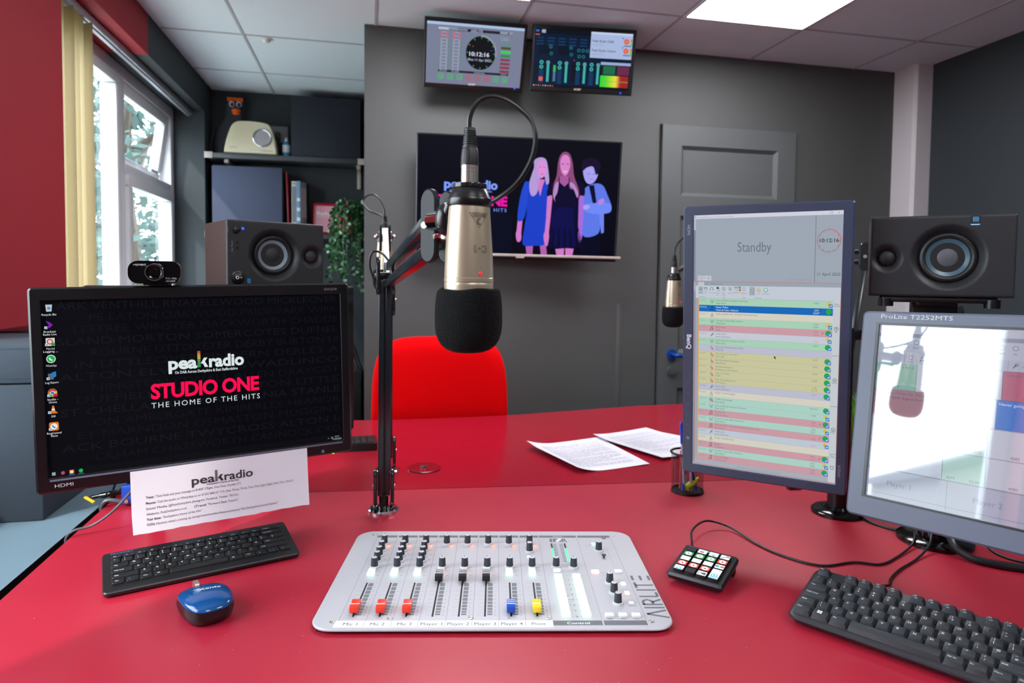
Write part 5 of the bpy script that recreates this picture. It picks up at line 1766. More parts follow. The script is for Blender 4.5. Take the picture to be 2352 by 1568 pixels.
# level meter scale and numbers
for s2 in (387, 399.5):
    for k in range(19):
        prect(s2 - 3.6, 306 - k * 4.4, s2 + 3.6, 308 - k * 4.4, '#6c6e74')
for k in range(10):
    ptext(str(k * 5), 393.3, 304 - k * 8.6, 3.2); prect(374, 306 - k * 8.6, 378, 306.4 - k * 8.6, '#9a9ca2')
for k in range(8):
    ptext(str(k + 1), 397.5, 155 - k * 17.4, 6.5, '#4f5158'); prect(389.5, 157 - k * 17.4, 393, 157.5 - k * 17.4, '#6c6e74'); prect(402, 157 - k * 17.4, 405.5, 157.5 - k * 17.4, '#6c6e74')
for x, q in ((446, 'VoIP'), (466.5, 'Ann.'), (487, 'Aux')): ptext(q, x, 27.2, 3.6)
ptext('Talk to', 466, 42, 3.8); ptext('Auto Cue', 488, 66, 3.2); ptext('Cue reset', 488, 99, 3.2); ptext('Auto cue', 488, 132, 3.2); ptext('On Air', 458.5, 181, 3.6)
ptext('Studio', 457, 302, 3.4); ptext('CRM', 449, 297, 3.4)
prect(363, 196.5, 363.4, 209, '#9a9ca2'); prect(363, 208.6, 374, 209, '#9a9ca2'); prect(484.5, 190, 485, 288, '#9a9ca2'); prect(479, 288, 485, 288.5, '#9a9ca2')
m.lathe([(.0033, .0004), (.0028, .0006), (0, .0006)], 'slot', Qm @ T(.4866, .335, ZT), 20)
m.lathe([(.0045, 0), (.0045, .0007), (.0034, .0008)], 'nickel', Qm @ T(.4866, .335, ZT), 20)
m.lathe([(.0018, 0), (.0018, .004), (.004, .0045), (.0042, .006), (0, .0065)], 'knob_grey', Qm @ T(.4725, .2445, ZT), 12)
m.build('top_plate', t)
scr = MB(); scr.lathe([(.0042, 0), (.0040, .0009), (.0028, .0012), (.0024, .0006), (0, .0006)], 'nickel', None, 16)
sm = scr.build('screw', t)
sm.matrix_local = Qm @ T(.033, .3515, ZT)
for x, y in ((.508, .3485), (.031, .0215), (.507, .0205), (.114, .031), (.236, .032), (.3535, .031), (.392, .0945), (.256, .349)):
    q = sm.copy(); C.objects.link(q); q.matrix_local = Qm @ T(x, y, ZT)


def knob_mesh(pointer):
    a = MB()
    seg = 48
    def fl(r, z, amp):
        return [((r + amp * (1 if (k // 2) % 3 == 0 else 0) * -1) * cos(2 * pi * k / seg), (r + amp * (1 if (k // 2) % 3 == 0 else 0) * -1) * sin(2 * pi * k / seg), z) for k in range(seg)]
    a.loft([fl(.0064, .0036, .0), fl(.0062, .005, .0004), fl(.0055, .016, .0006), fl(.0051, .0178, .0003), fl(.0046, .0183, 0)], 'knob_grey')
    if pointer == 'red':
        a.box((0, .0058, .0105), (.0008, .0010, .013), 'fader_red', 0, RX(3))
    b_ = MB()
    b_.lathe([(.0088, 0), (.0088, .0022), (.0080, .0034), (.0066, .0038)], 'knob_cap', None, 32)
    c_ = MB()
    c_.lathe([(.0046, .0180), (.0046, .0187), (.0040, .0191), (0, .0191)], 'knob_cap', None, 24)
    c_.box((0, .0022, .0192), (.0009, .0048, .0006), 'fader_red' if pointer == 'red' else 'slot', 0)
    return a, b_, c_


KN = {}
def knob(x, y, pointer, ang):
    M_ = Qm @ T(x * mm_, y * mm_, ZT) @ RZ(ang)
    if pointer not in KN:
        a, b_, c_ = knob_mesh(pointer)
        o = a.build('knob', t)
        s_ = b_.build('knob_skirt', o); k_ = c_.build('knob_cap', o, label='pale cap with a %s pointer line' % ('red' if pointer == 'red' else 'black'))
        KN[pointer] = (o, s_, k_)
        o.matrix_local = M_
        return
    o, s_, k_ = KN[pointer]
    o2 = o.copy(); C.objects.link(o2); o2.parent = t; o2.matrix_local = M_
    for q in (s_, k_):
        q2 = q.copy(); C.objects.link(q2); q2.parent = o2


for i in range(8):
    knob(chx[i] + 20, 306, 'red', -5 if i < 7 else -35)
for i in range(3):
    for y in (276, 251.5, 229.5):
        knob(chx[i] + 20, y, 'black', 40 if y > 240 else 10)
for i in range(8):
    knob(chx[i] + 19.5, 205, 'black', 18)
knob(337, 271, 'red', -30)
knob(381, 205.5, 'black', 15); knob(412, 203.5, 'black', 15); knob(468, 275, 'black', -5)
knob(466, 144, 'red', -10); knob(467, 109, 'red', 12); knob(467, 74.5, 'red', 75)


def button(x, y, wx, wy, h, kind, name='button'):
    M_ = Qm @ T(x * mm_, y * mm_, ZT)
    b_ = MB()
    colm = {'w': 'button_white'}.get(kind, 'led')
    col = {'g': '#9affc0', 'G': '#c4ffdc', 'r': '#ff8a74', 'R': '#ffc0b8', 'w': '#ffffff'}[kind]
    vs, fs = rbox((wx * mm_, wy * mm_, h * mm_), .0008, 2)
    b_.add([v + Vector((0, 0, h * mm_ / 2)) for v in vs], fs, colm, None, col)
    o = b_.build(name, t)
    o.matrix_local = M_
    if kind in 'gr':
        pass
    return o


for i in range(8):
    x = chx[i] + 29.8
    o = button(x, 292.5, 7.2, 7.2, 3.0, 'r'); o['label'] = 'small button glowing red'
for i in range(8):
    lit = i not in (3, 4, 5)
    button(chx[i] + 18.3, 191, 12, 10, 5, 'w')
    o = button(chx[i] + 18.3, 178, 12, 13, 5, 'G' if lit else 'R'); o['label'] = 'button glowing %s' % ('pale green' if lit else 'pale red')
button(336.5, 240, 11.5, 8.5, 5, 'w')
button(381, 187, 13, 8, 5, 'w')
for s2 in (380.8, 412.2):
    for k in range(8):
        o = button(s2, 157 + 6 - k * 17.4, 13, 15.6, 5, 'G'); o['label'] = 'button glowing pale green'
o = button(447.5, 183.5, 13, 9, 4, 'R'); o['label'] = 'button glowing red'
button(488, 184.5, 13, 9, 4, 'w')
for y, kd in ((140, 'G'), (107.5, 'R'), (74, 'w')):
    button(488, y, 8, 8, 3, kd)
for x in (446.5, 466.8, 487):
    button(x, 35, 13, 9.5, 4.5, 'w')
o = button(462, 304, 7, 8, 3, 'g'); o['label'] = 'small button glowing green'
# the two level meters: rows of small lamps
for s2 in (381, 406.5):
    lm = MB()
    for k in range(18):
        lit = k >= 5
        z = 307 - k * 4.4
        vs, fs = rbox((.0032, .0026, .0008), .0003, 1)
        lm.add([v + Vector((s2 * mm_, z * mm_, ZT + .0004)) for v in vs], fs, 'led' if lit else 'slot', Qm, '#48f090' if lit else '#101010')
    lm.build('level_meter', t)


# faders
for i in range(8):
    fx = chx[i] + 18.3
    mt = ('fader_red', 'fader_red', 'fader_red', 'fader_black', 'fader_black', 'fader_black', 'fader_blue', 'fader_yellow')[i]
    fy = 158 if i in (3, 4, 5) else 53
    lab = {'fader_red': 'red', 'fader_black': 'black', 'fader_blue': 'blue', 'fader_yellow': 'yellow'}[mt] + ' fader cap'
    a = MB()
    L = []
    wx = .0064
    prof = [(-.0125, .003), (-.0130, .008), (-.0125, .0115), (-.0085, .0135), (-.002, .0112), (0, .0108), (.002, .0112), (.0085, .0135), (.0120, .0125), (.0125, .008), (.0125, .003)]
    a.loft([[(-wx, y, z) for y, z in prof], [(-wx + .0004, y * 1.01, z * 1.01 if z > .01 else z) for y, z in prof][:], [(wx - .0004, y * 1.01, z * 1.01 if z > .01 else z) for y, z in prof], [(wx, y, z) for y, z in prof]], mt)
    a.box((0, 0, .0112), (.0126, .0012, .0006), 'button_white', 0)
    for k, y in enumerate((.0045, .0075)):
        if i < 3: continue
        a.box((0, y, .0124 + k * .0009), (.0126, .0008, .0007), 'button_white' if i != 7 else 'fader_yellow', 0)
    o = a.build('fader', t, 30, lab)
    o.matrix_local = Qm @ T(fx * mm_, fy * mm_, ZT + .0005)
    s_ = MB(); s_.box((0, 0, .0015), (.002, .029, .004), 'slot', .0005); s_.build('fader_stem', o)

# ------------------------------------------------------------------ shortcut keypad
ku = Vector((.6686, -.7417, 0)).normalized()
kvv = Vector((-.7238, -.6655, -.1821))
Mq = frame((.5701, 1.0823, -.4835), ku, kvv) @ RX(90) @ Matrix.Diagonal((1, .93, .93, 1))
t = thing('shortcut_keypad', 'small black keypad with green, red and white picture keys beside the console', 'keypad', Mq @ T(.0475, -.1, -.02))
Qp = T(-.0475, .1, .02)
b = MB()
b.loft([[(p[0], p[1], -.013) for p in rrect(.001, -.099, .094, -.0, .004)], [(p[0], p[1], -.004) for p in rrect(-.001, -.1025, .096, .001, .006)], [(p[0], p[1], 0) for p in rrect(.001, -.099, .094, -.001, .004)]], 'key_black', Qp)
b.text('ADVENT', .006, -.0065, .0045, 'ink', Qp, '#8a8c94', bold=.02, z=.0002)
vs, fs = rbox((.017, .0025, .0006), .0002, 1)
b.add([v + Vector((.043, -.0075, .0003)) for v in vs], fs, 'led', Qp, '#35e060')
b.build('body', t)
b = MB()
b.b6(.004, .016, -.018, -.004, -.033, -.012, 'key_black', .002, Qp); b.b6(.079, .091, -.018, -.004, -.033, -.012, 'key_black', .002, Qp)
b.build('rear_foot', t)


def pic_key(x0, y0, x1, y1, kind):
    m = MB()
    a, d = (x1 - x0) / 2, (y0 - y1) / 2
    base = {'k': '#1b1a26', 'g': '#2a9a52', 'r': '#e2463a'}.get(kind[0], '#e6e9ec')
    m.loft([[(p[0], p[1], 0) for p in rrect(-a, -d, a, d, .001, 2)], [(p[0], p[1], .0055) for p in rrect(-a + .0006, -d + .0006, a - .0006, d - .0006, .001, 2)]], 'key_black', cap0=False)
    h = .00555
    m.poly([(p[0], p[1]) for p in rrect(-a + .0009, -d + .0009, a - .0009, d - .0009, .0008, 2)], 'ink', None, base, h)
    def circ(x, y, rx, ry, col, z):
        m.poly([(x + rx * cos(k * .349), y + ry * sin(k * .349)) for k in range(18)], 'ink', None, col, z)
    if kind in ('g', 'r'):
        circ(0, 0, a * .68, d * .78, '#e8ecec', h + .0001)
        if kind == 'g':
            m.poly([(-.0015, -.0022), (.003, 0), (-.0015, .0022)], 'ink', None, '#2a9a62', h + .0002)
        else:
            m.poly([(-.0028, -.002), (.0028, -.002), (0, .0026)], 'ink', None, '#c42a38', h + .0002)
    if kind == 'w1':
        circ(-.001, -.0015, .0042, .002, '#cc4456', h + .0001); m.text('Record', 0, .002, .0026, 'ink', None, '#a0a4a8', 'c', 0, h + .0001)
    if kind == 'w2':
        m.poly([(-.003, -.0045), (.003, -.0045), (0, -.0005)], 'ink', None, '#cc4456', h + .0001); m.text('Eject', 0, .002, .0026, 'ink', None, '#a0a4a8', 'c', 0, h + .0001)
    if kind == 'w3':
        m.poly([(-.0065, -.004), (-.006, -.005), (.003, .0008), (.0024, .0018)], 'ink', None, '#5a4a4c', h + .0001); circ(.0045, .0022, .0035, .0018, '#b06a50', h + .0002)
    if kind == 'w4':
        circ(-.0042, .0005, .0035, .003, '#3fa890', h + .0001); m.poly([(.0012, -.0022), (.0075, -.0022), (.0075, .0026), (.0012, .0026)], 'ink', None, '#e0564a', h + .0001)
    if kind == 'h':
        m.poly([(-a + .001, -d + .001), (a - .001, -d + .001), (a - .001, -d + .0045), (-a + .001, -d + .0045)], 'ink', None, '#9fcfe6', h + .00005)
        m.text('Log Window', 0, .003, .0023, 'ink', None, '#a0a4a8', 'c', 0, h + .0001)
        m.poly([(-.005, -.0015), (0, .0022), (.005, -.0015), (.004, -.0015), (0, .0013), (-.004, -.0015)], 'ink', None, '#2f6f8a', h + .0001)
        m.poly([(-.0035, -.005), (-.0028, -.005), (-.0028, -.001), (-.0035, -.001)], 'ink', None, '#2f6f8a', h + .0001); m.poly([(.0028, -.005), (.0035, -.005), (.0035, -.001), (.0028, -.001)], 'ink', None, '#2f6f8a', h + .0001)
    if kind == 'b':
        m.poly([(-.0062, -.005), (-.0052, -.005), (-.0052, .0045), (-.0062, .0045)], 'ink', None, '#3f464e', h + .0001); m.poly([(-.0045, 0), (.006, -.0042), (.006, .0038)], 'ink', None, '#3f464e', h + .0001)
    if kind == 'p':
        m.poly([(-a + .001, -d + .001), (a - .001, -d + .001), (a - .001, -d + .009), (-a + .001, -d + .009)], 'ink', None, '#a8d6ec', h + .00005)
        circ(0, -.0045, .0056, .0056, '#2f9a90', h + .0001); circ(0, -.0045, .0046, .0046, '#c4e2ee', h + .0002); m.poly([(-.0014, -.0066), (.0022, -.0045), (-.0014, -.0024)], 'ink', None, '#2f9a90', h + .0003)
        m.text('Play Next Mix', 0, .0035, .0023, 'ink', None, '#a0a4a8', 'c', 0, h + .0001)
    o = m.build('key', t)
    o.matrix_local = Qp @ T((x0 + x1) / 2, (y0 + y1) / 2, 0)


px = [.0085, .0285, .0485, .0685]
py = [-.012, -.0285, -.045, -.0615, -.078]
lay = ['kggrr', '', '']
grid = [['k', 'g', 'w', 'r', 'h'], ['w1', 'g', 'w', 'r', 'k'], ['w2', 'g', 'w', 'r', 'b'], ['w3', 'r', 'w4', 'p', None]]
for i in range(4):
    for j in range(5):
        k = grid[i][j]
        if k is None: continue
        y1 = py[j] - (.0145 if k != 'p' else .031)
        pic_key(px[i], py[j], px[i] + .0175, y1, k)

# ------------------------------------------------------------------ microphones on boom arms
S_ = .000473
def mz(y): return (.105 - (y - 418) * .000474)


def microphone(label, loc, rz, group, cable, front=True):
    """origin at the axis, at the level of the foam's lower end + 0"""
    t = thing('microphone', label, 'microphone', T(*loc) @ RZ(rz), group)
    z0 = mz(804)
    def zz(y): return mz(y) - z0
    def pr(*pts): return [(r * S_, zz(y)) for r, y in pts]
    m = MB(); m.lathe(pr((0, 672), (56, 672), (56.6, 650), (56.6, 645), (56, 644), (56, 642), (57, 641), (57, 633), (56.2, 632), (56, 620), (54, 570), (50.5, 520), (47.5, 480), (46, 466), (0, 466)), 'champagne', None, 48)
    MT = Matrix(((1, 0, 0, 0), (0, 0, -1, 0), (0, 1, 0, 0), (0, 0, 0, 1)))
    n0 = len(m.v)
    def st(x0, y0, x1, y1, w_=.9):
        dx, dy = x1 - x0, y1 - y0; L = math.hypot(dx, dy); nx, ny = -dy / L * w_ / 2, dx / L * w_ / 2
        N = max(1, int(L / 3))
        for q in range(N):
            a, b = q / N, (q + 1) / N
            m.poly([(x0 + dx * a + nx, y0 + dy * a + ny), (x0 + dx * b + nx, y0 + dy * b + ny), (x0 + dx * b - nx, y0 + dy * b - ny), (x0 + dx * a - nx, y0 + dy * a - ny)], 'ink', None, '#3c342c', 0)
    def px(x, y): return (x - 1079, -(y - 418))
    tri = [px(1064, 488), px(1109, 488), px(1087, 521)]
    for a, b in zip(tri, tri[1:] + tri[:1]): st(*a, *b, 1.0)
    r_ = [px(1070, 490), px(1103, 490), px(1103, 497), px(1070, 497)]
    for a, b in zip(r_, r_[1:] + r_[:1]): st(*a, *b, .8)
    m.text('BEHRINGER', *px(1101.5, 491.5), 6.2, 'ink', None, '#3c342c', 'l', .02, 0, width=30, rot=180)
    for k in range(10):
        a0, a1 = radians(50 + k * 26), radians(50 + (k + 1) * 26)
        cx, cy = px(1087, 507)
        st(cx + 5 * cos(a0), cy + 6.5 * sin(a0), cx + 5 * cos(a1), cy + 6.5 * sin(a1), 2.4)
        st(cx + 2.2 * cos(a0), cy + 3 * sin(a0), cx + 2.2 * cos(a1), cy + 3 * sin(a1), 1.2)
    # outlined C-1, upside down because the microphone hangs
    def outline(pts, w_=1.0):
        for a, b in zip(pts, pts[1:]): st(*px(*a), *px(*b), w_)
    outline([(1092, 561), (1094, 560.5), (1102, 560.5), (1104, 563), (1104, 573), (1101.5, 576), (1094, 576), (1092, 573.5), (1092, 571.5), (1094.5, 571.5), (1095.5, 573.5), (1100, 573.5), (1101.5, 572), (1101.5, 564.5), (1100, 563), (1092, 563), (1092, 561)])
    outline([(1083, 566), (1089, 566), (1089, 568.4), (1083, 568.4), (1083, 566)])
    outline([(1074, 576), (1074, 560.5), (1076.5, 560.5), (1076.5, 573), (1080, 573), (1080, 575.5), (1074, 576)])
    prof = [(672, 56), (620, 56), (570, 54), (520, 50.5), (480, 47.5), (466, 46)]
    for k in range(n0, len(m.v)):
        x, y, _ = m.v[k]
        yp = 418 - y
        rad = 50
        for (ya, ra), (yb_, rb) in zip(prof, prof[1:]):
            if yb_ <= yp <= ya: rad = rb + (ra - rb) * (yp - yb_) / (ya - yb_)
        rad += .45
        X = max(-.98, min(.98, x / rad))
        m.v[k] = (x * S_, -rad * math.sqrt(1 - X * X) * S_, zz(yp))
    m.build('body', t)
    m = MB(); m.ell((9 * S_, -56.2 * S_, zz(622.5)), (3.6 * S_, 2.5 * S_, 4.2 * S_), 'led', None, 14, 8, '#d00814'); m.build('status_light', t, label='small red light')
    m = MB(); m.lathe(pr((46, 470), (50, 469.5), (51, 468), (51, 454), (50, 452), (48, 451), (44, 441), (39, 431), (37, 429), (20, 429)), 'satin_black', None, 48)
    m.build('collar', t)
    m = MB()
    seg = 72
    def kn(r, y): return [((r - (.7 if (k // 2) % 2 and 420 < y < 428 else 0)) * S_ * cos(2 * pi * k / seg), (r - (.7 if (k // 2) % 2 and 420 < y < 428 else 0)) * S_ * sin(2 * pi * k / seg), zz(y)) for k in range(seg)]
    m.loft([kn(37, 429.5), kn(39.5, 428), kn(39.8, 427), kn(39.8, 421), kn(39, 419), kn(20, 418)], 'satin_black'); m.build('lock_ring', t)
    m = MB(); m.lathe(pr((19.8, 418), (19.8, 395), (19.3, 394.5), (19.3, 393), (19.8, 392.5), (19.8, 386), (19.3, 385.5), (19.3, 384.5), (19.8, 384), (19.8, 375), (18, 374)), 'nickel', None, 36); m.build('plug_sleeve', t, label='pale metal plug sleeve')
    m = MB(); m.lathe(pr((20.6, 377), (20.8, 374), (20.2, 360), (19, 344), (17.5, 338), (16.8, 337)), 'rubber', None, 36)
    for k in range(12):
        a = 2 * pi * k / 12
        m.bar((20.4 * S_ * cos(a), 20.4 * S_ * sin(a), zz(372)), (18.8 * S_ * cos(a), 18.8 * S_ * sin(a), zz(346)), 2.6 * S_, 1.6 * S_, 'rubber', .0003)
    pts = [(17.2, 338)]
    for k in range(7):
        y = 334 - k * 4.9
        r = 16.8 - k * .45
        pts += [(r, y), (r, y - 2.2), (r - 2.2, y - 2.5), (r - 2.2, y - 4.4)]
    pts += [(13.6, 300), (13.6, 294), (12.4, 292), (6, 292)]
    m.lathe(pr(*pts), 'rubber', None, 28); m.build('plug_boot', t)
    # foam windshield
    m = MB()
    seg, L = 56, []
    for q, (r, y) in enumerate([(52, 668), (58, 660), (66, 657), (72, 661), (75, 672), (77, 690), (78, 715), (78, 740), (76, 758), (71, 774), (63, 787), (52, 796), (38, 801.5), (20, 804), (0.01, 804.5)]):
        L.append([((r + (1.2 * sin(3 * a + 1) if r > 40 else 0)) * S_ * cos(a), (r + (1.2 * sin(3 * a + 1) if r > 40 else 0)) * S_ * sin(a), zz(y + (1.8 * sin(2.0 * a + .6) + 1.3 * sin(5 * a) if q < 4 else 0))) for a in [2 * pi * k / seg for k in range(seg)]])
    m.loft(L[::-1], 'foam'); m.build('foam_windshield', t, 80, 'black foam windshield')
    if cable:
        inv = t.matrix_world.inverted()
        m = MB(); m.tube([inv @ Vector(p) for p in cable], .0028, 'cable_black', 10, 8); m.build('cable', t)
    return t


def side_plate(m, c, axis, along, ln, wd, th, mm, M=None):
    """long rounded cheek plate of a boom joint"""
    a = Vector(axis).normalized(); l = Vector(along).normalized(); b = l.cross(a).normalized()
    P_ = rrect(-wd / 2, -ln / 2, wd / 2, ln / 2, wd / 2 * .98, 8)
    def L(k, h): return [tuple(Vector(c) + b * (x * k) + l * (y * (1 - (1 - k) * wd / ln)) + a * h) for x, y in P_]
    m.loft([L(.86, -th / 2), L(1, -th / 4), L(1, th / 4), L(.86, th / 2)], mm, M)


def boom(label, base, pivot, head, lat, group, rot=0, pole_w=.027, lower=True, gap=.030, cable=None, ends=None, lat_head=None):
    """desk boom: chrome flange, lower pole to the pivot, two parallel bars to the head joint; lat = sideways axis of the joints"""
    B, P, Hd = Vector(base), Vector(pivot), Vector(head)
    t = thing('boom_arm', label, 'microphone arm', Matrix.Translation(B), group)
    inv = Matrix.Translation(-B)
    lat = Vector(lat).normalized()
    m = MB(); m.lathe([(.034, 0), (.034, .004), (.031, .007), (.020, .0085), (.012, .012), (0, .012)], 'chrome', None, 40); m.build('flange', t, label='chrome desk flange')
    up = (P - B).normalized()
    m = MB()
    for s in (-1, 1):
        side_plate(m, B + up * .052 + lat * s * .0185, lat, up, .085, .030, .008, 'arm_black', inv)
        m.cyl(inv @ (B + up * .055 + lat * s * .021), inv @ (B + up * .055 + lat * s * .0245), .0045, 'nickel', seg=16)
    m.cyl(inv @ (B + up * .008), inv @ (B + up * .04), .010, 'black_plastic', seg=16)
    m.build('base_joint', t)
    m = MB()
    fw = lat.cross(up).normalized()
    for s in (-1, 1):
        m.bar(inv @ (B + up * .035 + lat * s * pole_w * .27), inv @ (P - up * .01 + lat * s * pole_w * .27), pole_w * .46, pole_w * .62, 'arm_black', .002, up=tuple(fw))
    m.bar(inv @ (B + up * .03 - fw * .0 ), inv @ (P - up * .015), pole_w * .5, pole_w * .40, 'black_plastic', 0, up=tuple(fw))
    m.build('lower_pole', t)
    d = (Hd - P)
    perp = lat.cross(d).normalized()
    if perp.z < 0: perp = -perp
    for k, s in enumerate((.5, -.5)):
        a_, b_ = (Vector(ends[k][0]), Vector(ends[k][1])) if ends else (P + Vector((0, 0, gap * s)) + d * .01, Hd + Vector((0, 0, gap * s)) - d * .01)
        m = MB(); m.bar(inv @ a_, inv @ b_, .0145 if not ends else .018, .0145 if not ends else .018, 'arm_black', .0018)
        m.build('arm_bar', t)
    m = MB()
    for s in (-1, 1):
        side_plate(m, P + lat * s * .0155, lat, (0, 0, 1), .084, .030, .009, 'arm_black', inv)
        m.cyl(inv @ (P + lat * s * .019), inv @ (P + lat * s * .0225), .005, 'nickel', seg=16)
    m.cyl(inv @ (P - lat * .016), inv @ (P + lat * .016), .008, 'black_plastic', seg=16)
    m.build('pivot_joint', t)
    m = MB()
    tilt = Vector((0, 0, 1))
    if lat_head: lat = Vector(lat_head).normalized()
    for s in (-1, 1):
        side_plate(m, Hd + lat * s * .0135, lat, tilt, .088, .030, .008, 'joint_black', inv)
    m.build('head_joint', t)
    m = MB()
    for s in (() if ends else (-1, 1)):
        for z in (.014, -.012):
            m.cyl(inv @ (Hd + lat * s * .012 + Vector((0, 0, z))), inv @ (Hd + lat * s * .0195 + Vector((0, 0, z))), .0055, 'nickel', seg=18)
    if not ends: m.build('joint_bolt', t)
    if cable:
        m = MB(); m.tube([inv @ Vector(p) for p in cable], .0026, 'cable_black', 8, 8); m.build('cable', t)
    return t, inv


# front microphone
def W_(x, y, z): return (x, y, z + CZ)


MXx, MYy = .1065, .7055
cab = [W_(MXx, .712, mz(295)), W_(MXx + .0005, .712, mz(273)), W_(MXx + .005, .712, mz(247)), W_(MXx + .0135, .712, mz(228)), W_(MXx + .026, .709, mz(222)), W_(MXx + .041, .705, mz(231)), W_(MXx + .056, .702, mz(252)),
       W_(MXx + .067, .700, mz(277)), W_(MXx + .071, .699, mz(307)), W_(MXx + .0705, .700, mz(338)), W_(MXx + .066, .703, mz(372)), W_(MXx + .056, .712, mz(411)), W_(MXx + .043, .726, mz(438)), W_(MXx + .024, .748, mz(458)),
       W_(MXx - .012, .770, mz(463)), W_(MXx - .023, .796, mz(462)), W_(.0765, .83, mz(470)), W_(.074, .88, mz(484))]
mic = microphone('champagne studio microphone hanging upside down in the foreground with black foam end', W_(MXx, MYy, mz(804) - .003), 9, 'studio microphones', cab)
A = lambda *p: Vector(W_(*p))
head = A(.0825, .789, .0615)
t, inv = boom('black boom arm rising from the studio desk, holding the nearest microphone', (.033, 1.465, DESK), W_(.0355, 1.462, .004), tuple(head), (1, -.02, 0), 'microphone boom arms', gap=.034, lat_head=(.85, .53, 0), ends=[(W_(.046, 1.455, .024), W_(.0725, .802, .0672)), (W_(.042, 1.455, -.013), W_(.0865, .797, .044))],
              cable=[W_(.052, 1.40, .020), W_(.030, 1.44, .050), W_(.008, 1.445, .055), W_(.002, 1.45, .025), W_(.014, 1.45, -.010), W_(.025, 1.452, -.02)])
# chrome yoke and ball between arm and microphone
m = MB()
m.cyl(inv @ A(.0745, .774, .067), inv @ A(.0838, .744, .066), .0115, 'chrome', seg=28)
m.bar(inv @ A(.077, .774, .048), inv @ A(.088, .742, .047), .012, .008, 'chrome', .002)
m.cyl(inv @ A(.0655, .7795, .062), inv @ A(.0632, .776, .062), .0042, 'nickel', seg=18)
m.build('yoke', t, label='shiny chrome yoke')
m = MB(); m.ell(inv @ Vector((.0855, .7385, .066 + CZ)), (.013, .013, .019), 'satin_black'); m.cyl(inv @ Vector((.0815, .738, .056 + CZ)), inv @ Vector((MXx - .0165, .7305, .080 + CZ)), .008, 'satin_black'); m.build('ball_joint', t)

# microphone behind it, across the table
M2x, M2y = .050, 2.146
mic2 = microphone('champagne microphone farther back, half hidden behind a pale arm near the ivy', W_(M2x, M2y, -.045), 176, 'studio microphones',
                  [W_(M2x, M2y, .197), W_(M2x - .004, M2y, .225), W_(M2x - .028, M2y + .01, .262), W_(M2x - .055, M2y + .02, .262), W_(M2x - .067, M2y + .01, .240), W_(M2x - .05, M2y - .01, .212), W_(M2x - .012, M2y - .03, .195), W_(M2x - .002, M2y - .045, .17)])
t, inv = boom('boom arm standing on the guest table by the round cable cover, behind the first arm', (.049, 1.768, DESK), W_(.049, 1.772, -.06), W_(M2x, M2y - .055, .125), (1, 0, 0), 'microphone boom arms', gap=.028)
m = MB(); m.bar(inv @ Vector(W_(.0495, 1.80, -.04)), inv @ Vector(W_(M2x, M2y - .072, .15)), .017, .010, 'trunking', .002); m.build('arm_cover', t, label='pale strip along the arm')
m = MB()
for s in (-1, 1):
    m = MB()
    m.ell(inv @ Vector(W_(M2x + s * .027, M2y - .055, .127)), (.007, .007, .008), 'chrome')
    m.build('clamp_knob', t)

# microphone at right, in front of the door
M3x, M3y = 1.0035, 2.033
mic3 = microphone('champagne microphone hanging in front of the door, left of the portrait monitor', W_(M3x, M3y, -.158), 20, 'studio microphones',
                  [W_(M3x, M3y, .084), W_(M3x + .003, M3y, .108), W_(M3x + .017, M3y - .002, .133), W_(M3x + .04, M3y - .01, .146), W_(M3x + .08, M3y - .03, .14), W_(M3x + .12, M3y - .06, .115), W_(M3x + .16, M3y - .10, .10)])
lat3 = Vector((.707, .707, 0))
t, inv = boom('boom arm behind the portrait monitor carrying the microphone by the door', (1.315, 1.625, DESK), W_(1.412, 1.640, .075), W_(M3x + .05, M3y - .045, .070), lat3, 'microphone boom arms', gap=.03)
m = MB(); m.cyl(inv @ Vector(W_(M3x + .05, M3y - .045, .06)), inv @ Vector(W_(M3x + .012, M3y - .008, .035)), .009, 'satin_black'); m.build('ball_joint', t)
m = MB()
for q in (.25, .62):
    p = Vector(W_(1.315, 1.625, -.52)) * (1 - q) + Vector(W_(1.412, 1.640, .075)) * q
    m.box(inv @ p, (.04, .045, .03), 'black_plastic', .004)
    m.build('cable_clip', t)
    m = MB()

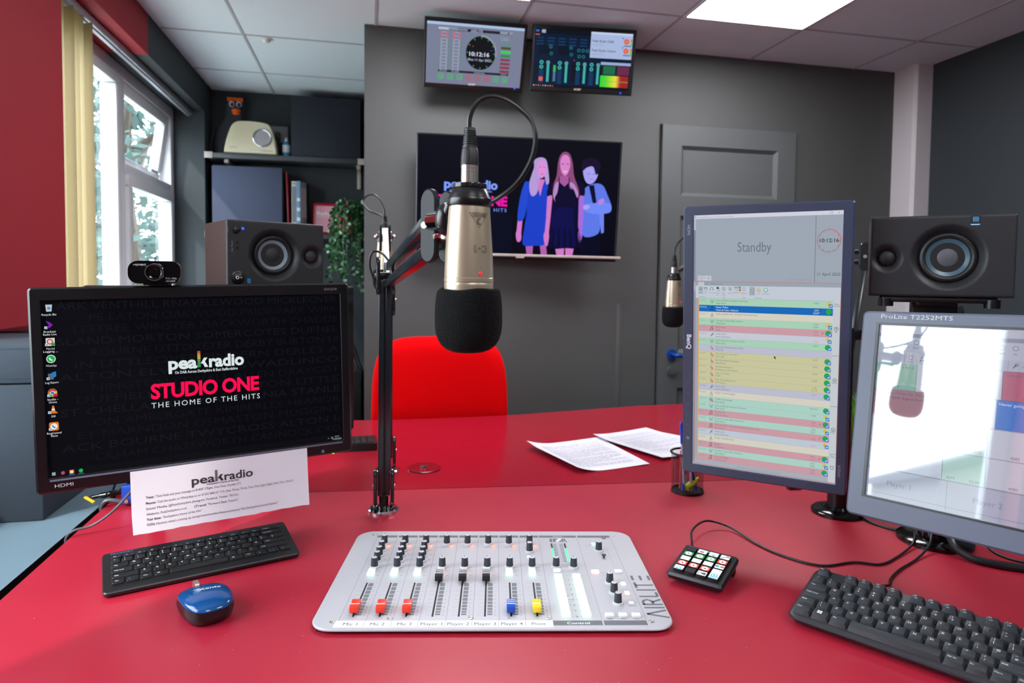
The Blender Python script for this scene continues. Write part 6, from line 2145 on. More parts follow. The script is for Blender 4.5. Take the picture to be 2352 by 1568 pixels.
# ------------------------------------------------------------------ loudspeakers
def speaker(label, o, yaw, kind, stand):
    """lying on its side; o: top-left front corner"""
    u = Vector((cos(radians(yaw)), sin(radians(yaw)), 0))
    Wd, Hh, Dp = (.212, .140, .165)
    M0 = frame(o, u, (0, 0, -1))
    t = thing('speaker', label, 'speaker', M0 @ T(Wd / 2, Dp / 2, -Hh), 'small studio monitors')
    Q = T(-Wd / 2, -Dp / 2, Hh)
    wx = .100 if kind == 'L' else .118
    tx = .184 if kind == 'L' else .027
    wz, tz = -.072, -.073
    # baffle: a fine grid dished round the drivers
    m = MB()
    nx, nz = 84, 56
    def dish(x, z):
        d = math.hypot(x - wx, z - wz)
        e = math.hypot(x - tx, z - tz)
        y = 0
        if d < .056: y += .013 * min(1, (.056 - d) / .013) ** 1.3 if d > .040 else .024
        if e < .025: y += .008 * min(1, (.025 - e) / .010) ** 1.3 if e > .0135 else .012
        # rounded outer edge
        ed = min(x, Wd - x, -z, Hh + z)
        if ed < .004: y += .004 - math.sqrt(max(0, .004 ** 2 - (.004 - ed) ** 2))
        return y
    xs = [0, .001, .0025] + [.004 + (Wd - .008) * i / nx for i in range(nx + 1)] + [Wd - .0025, Wd - .001, Wd]
    zs = [0, .001, .0025] + [.004 + (Hh - .008) * i / nz for i in range(nz + 1)] + [Hh - .0025, Hh - .001, Hh]
    vs = [(x, dish(x, -z), -z) for z in zs for x in xs]
    n = len(xs)
    fs = [[j * n + i, (j + 1) * n + i, (j + 1) * n + i + 1, j * n + i + 1] for j in range(len(zs) - 1) for i in range(n - 1)]
    m.add(vs, fs, 'speaker_front', Q)
    b = m.build('baffle', t, 50)
    m = MB()
    m.loft([[(x, y, z) for x, z in rrect(.0003, -Hh + .0003, Wd - .0003, -.0003, .003, 2)] for y in (.004, Dp)], 'speaker_side', Q, cap0=False); m.build('cabinet', t, label='brown-black vinyl cabinet')
    F = Q @ Matrix(((1, 0, 0, wx), (0, 0, -1, .013), (0, 1, 0, wz), (0, 0, 0, 1)))
    m = MB(); m.lathe([(.0425, -.001), (.0425, .003), (.041, .0055), (.0375, .007), (.034, .0055), (.032, .001)], 'rubber', F, 48, cap1=False); m.build('surround', t)
    m = MB(); m.lathe([(.0325, .002), (.030, .0015), (.0165, -.006)], 'cone_blue' if kind == 'R' else 'cone', F, 48, cap0=False); m.build('woofer_cone', t)
    m = MB(); m.lathe([(.0200, -.0042), (.0185, -.0025), (.0125, .0002), (.006, .0014), (0, .0018)], 'cap_grey' if kind == 'R' else 'dust_cap', F, 40); m.build('dust_cap', t)
    F2 = Q @ Matrix(((1, 0, 0, tx), (0, 0, -1, .008), (0, 1, 0, tz), (0, 0, 0, 1)))
    m = MB(); m.lathe([(.0142, -.001), (.0142, .001), (.0125, .0035), (.008, .0055), (0, .0062)], 'dust_cap' if kind == 'L' else 'rubber', F2, 36); m.build('tweeter', t)
    M2 = Q @ Matrix(((1, 0, 0, 0), (0, 0, -1, -.0003), (0, 1, 0, 0), (0, 0, 0, 1)))
    if kind == 'L':
        for nm, x, z, r in (('volume_knob', .022, -.122, .011), ('tweeter_switch', .0195, -.022, .0075)):
            G = Q @ Matrix(((1, 0, 0, x), (0, 0, -1, 0), (0, 1, 0, z), (0, 0, 0, 1)))
            k = MB()
            if nm == 'volume_knob':
                k.lathe([(r * 1.35, 0), (r * 1.3, .002), (r, .003), (r * .95, .008), (r * .7, .0095), (0, .0095)], 'black_plastic', G, 28)
                k.box((0, .004, .0097), (.0012, .004, .0006), 'button_white', 0, G @ RZ(-90)); k.torus(.0028, .0006, 'button_white', G @ T(-.0035, 0, .0097), 16, 6)
            else:
                k.lathe([(r, 0), (r * .95, .004), (r * .6, .0055), (0, .0058)], 'black_plastic', G, 24)
            k.build('volume_knob' if nm == 'volume_knob' else 'power_button', t)
        k = MB(); k.ell((.033, -.0006, -.0185), (.003, .0018, .003), 'led', Q, 12, 8, '#2a48ff'); k.build('power_light', t, label='bright blue power light')
        k = MB()
        for z in (-.048, -.060):
            k.lathe([(.0032, 0), (.0032, .0012), (.0018, .0012), (.0016, .0002), (0, .0002)], 'slot', Q @ Matrix(((1, 0, 0, .0215), (0, 0, -1, 0), (0, 1, 0, z), (0, 0, 0, 1))), 18)
        k.text('Aux / Phones', .012, -.068, .0042, 'ink', M2, '#9a9a9e', rot=90); k.text('Power', .004, -.028, .004, 'ink', M2, '#8a8a8e', rot=90)
        k.build('jack_socket', t)
        k = MB(); k.add([(x, -.0004, z) for x, z in rrect(.041, -.134, .0485, -.1235, .0018, 3)], [list(range(16))], 'ink', Q, '#2583c0'); k.build('badge', t, label='small blue badge')
    else:
        k = MB(); k.add([(x, -.0004, z) for x, z in rrect(.146, -.0185, .162, -.002, .003, 3)], [list(range(16))], 'ink', Q, '#0d1a24')
        k.add([(x, -.0006, z) for x, z in rrect(.1505, -.0125, .1585, -.0045, .001, 3)], [list(range(16))], 'ink', Q, '#4aa0d0')
        for q in range(3): k.add([(x, -.0008, z) for x, z in ((.1515, -.0115 + q * .0026), (.1575, -.0115 + q * .0026), (.1575, -.0105 + q * .0026), (.1515, -.0105 + q * .0026))], [[0, 1, 2, 3]], 'ink', Q, '#0d1a24')
        k.add([(x, -.0005, z) for x, z in ((.147, -.0165), (.161, -.0165), (.1595, -.0182), (.1485, -.0182))], [[0, 1, 2, 3]], 'ink', Q, '#b8d8ee'); k.build('badge', t, label='small blue and silver badge')
    return t, M0


sp, M0 = speaker('studio speaker lying on its side behind the left monitor, blue power light lit', (-.2894, 1.461, .1185), 27.0, 'L', None)
st = M0 @ Vector((.106, .085, -.14))
t = thing('speaker_stand', 'black column stand under the speaker behind the left monitor', 'speaker stand', T(st.x, st.y, DESK))
h = st.z - DESK
m = MB(); m.b6(-.062, .062, -.062, .062, 0, .012, 'black_plastic', .004); m.build('foot', t)
m = MB(); m.cyl((0, 0, .01), (0, 0, h - .01), .03, 'black_plastic', seg=28); m.build('column', t)
m = MB(); m.b6(-.095, .095, -.075, .075, h - .012, h, 'black_plastic', .003, RZ(27)); m.build('top_plate', t)

sp, M0 = speaker('studio speaker lying on its side above the grey touch monitor at right', (.8760, 1.0080, .1165), -40.0, 'R', None)
st = M0 @ Vector((.106, .085, -.14))
base = Vector((1.235, 1.170, DESK))
t = thing('speaker_stand', 'black clamp stand with arms holding the speaker over the touch monitor', 'speaker stand', Matrix.Translation(base))
inv = Matrix.Translation(-base)
top = inv @ st
m = MB(); m.lathe([(.045, 0), (.045, .008), (.03, .012), (.02, .02), (0, .02)], 'black_plastic', None, 28); m.build('foot', t)
m = MB(); m.cyl((0, 0, .015), (0, 0, top.z - .032), .017, 'black_plastic', seg=20); m.bar((0, 0, top.z - .034), top - Vector((0, 0, .034)), .03, .022, 'black_plastic', .003); m.build('column', t)
m = MB()
Rz = Matrix.Translation(top) @ RZ(-40)
m.b6(-.035, .035, -.03, .03, -.045, -.0085, 'black_plastic', .003, Rz)
m.b6(-.085, .085, -.078, -.060, -.0105, 0, 'black_plastic', .003, Rz); m.b6(-.085, .085, .05, .068, -.0105, 0, 'black_plastic', .003, Rz)
m.b6(-.03, .03, -.07, .06, -.016, -.008, 'black_plastic', .003, Rz)
for x in (-.078, .078):
    m.cyl(Rz @ Vector((x, -.069, -.018)), Rz @ Vector((x, -.069, -.004)), .012, 'black_plastic', seg=18)
m.build('top_plate', t)

# screen for the guest, back to back with the left monitor
gM = T(-.285, 1.40, 0) @ RZ(17)
t = thing('monitor', 'black monitor turned away, only its edge showing right of the left monitor', 'monitor', gM @ T(0, 0, DESK))
m = MB(); m.b6(-.235, .262, -.012, .020, .185, .50, 'bezel_black', .005); m.build('bezel', t)
m = MB(); m.b6(-.10, .10, -.02, -.010, .27, .43, 'bezel_black', .006); m.build('rear_housing', t)
m = MB(); m.bar((-.12, .135, .008), (-.12, .026, .30), .03, .014, 'black_plastic', .003); m.build('stand_neck', t)
m = MB(); m.lathe([(.022, 0), (.022, .006), (.020, .01), (0, .012)], 'black_plastic', T(-.12, .135, 0), 36); m.build('stand_foot', t)
m = MB(); m.poly([(.252, .0202, .21), (-.225, .0202, .21), (-.225, .0202, .49), (.252, .0202, .49)], 'screen', None, '#10131c'); m.build('screen', t)

# ------------------------------------------------------------------ fabric box on the side worktop and the black case behind it
t = thing('fabric_box', 'dark blue-grey fabric storage box with a stitched lid on the side worktop', 'storage box', T(-.806, 1.69, DESK))
m = MB(); m.b6(-.137, .137, -.155, .155, 0, .29, 'box_fabric', .004); m.build('body', t)
m = MB(); m.b6(-.1405, .1405, -.1585, .1585, .292, .372, 'box_fabric', .005)
for z in (.302, .364):
    for k in range(40):
        x = -.135 + k * .00692
        m.b6(x, x + .0042, -.1592, -.1583, z, z + .0008, 'box_fabric_dark', 0)
m.build('lid', t)
t = thing('equipment_case', 'flat black equipment case behind the fabric box, by the red wall', 'case', T(-.80, 2.06, DESK))
m = MB(); m.b6(-.14, .14, -.17, .17, 0, .375, 'black_plastic', .006); m.build('body', t)
m = MB(); m.tube([(.055, -.1735, .30), (.07, -.19, .355), (.09, -.195, .378), (.115, -.19, .40), (.138, -.17, .44), (.148, -.12, .47), (.142, -.05, .44), (.12, 0, .385)], .0035, 'cable_black', 8); m.build('cable', t)

# ------------------------------------------------------------------ shelves in the alcove
YS = 4.20
def shelf(name, label, z, tag_):
    t = thing(name, label, 'shelf', T(-.487, 4.30, z))
    m = MB(); m.b6(-.461, .455, -.10, .105, -.030, 0, 'shelf_grey', .002); m.build('board', t)
    for x in (-.452, .432):
        m = MB(); m.b6(x - .012, x + .034, -.104, -.098, -.034, .003, 'shelf_cap', .001)
        m.build('end_cap', t, label='pale end cap')
    for x in (-.35, .425):
        m = MB(); m.b6(x - .012, x + .012, -.06, .105, -.052, -.030, 'shelf_cap', .002); m.b6(x - .012, x + .012, .09, .105, -.16, -.03, 'shelf_cap', .002); m.build('bracket', t)
    return t


Z1 = CZ + .731
Z2 = CZ + .262
shelf('wall_shelf', 'upper grey alcove shelf holding the cream radio and the black bird toy', Z1, 1)
shelf('wall_shelf', 'lower grey alcove shelf holding the books, red radio and ivy', Z2, 2)


def fbox(label, x0, x1, y0, y1, z0, z1, mm):
    t = thing('fabric_box', label, 'storage box', T((x0 + x1) / 2, (y0 + y1) / 2, z0), 'boxes on the alcove shelves')
    a, b, h = (x1 - x0) / 2, (y1 - y0) / 2, z1 - z0
    m = MB(); m.b6(-a, a, -b, b, 0, h, mm, .004); m.build('body', t)
    m = MB(); m.b6(-a + .004, a - .004, -b + .004, b - .004, h - .0005, h + .002, mm); m.build('lid', t)


fbox('large near-black box filling the right half of the upper alcove shelf', -.462, -.05, 4.21, 4.39, Z1, CZ + 1.098, 'box_fabric_dark')
fbox('slate-blue fabric box on the lower alcove shelf beside the window wall', -.912, -.514, 4.205, 4.39, Z2, CZ + .655, 'box_slate')

# black bird toy
t = thing('bird_toy', 'black soft bird toy with orange beak standing left of the cream radio', 'soft toy', T(-.842, 4.355, Z1))
m = MB()
m.loft([[(r * cos(a) * sx + ox, r * sin(a) * .50 + oy, z) for a in [2 * pi * k / 28 for k in range(28)]] for r, z, sx, ox, oy in
        ((.001, 0, 1, 0, 0), (.075, .0, 1, 0, 0), (.088, .03, 1, 0, 0), (.09, .10, 1, 0, 0), (.084, .16, .96, .005, 0), (.070, .205, .95, .015, -.002), (.056, .24, .95, .026, -.005), (.054, .27, 1, .034, -.01), (.057, .30, 1, .04, -.012), (.053, .33, 1, .042, -.012), (.038, .352, 1, .042, -.01), (.001, .36, 1, .042, -.01))], 'plush_black')
m.build('body', t, 70)
m = MB()
for x, q in ((.026, -10), (.066, 12)):
    m.ell((x, -.048, .315), (.017, .010, .019), 'plush_white'); m.ell((x + .002, -.056, .310), (.010, .006, .012), 'plush_black')
m.build('eye', t)
m = MB(); m.ell((.052, -.062, .272), (.026, .030, .013), 'plush_orange'); m.ell((.052, -.058, .258), (.024, .024, .009), 'plush_orange'); m.build('beak', t)
m = MB()
for k in range(9):
    x = .005 + k * .0095
    m.tube([(x, -.03, .335), (x - .004 + k * .001, -.045, .352), (x + .006, -.052, .348 + .006 * sin(k * 2.2))], lambda q: .006 * (1 - .6 * q), 'plush_orange', 7, 4)
m.build('tuft', t)
m = MB(); m.loft([[(x, y + .0, z) for x, y, z in L] for L in ([(-.085, -.02, .17), (-.08, -.045, .165), (-.072, -.02, .168)], [(-.110, -.01, .08), (-.102, -.04, .075), (-.094, -.01, .08)], [(-.112, -.005, .0), (-.106, -.02, .0), (-.10, -.005, .0)])], 'plush_black'); m.build('wing', t)
m = MB(); m.ell((.045, -.040, .150), (.030, .010, .036), 'plush_white'); m.build('belly_patch', t)

# cream radio
t = thing('retro_radio', 'cream retro radio with a round silver dial on the upper alcove shelf', 'radio', T(-.695, 4.248, Z1))
m = MB()
prof = [(p.x, p.y) for p in catmull([(-.148, .004, 0), (-.146, .03, 0), (-.130, .10, 0), (-.105, .165, 0), (-.07, .192, 0), (.0, .196, 0), (.08, .190, 0), (.115, .170, 0), (.135, .11, 0), (.150, .03, 0), (.150, .004, 0)], 4)]
def ls(k, y): return [(x * k, y, .1 + (z - .1) * k) for x, z in prof]
m.loft([ls(.95, -.052), ls(.985, -.048), ls(1, -.038), ls(1, .04), ls(.96, .05)], 'radio_cream')
for k in range(16):
    z = .052 + k * .008
    if True: m.b6(-.105 + k * .0022, .035, -.0535, -.0515, z, z + .002, 'radio_cream', 0)
m.build('case', t)
m = MB(); m.lathe([(.055, 0), (.055, .006), (.050, .009), (.046, .006), (.044, .004), (0, .004)], 'silver', Matrix(((1, 0, 0, .07), (0, 0, -1, -.051), (0, 1, 0, .098), (0, 0, 0, 1))), 40)
m.box((0, .0, .0), (.03, .004, .003), 'silver', 0, Matrix(((1, 0, 0, .075), (0, 0, -1, -.057), (0, 1, 0, .098), (0, 0, 0, 1))) @ RZ(15)); m.build('dial', t, label='round silver tuning dial')
m = MB(); m.text('RETRO', -.115, .03, .014, 'ink', Matrix(((1, 0, 0, 0), (0, 0, -1, -.0528), (0, 1, 0, 0), (0, 0, 0, 1))), '#9a927c'); m.b6(.0, .13, -.0535, -.051, .018, .024, 'silver', .001); m.build('badge', t)

# bottle and wall socket
t = thing('spray_bottle', 'small blue and white bottle between the cream radio and the dark box', 'bottle', T(-.497, 4.275, Z1))
m = MB(); m.lathe([(0, 0), (.022, 0), (.024, .004), (.024, .03)], 'bottle_blue', None, 24); m.lathe([(.024, .03), (.024, .075)], 'bottle_white', None, 24); m.lathe([(.024, .075), (.022, .085), (.012, .095), (.010, .10)], 'bottle_blue', None, 24); m.build('body', t)
m = MB(); m.lathe([(.011, .098), (.011, .108), (.008, .113), (.007, .122), (0, .123)], 'bottle_white', None, 20); m.build('cap', t)
t = thing('wall_socket', 'grey wall socket with a dark plug behind the bottle in the alcove', 'socket', T(-.555, YA, CZ + .90))
m = MB(); m.b6(-.055, .055, -.02, 0, -.055, .045, 'socket_grey', .004); m.build('plate', t)
m = MB(); m.b6(-.02, .012, -.05, -.02, -.05, .005, 'black_plastic', .006); m.tube([(-.004, -.04, -.05), (-.004, -.045, -.09), (-.02, -.05, -.155)], .004, 'cable_black', 8); m.build('plug', t)


# books on the lower shelf
def book(label, x, th, h, d, mm, lean=0, stripes=None):
    t = thing('book', label, 'book', T(x, 4.30, Z2) @ RY(lean), 'books on the lower alcove shelf')
    m = MB(); m.b6(0, th, -d / 2, d / 2, 0, h, mm, .0015)
    for z0, z1, col in stripes or []:
        m.add([(.002, -d / 2 - .0004, z0), (th - .002, -d / 2 - .0004, z0), (th - .002, -d / 2 - .0004, z1), (.002, -d / 2 - .0004, z1)], [[0, 1, 2, 3]], 'ink', None, col)
    m.build('cover', t)
    m = MB(); m.b6(.003, th - .003, -d / 2 + .004, d / 2 + .001, .003, h + .0008, 'paper'); m.build('pages', t)


book('thin tall red book leaning beside the slate-blue box', -.484, .009, .375, .15, 'book_red', -2)
book('white book with dark spine lettering right of the thin red book', -.462, .028, .32, .15, 'book_white', 0, [(.02, .05, '#2a6a9a'), (.07, .29, '#6d7076'), (.30, .312, '#9a8a50')])
book('pale blue book spine between the white and the dark book', -.4335, .023, .323, .15, 'book_blue', 0, [(.02, .05, '#1f5f96'), (.08, .10, '#c8ccd2'), (.14, .16, '#c8ccd2'), (.2, .22, '#c8ccd2')])
book('dark brown book, last of the row before the red radio', -.410, .036, .315, .15, 'book_dark', 0, [(.1, .28, '#4a3a3c')])

# red radio tin
t = thing('red_radio', 'small red and pink radio marked Radio, half hidden behind the ivy', 'radio', T(-.247, 4.345, Z2))
m = MB(); m.b6(-.105, .115, -.06, .06, 0, .205, 'tin_red', .022, None, 4); m.build('case', t)
m = MB(); m.add([(x, -.0605, z) for x, z in rrect(-.078, .02, .045, .182, .012, 4)], [list(range(20))], 'tin_pink')
m.text('Radio', -.07, .125, .032, 'ink', Matrix(((1, 0, 0, 0), (0, 0, -1, -.061), (0, 1, 0, 0), (0, 0, 0, 1))), '#e8e4e6', bold=.02, width=.085); m.b6(-.07, .03, -.0612, -.0606, .112, .117, 'silver'); m.build('front_panel', t, label='pink front panel')
m = MB(); m.lathe([(.034, 0), (.034, .004), (.029, .006), (.026, .003), (0, .003)], 'silver', Matrix(((1, 0, 0, .075), (0, 0, -1, -.061), (0, 1, 0, .09), (0, 0, 0, 1))), 30); m.build('dial', t)

# trailing ivy
def leaves(m, pts, n, spread, size, mats, r_, droop=0):
    for k in range(n):
        p = Vector(pts[r_.randrange(len(pts))]) + Vector((r_.gauss(0, spread), r_.gauss(0, spread), r_.gauss(0, spread)))
        d = Vector((r_.gauss(0, 1), r_.gauss(0, 1) - .6, r_.gauss(0, .6) - droop)).normalized() * size * r_.uniform(.7, 1.3)
        s_ = d.cross(Vector((r_.gauss(0, 1), r_.gauss(0, 1), r_.gauss(0, 1)))).normalized() * d.length * .36
        up = d.cross(s_).normalized() * d.length * .12
        m.add([p, p + d * .35 + s_, p + d * .75 + s_ * .7, p + d + up, p + d * .75 - s_ * .7, p + d * .35 - s_, p + d * .45 + up], [[0, 6, 1], [1, 6, 2], [2, 6, 3], [3, 6, 4], [4, 6, 5], [5, 6, 0]], mats[r_.randrange(len(mats))])


t = thing('trailing_plant', 'bushy green trailing ivy with red berries hanging off the lower alcove shelf', 'plant', T(-.132, 4.222, Z2))
r_ = random.Random(11)
m = MB(); m.lathe([(0, 0), (.042, 0), (.052, .09), (.055, .10), (.049, .10), (.045, .085), (0, .085)], 'pot_terracotta', None, 28); m.build('pot', t)
st = MB(); pts = []
for k in range(22):
    a = radians(r_.uniform(150, 390)); L = r_.uniform(.18, .44)
    x1, y1 = cos(a) * r_.uniform(.05, .085), -abs(sin(a)) * .06 - .055
    P_ = catmull([(0, 0, .09), (x1 * .6, y1 * .6, .15), (x1, y1, .10), (x1 * 1.15, y1 * 1.15, .10 - L * .5), (x1 * 1.1 + r_.uniform(-.02, .02), y1 * 1.1, .10 - L)], 6)
    st.tube(P_, .0016, 'leaf', 5, 0); pts += [tuple(p) for p in P_[5:]]
for k in range(14):
    P_ = catmull([(0, 0, .09), (r_.gauss(0, .03), r_.gauss(-.02, .03), .15), (r_.gauss(0, .06), r_.gauss(-.03, .03), .20)], 5)
    st.tube(P_, .0016, 'leaf', 5, 0); pts += [tuple(p) for p in P_[3:]] * 2
st.build('stem', t)
m = MB(); leaves(m, pts, 900, .012, .028, ['leaf', 'leaf', 'leaf_pale'], r_, .5); o = m.build('foliage', t, 80); o['kind'] = 'stuff'
m = MB()
for k in range(12):
    p = (r_.gauss(-.01, .02), -.095 + r_.gauss(0, .01), .11 + r_.gauss(0, .025)); m.ell(p, (.008, .008, .008), 'berry', None, 10, 6)
o = m.build('berries', t); o['kind'] = 'stuff'

# low black cabinet in the alcove with leaning dark bits
t = thing('low_cabinet', 'low black cabinet in the alcove under the trailing ivy', 'cabinet', T(-.50, 4.16, 0))
m = MB(); m.b6(-.44, .46, -.22, .22, .0, CZ - .575, 'black_plastic', .004); m.build('carcass', t)
for x in (-.435, .015):
    m = MB(); m.b6(x, x + .44, -.236, -.2205, .03, CZ - .60, 'black_plastic', .003); d_ = m.build('door', t)
    m = MB(); m.bar((x + (.41 if x < 0 else .03), -.246, .40), (x + (.41 if x < 0 else .03), -.246, .52), .008, .008, 'silver', .002)
    m.bar((x + (.41 if x < 0 else .03), -.235, .41), (x + (.41 if x < 0 else .03), -.247, .41), .006, .006, 'silver'); m.bar((x + (.41 if x < 0 else .03), -.235, .51), (x + (.41 if x < 0 else .03), -.247, .51), .006, .006, 'silver')
    m.build('handle', d_)
t = thing('tripod', 'folded black tripod leaning in the alcove behind the left monitor', 'tripod', T(-.13, 4.22, CZ - .575))
for k, (dx, dy) in enumerate(((.0, 0), (.022, .01), (-.006, .03))):
    m = MB(); m.cyl((dx + .06, dy - .03, .004), (dx * .6 - .10, dy * .6 + .08, .50), .009, 'black_plastic', .011, 12); m.build('leg', t)
m = MB(); m.ell((-.108, .085, .52), (.022, .022, .03), 'black_plastic'); m.build('head', t)

# ------------------------------------------------------------------ things on the tables
# pen pot of black wire mesh
PX, PY = .7695, 1.462
t = thing('pen_pot', 'black wire mesh pen pot standing on the desk left of the portrait monitor', 'pen pot', T(PX, PY, DESK))
def mesh_wall(r0, r1, h, n, rows):
    bm = bmesh.new()
    V_ = [[bm.verts.new((( r0 + (r1 - r0) * j / rows) * cos(2 * pi * (i + .5 * (j % 2)) / n), (r0 + (r1 - r0) * j / rows) * sin(2 * pi * (i + .5 * (j % 2)) / n), h * j / rows)) for i in range(n)] for j in range(rows + 1)]
    for j in range(0, rows - 1):
        if j % 1 == 0:
            for i in range(n):
                o_ = 0 if j % 2 else 0
                a = V_[j][i]; c_ = V_[j + 2][i]
                l = V_[j + 1][(i - 1) % n if j % 2 == 0 else i]; r = V_[j + 1][i if j % 2 == 0 else (i + 1) % n]
                try: bm.faces.new((a, r, c_, l))
                except ValueError: pass
    bmesh.ops.wireframe(bm, faces=bm.faces[:], thickness=.0009, offset=0.0, use_replace=True, use_boundary=True, use_even_offset=False)
    bm.verts.index_update()
    res = ([v.co.copy() for v in bm.verts], [[v.index for v in f.verts] for f in bm.faces])
    bm.free()
    return res


vs, fs = mesh_wall(.038, .0405, .096, 44, 34)
m = MB(); m.add(vs, fs, 'satin_black'); m.build('mesh_wall', t)
m = MB(); m.torus(.0408, .0028, 'satin_black', T(0, 0, .0975), 48, 10); m.build('rim', t)
m = MB(); m.lathe([(0, 0), (.0395, 0), (.040, .002), (.0395, .006), (.037, .006), (.036, .002), (0, .002)], 'satin_black', None, 44); m.build('base', t)


def pen(label, x, y, lean, az, L, body, cap, capl=.05, r=.004):
    a, e = radians(az), radians(lean)
    d = Vector((sin(e) * cos(a), sin(e) * sin(a), cos(e)))
    t = thing('pen', label, 'pen', T(PX + x, PY + y, DESK + .0075), 'pens in the mesh pot')
    m = MB(); m.cyl((0, 0, 0), d * (L - capl), r * .9, body, seg=12); m.build('barrel', t)
    m = MB(); m.cyl(d * (L - capl - .004), d * (L - .004), r * 1.12, cap, r * .95, 12); m.cyl(d * (L - .004), d * L, r * .9, cap, r * .4, 12)
    q = d.orthogonal().normalized() * r * 1.5; m.bar(d * (L - .045) + q, d * (L - .006) + q, .003, .002, cap, .0004); m.build('cap', t)


pen('blue-capped pen standing tallest at the left of the mesh pot', -.014, -.012, 6, 205, .172, 'pen_clear', 'pen_blue')
pen('blue-capped pen in the mesh pot, right of the tallest one', .002, -.016, 3, 190, .162, 'pen_clear', 'pen_blue')
pen('dark-capped clear pen leaning right in the mesh pot', .0, .008, 7, 200, .155, 'pen_clear', 'satin_black')
pen('red pen slanting inside the mesh pot', -.018, .002, 16, 60, .095, 'pen_red', 'pen_red', .02)
pen('short blue pen crossing inside the mesh pot', .016, -.016, 14, 150, .088, 'pen_blue', 'pen_blue', .02)
pen('second short blue pen at the front of the mesh pot', -.02, -.014, 12, 40, .085, 'pen_blue', 'pen_clear', .02)
t = thing('highlighter', 'stubby yellow-green highlighter lying low in the mesh pot', 'highlighter', T(PX + .004, PY - .014, DESK + .014), None)
m = MB(); m.cyl((-.014, 0, 0), (.012, .004, .014), .0085, 'pen_yellow', seg=16); m.build('barrel', t)
m = MB(); m.cyl((.011, .0038, .0135), (.022, .006, .020), .0065, 'pen_yellow', .004, 14); m.build('cap', t)


# sheets of paper on the guest table
def sheet(label, P4, curl, seed, layers=1, group='printed sheets on the table', lift=0.0):
    c = sum((Vector((*p, 0)) for p in P4), Vector()) / 4
    t = thing('paper_sheet', label, 'paper', T(c.x, c.y, DESK), group)
    n = 14
    A_, B_, C_, D_ = [Vector((*p, 0)) - c for p in P4]           # far-left, far-right, near-right, near-left
    def pt(u, v, z=0):
        p = (A_ * (1 - u) + B_ * u) * (1 - v) + (D_ * (1 - u) + C_ * u) * v
        zz = .0008 + lift + curl * (max(0, .35 - u) / .35) ** 2 * .016 + (.006 * max(0, .2 - v) / .2 if curl else 0) + z + .0012 * (1 + sin(4 * u + seed))
        return (p.x, p.y, zz)
    m = MB()
    for L in range(layers):
        dz = -.0004 * L
        vs = [pt(i / n, j / n, dz) for j in range(n + 1) for i in range(n + 1)]
        m.add(vs, [[j * (n + 1) + i, (j + 1) * (n + 1) + i, (j + 1) * (n + 1) + i + 1, j * (n + 1) + i + 1] for j in range(n) for i in range(n)], 'paper')
    rr = random.Random(seed)
    v = .12
    k = 0
    while v < .88:
        u1 = .88 if rr.random() < .7 else rr.uniform(.4, .8)
        u = .12
        while u < u1:
            w_ = min(rr.uniform(.03, .11), u1 - u)
            vs = []
            for a, b in ((u, v), (u + w_, v), (u + w_, v + .007), (u, v + .007)):
                vs.append(pt(a, b, .0003))
            m.add(vs, [[3, 2, 1, 0]], 'ink', None, '#85868e')
            u += w_ + .012
        v += .028 if rr.random() < .85 else .05
    m.build('sheet', t)


sheet('printed sheet lying left of the other paper on the guest table, one corner lifting', [(.474, 1.93), (.741, 1.998), (.776, 1.697), (.546, 1.650)], 1.0, 3)
sheet('printed sheets overlapped behind the pen pot, right of the other paper', [(.715, 2.004), (.936, 2.083), (1.10, 1.84), (.826, 1.722)], .3, 9, 3, lift=.004)
sheet('scrap of white paper under the lower edge of the portrait monitor', [(.985, 1.62), (1.10, 1.58), (1.08, 1.46), (1.0, 1.50)], .4, 5, 1, None)

# grass-like plant behind the monitors
t = thing('potted_plant', 'spiky green artificial grass plant between the portrait and touch monitors', 'plant', T(1.262, 1.46, DESK))
m = MB(); m.lathe([(0, 0), (.045, 0), (.055, .09), (.058, .10), (.052, .10), (.048, .088), (0, .086)], 'pot_dark', None, 30); m.build('pot', t)
m = MB()
r_ = random.Random(21)
for k in range(240):
    a = r_.uniform(0, 2 * pi); e = abs(r_.gauss(0, .42)); L = r_.uniform(.07, .15)
    p0 = Vector((cos(a) * .03 * r_.random(), sin(a) * .03 * r_.random(), .075 + r_.uniform(0, .05)))
    d = Vector((sin(e) * cos(a), sin(e) * sin(a), cos(e)))
    s_ = Vector((-sin(a), cos(a), 0)) * r_.uniform(.0035, .006)
    p1 = p0 + d * L * .55; p2 = p0 + d * L + Vector((cos(a), sin(a), -.4)) * L * .12
    m.add([p0 - s_ * .5, p0 + s_ * .5, p1 + s_, p1 - s_, p2], [[0, 1, 2, 3], [3, 2, 4]], 'grass_leaf')
o = m.build('foliage', t, 80); o['kind'] = 'stuff'


# ------------------------------------------------------------------ cables
def cable(label, pts, r, mm='cable_black', name='cable'):
    p = Vector(pts[0])
    m = MB(); m.tube([Vector(q) - p for q in pts], r, mm, 10, 8)
    o = m.build(name)
    o.location = p
    return tag(o, label, 'cable')


zd = DESK + .0028
def D(x, y, z=0): return (x, y, zd + z)


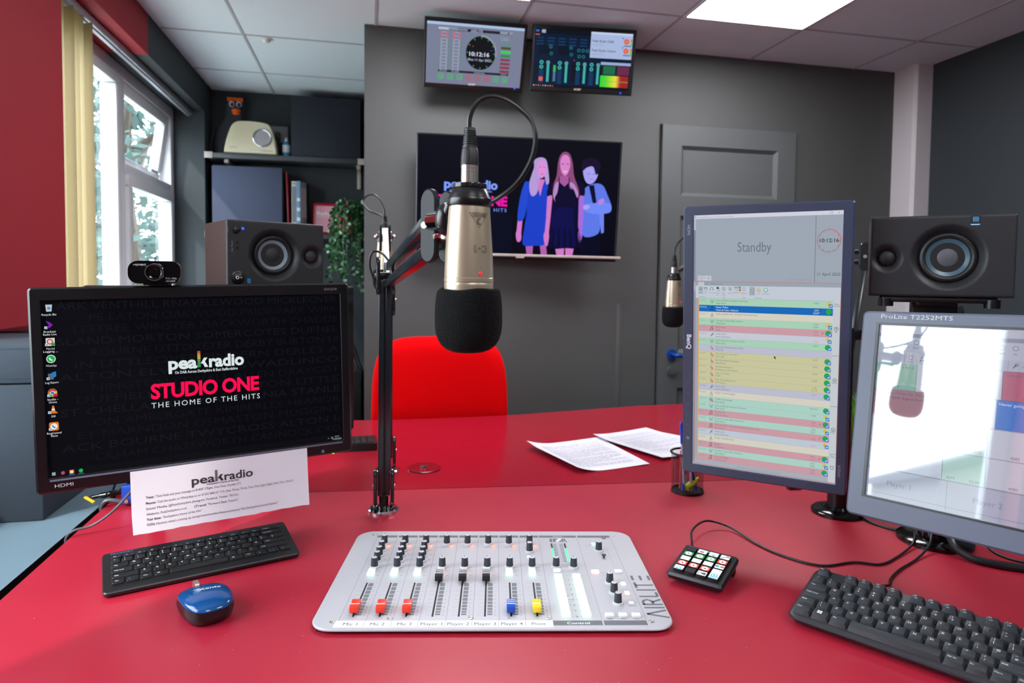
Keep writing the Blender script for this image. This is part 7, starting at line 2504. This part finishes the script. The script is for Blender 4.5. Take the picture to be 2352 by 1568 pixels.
cable('thin black cable looping from the shortcut keypad to the touch monitor base', [D(.592, 1.100, .018), D(.604, 1.125, .02), D(.625, 1.165, .022), D(.66, 1.20, .022), D(.70, 1.228, .014), D(.738, 1.210, .004), D(.748, 1.135), D(.765, 1.075), D(.807, 1.023), D(.878, 1.023), D(.919, 1.006), D(.975, 1.027), D(1.035, 1.058, .003), D(1.06, 1.075, .012), D(1.078, 1.094, .03)], .0022)
cable('thin black cable running from the large keyboard to the touch monitor base', [D(.838, .918, .008), D(.865, .925, .004), D(.893, .952), D(.938, .980), D(1.005, 1.012), D(1.06, 1.040, .010), D(1.085, 1.058, .03)], .0022)
cable('thick bundle of black cables trailing right behind the touch monitor', [D(1.10, 1.040, .045), D(1.093, 1.015, .016), D(1.10, .985, .006), D(1.125, .955, .004), D(1.17, .925, .004), D(1.25, .88, .004)], .007)
cable('black cable lying beside the thick bundle behind the touch monitor', [D(1.148, 1.040, .05), D(1.150, 1.01, .028), D(1.155, .985, .010), D(1.19, .955, .002), D(1.27, .90, .002)], .0028)
cable('black lead running between the portrait and touch monitor bases', [D(1.075, 1.245, .004), D(1.06, 1.20), D(1.075, 1.15), D(1.10, 1.118, .010)], .0028)
cable('thin pale grey cable draped from the left monitor over the desk edge', [D(-.385, 1.345, .17), D(-.425, 1.40, .135), D(-.465, 1.44, .085), D(-.505, 1.44, .04), D(-.540, 1.435, .016), D(-.570, 1.428, .010), D(-.5825, 1.424, -.004), D(-.5832, 1.42, -.04)], .0026, 'cable_grey')
cable('thick grey cable coming over the desk edge beneath the paper notice', [D(-.5835, 1.60, -.04), D(-.5828, 1.60, -.002), D(-.570, 1.602, .012), D(-.535, 1.605, .006), D(-.49, 1.625, .004), D(-.40, 1.63, .004)], .0048, 'cable_grey')
cable('black lead curling from the worktop up behind the paper notice', [(-.60, 1.72, DESK + .004), (-.585, 1.70, DESK + .03), (-.55, 1.66, DESK + .065), (-.50, 1.62, DESK + .075), (-.42, 1.60, DESK + .075)], .0026)
t = thing('audio_plug', 'black jack plug with a ribbed tail and yellow tape beside the worktop edge', 'plug', T(-.612, 1.612, DESK + .020))
m = MB()
m.lathe([(.0025, 0), (.004, .002), (.0042, .022), (.0062, .024), (.0065, .036), (.0058, .037), (.0058, .040), (.0066, .041), (.0066, .055), (.0048, .058), (.0048, .10)], 'black_gloss', RY(82) @ RZ(0), 18)
for k in range(6):
    m.torus(.0042, .0007, 'black_plastic', RY(82) @ T(0, 0, .004 + k * .003), 16, 6)
m.build('body', t)
m = MB(); m.bar((-.004, -.012, .006), (.018, -.020, -.005), .007, .004, 'tape_yellow', .001); m.build('tape_flag', t, label='yellow tape flag')
t = thing('video_connector', 'blue cable connector peeping out left of the paper notice', 'connector', T(-.541, 1.602, DESK + .012))
m = MB(); m.b6(0, .05, -.009, .009, -.006, .036, 'connector_blue', .003); m.build('shell', t)
m = MB(); m.cyl((.012, -.0095, .002), (.012, -.013, .002), .004, 'nickel', seg=14); m.build('screw', t)
t = thing('cable_clip', 'little black clip on the desk under the portrait monitor', 'clip', T(1.045, 1.43, DESK))
m = MB(); m.b6(-.018, .018, -.008, .008, 0, .010, 'black_plastic', .003); m.build('body', t)
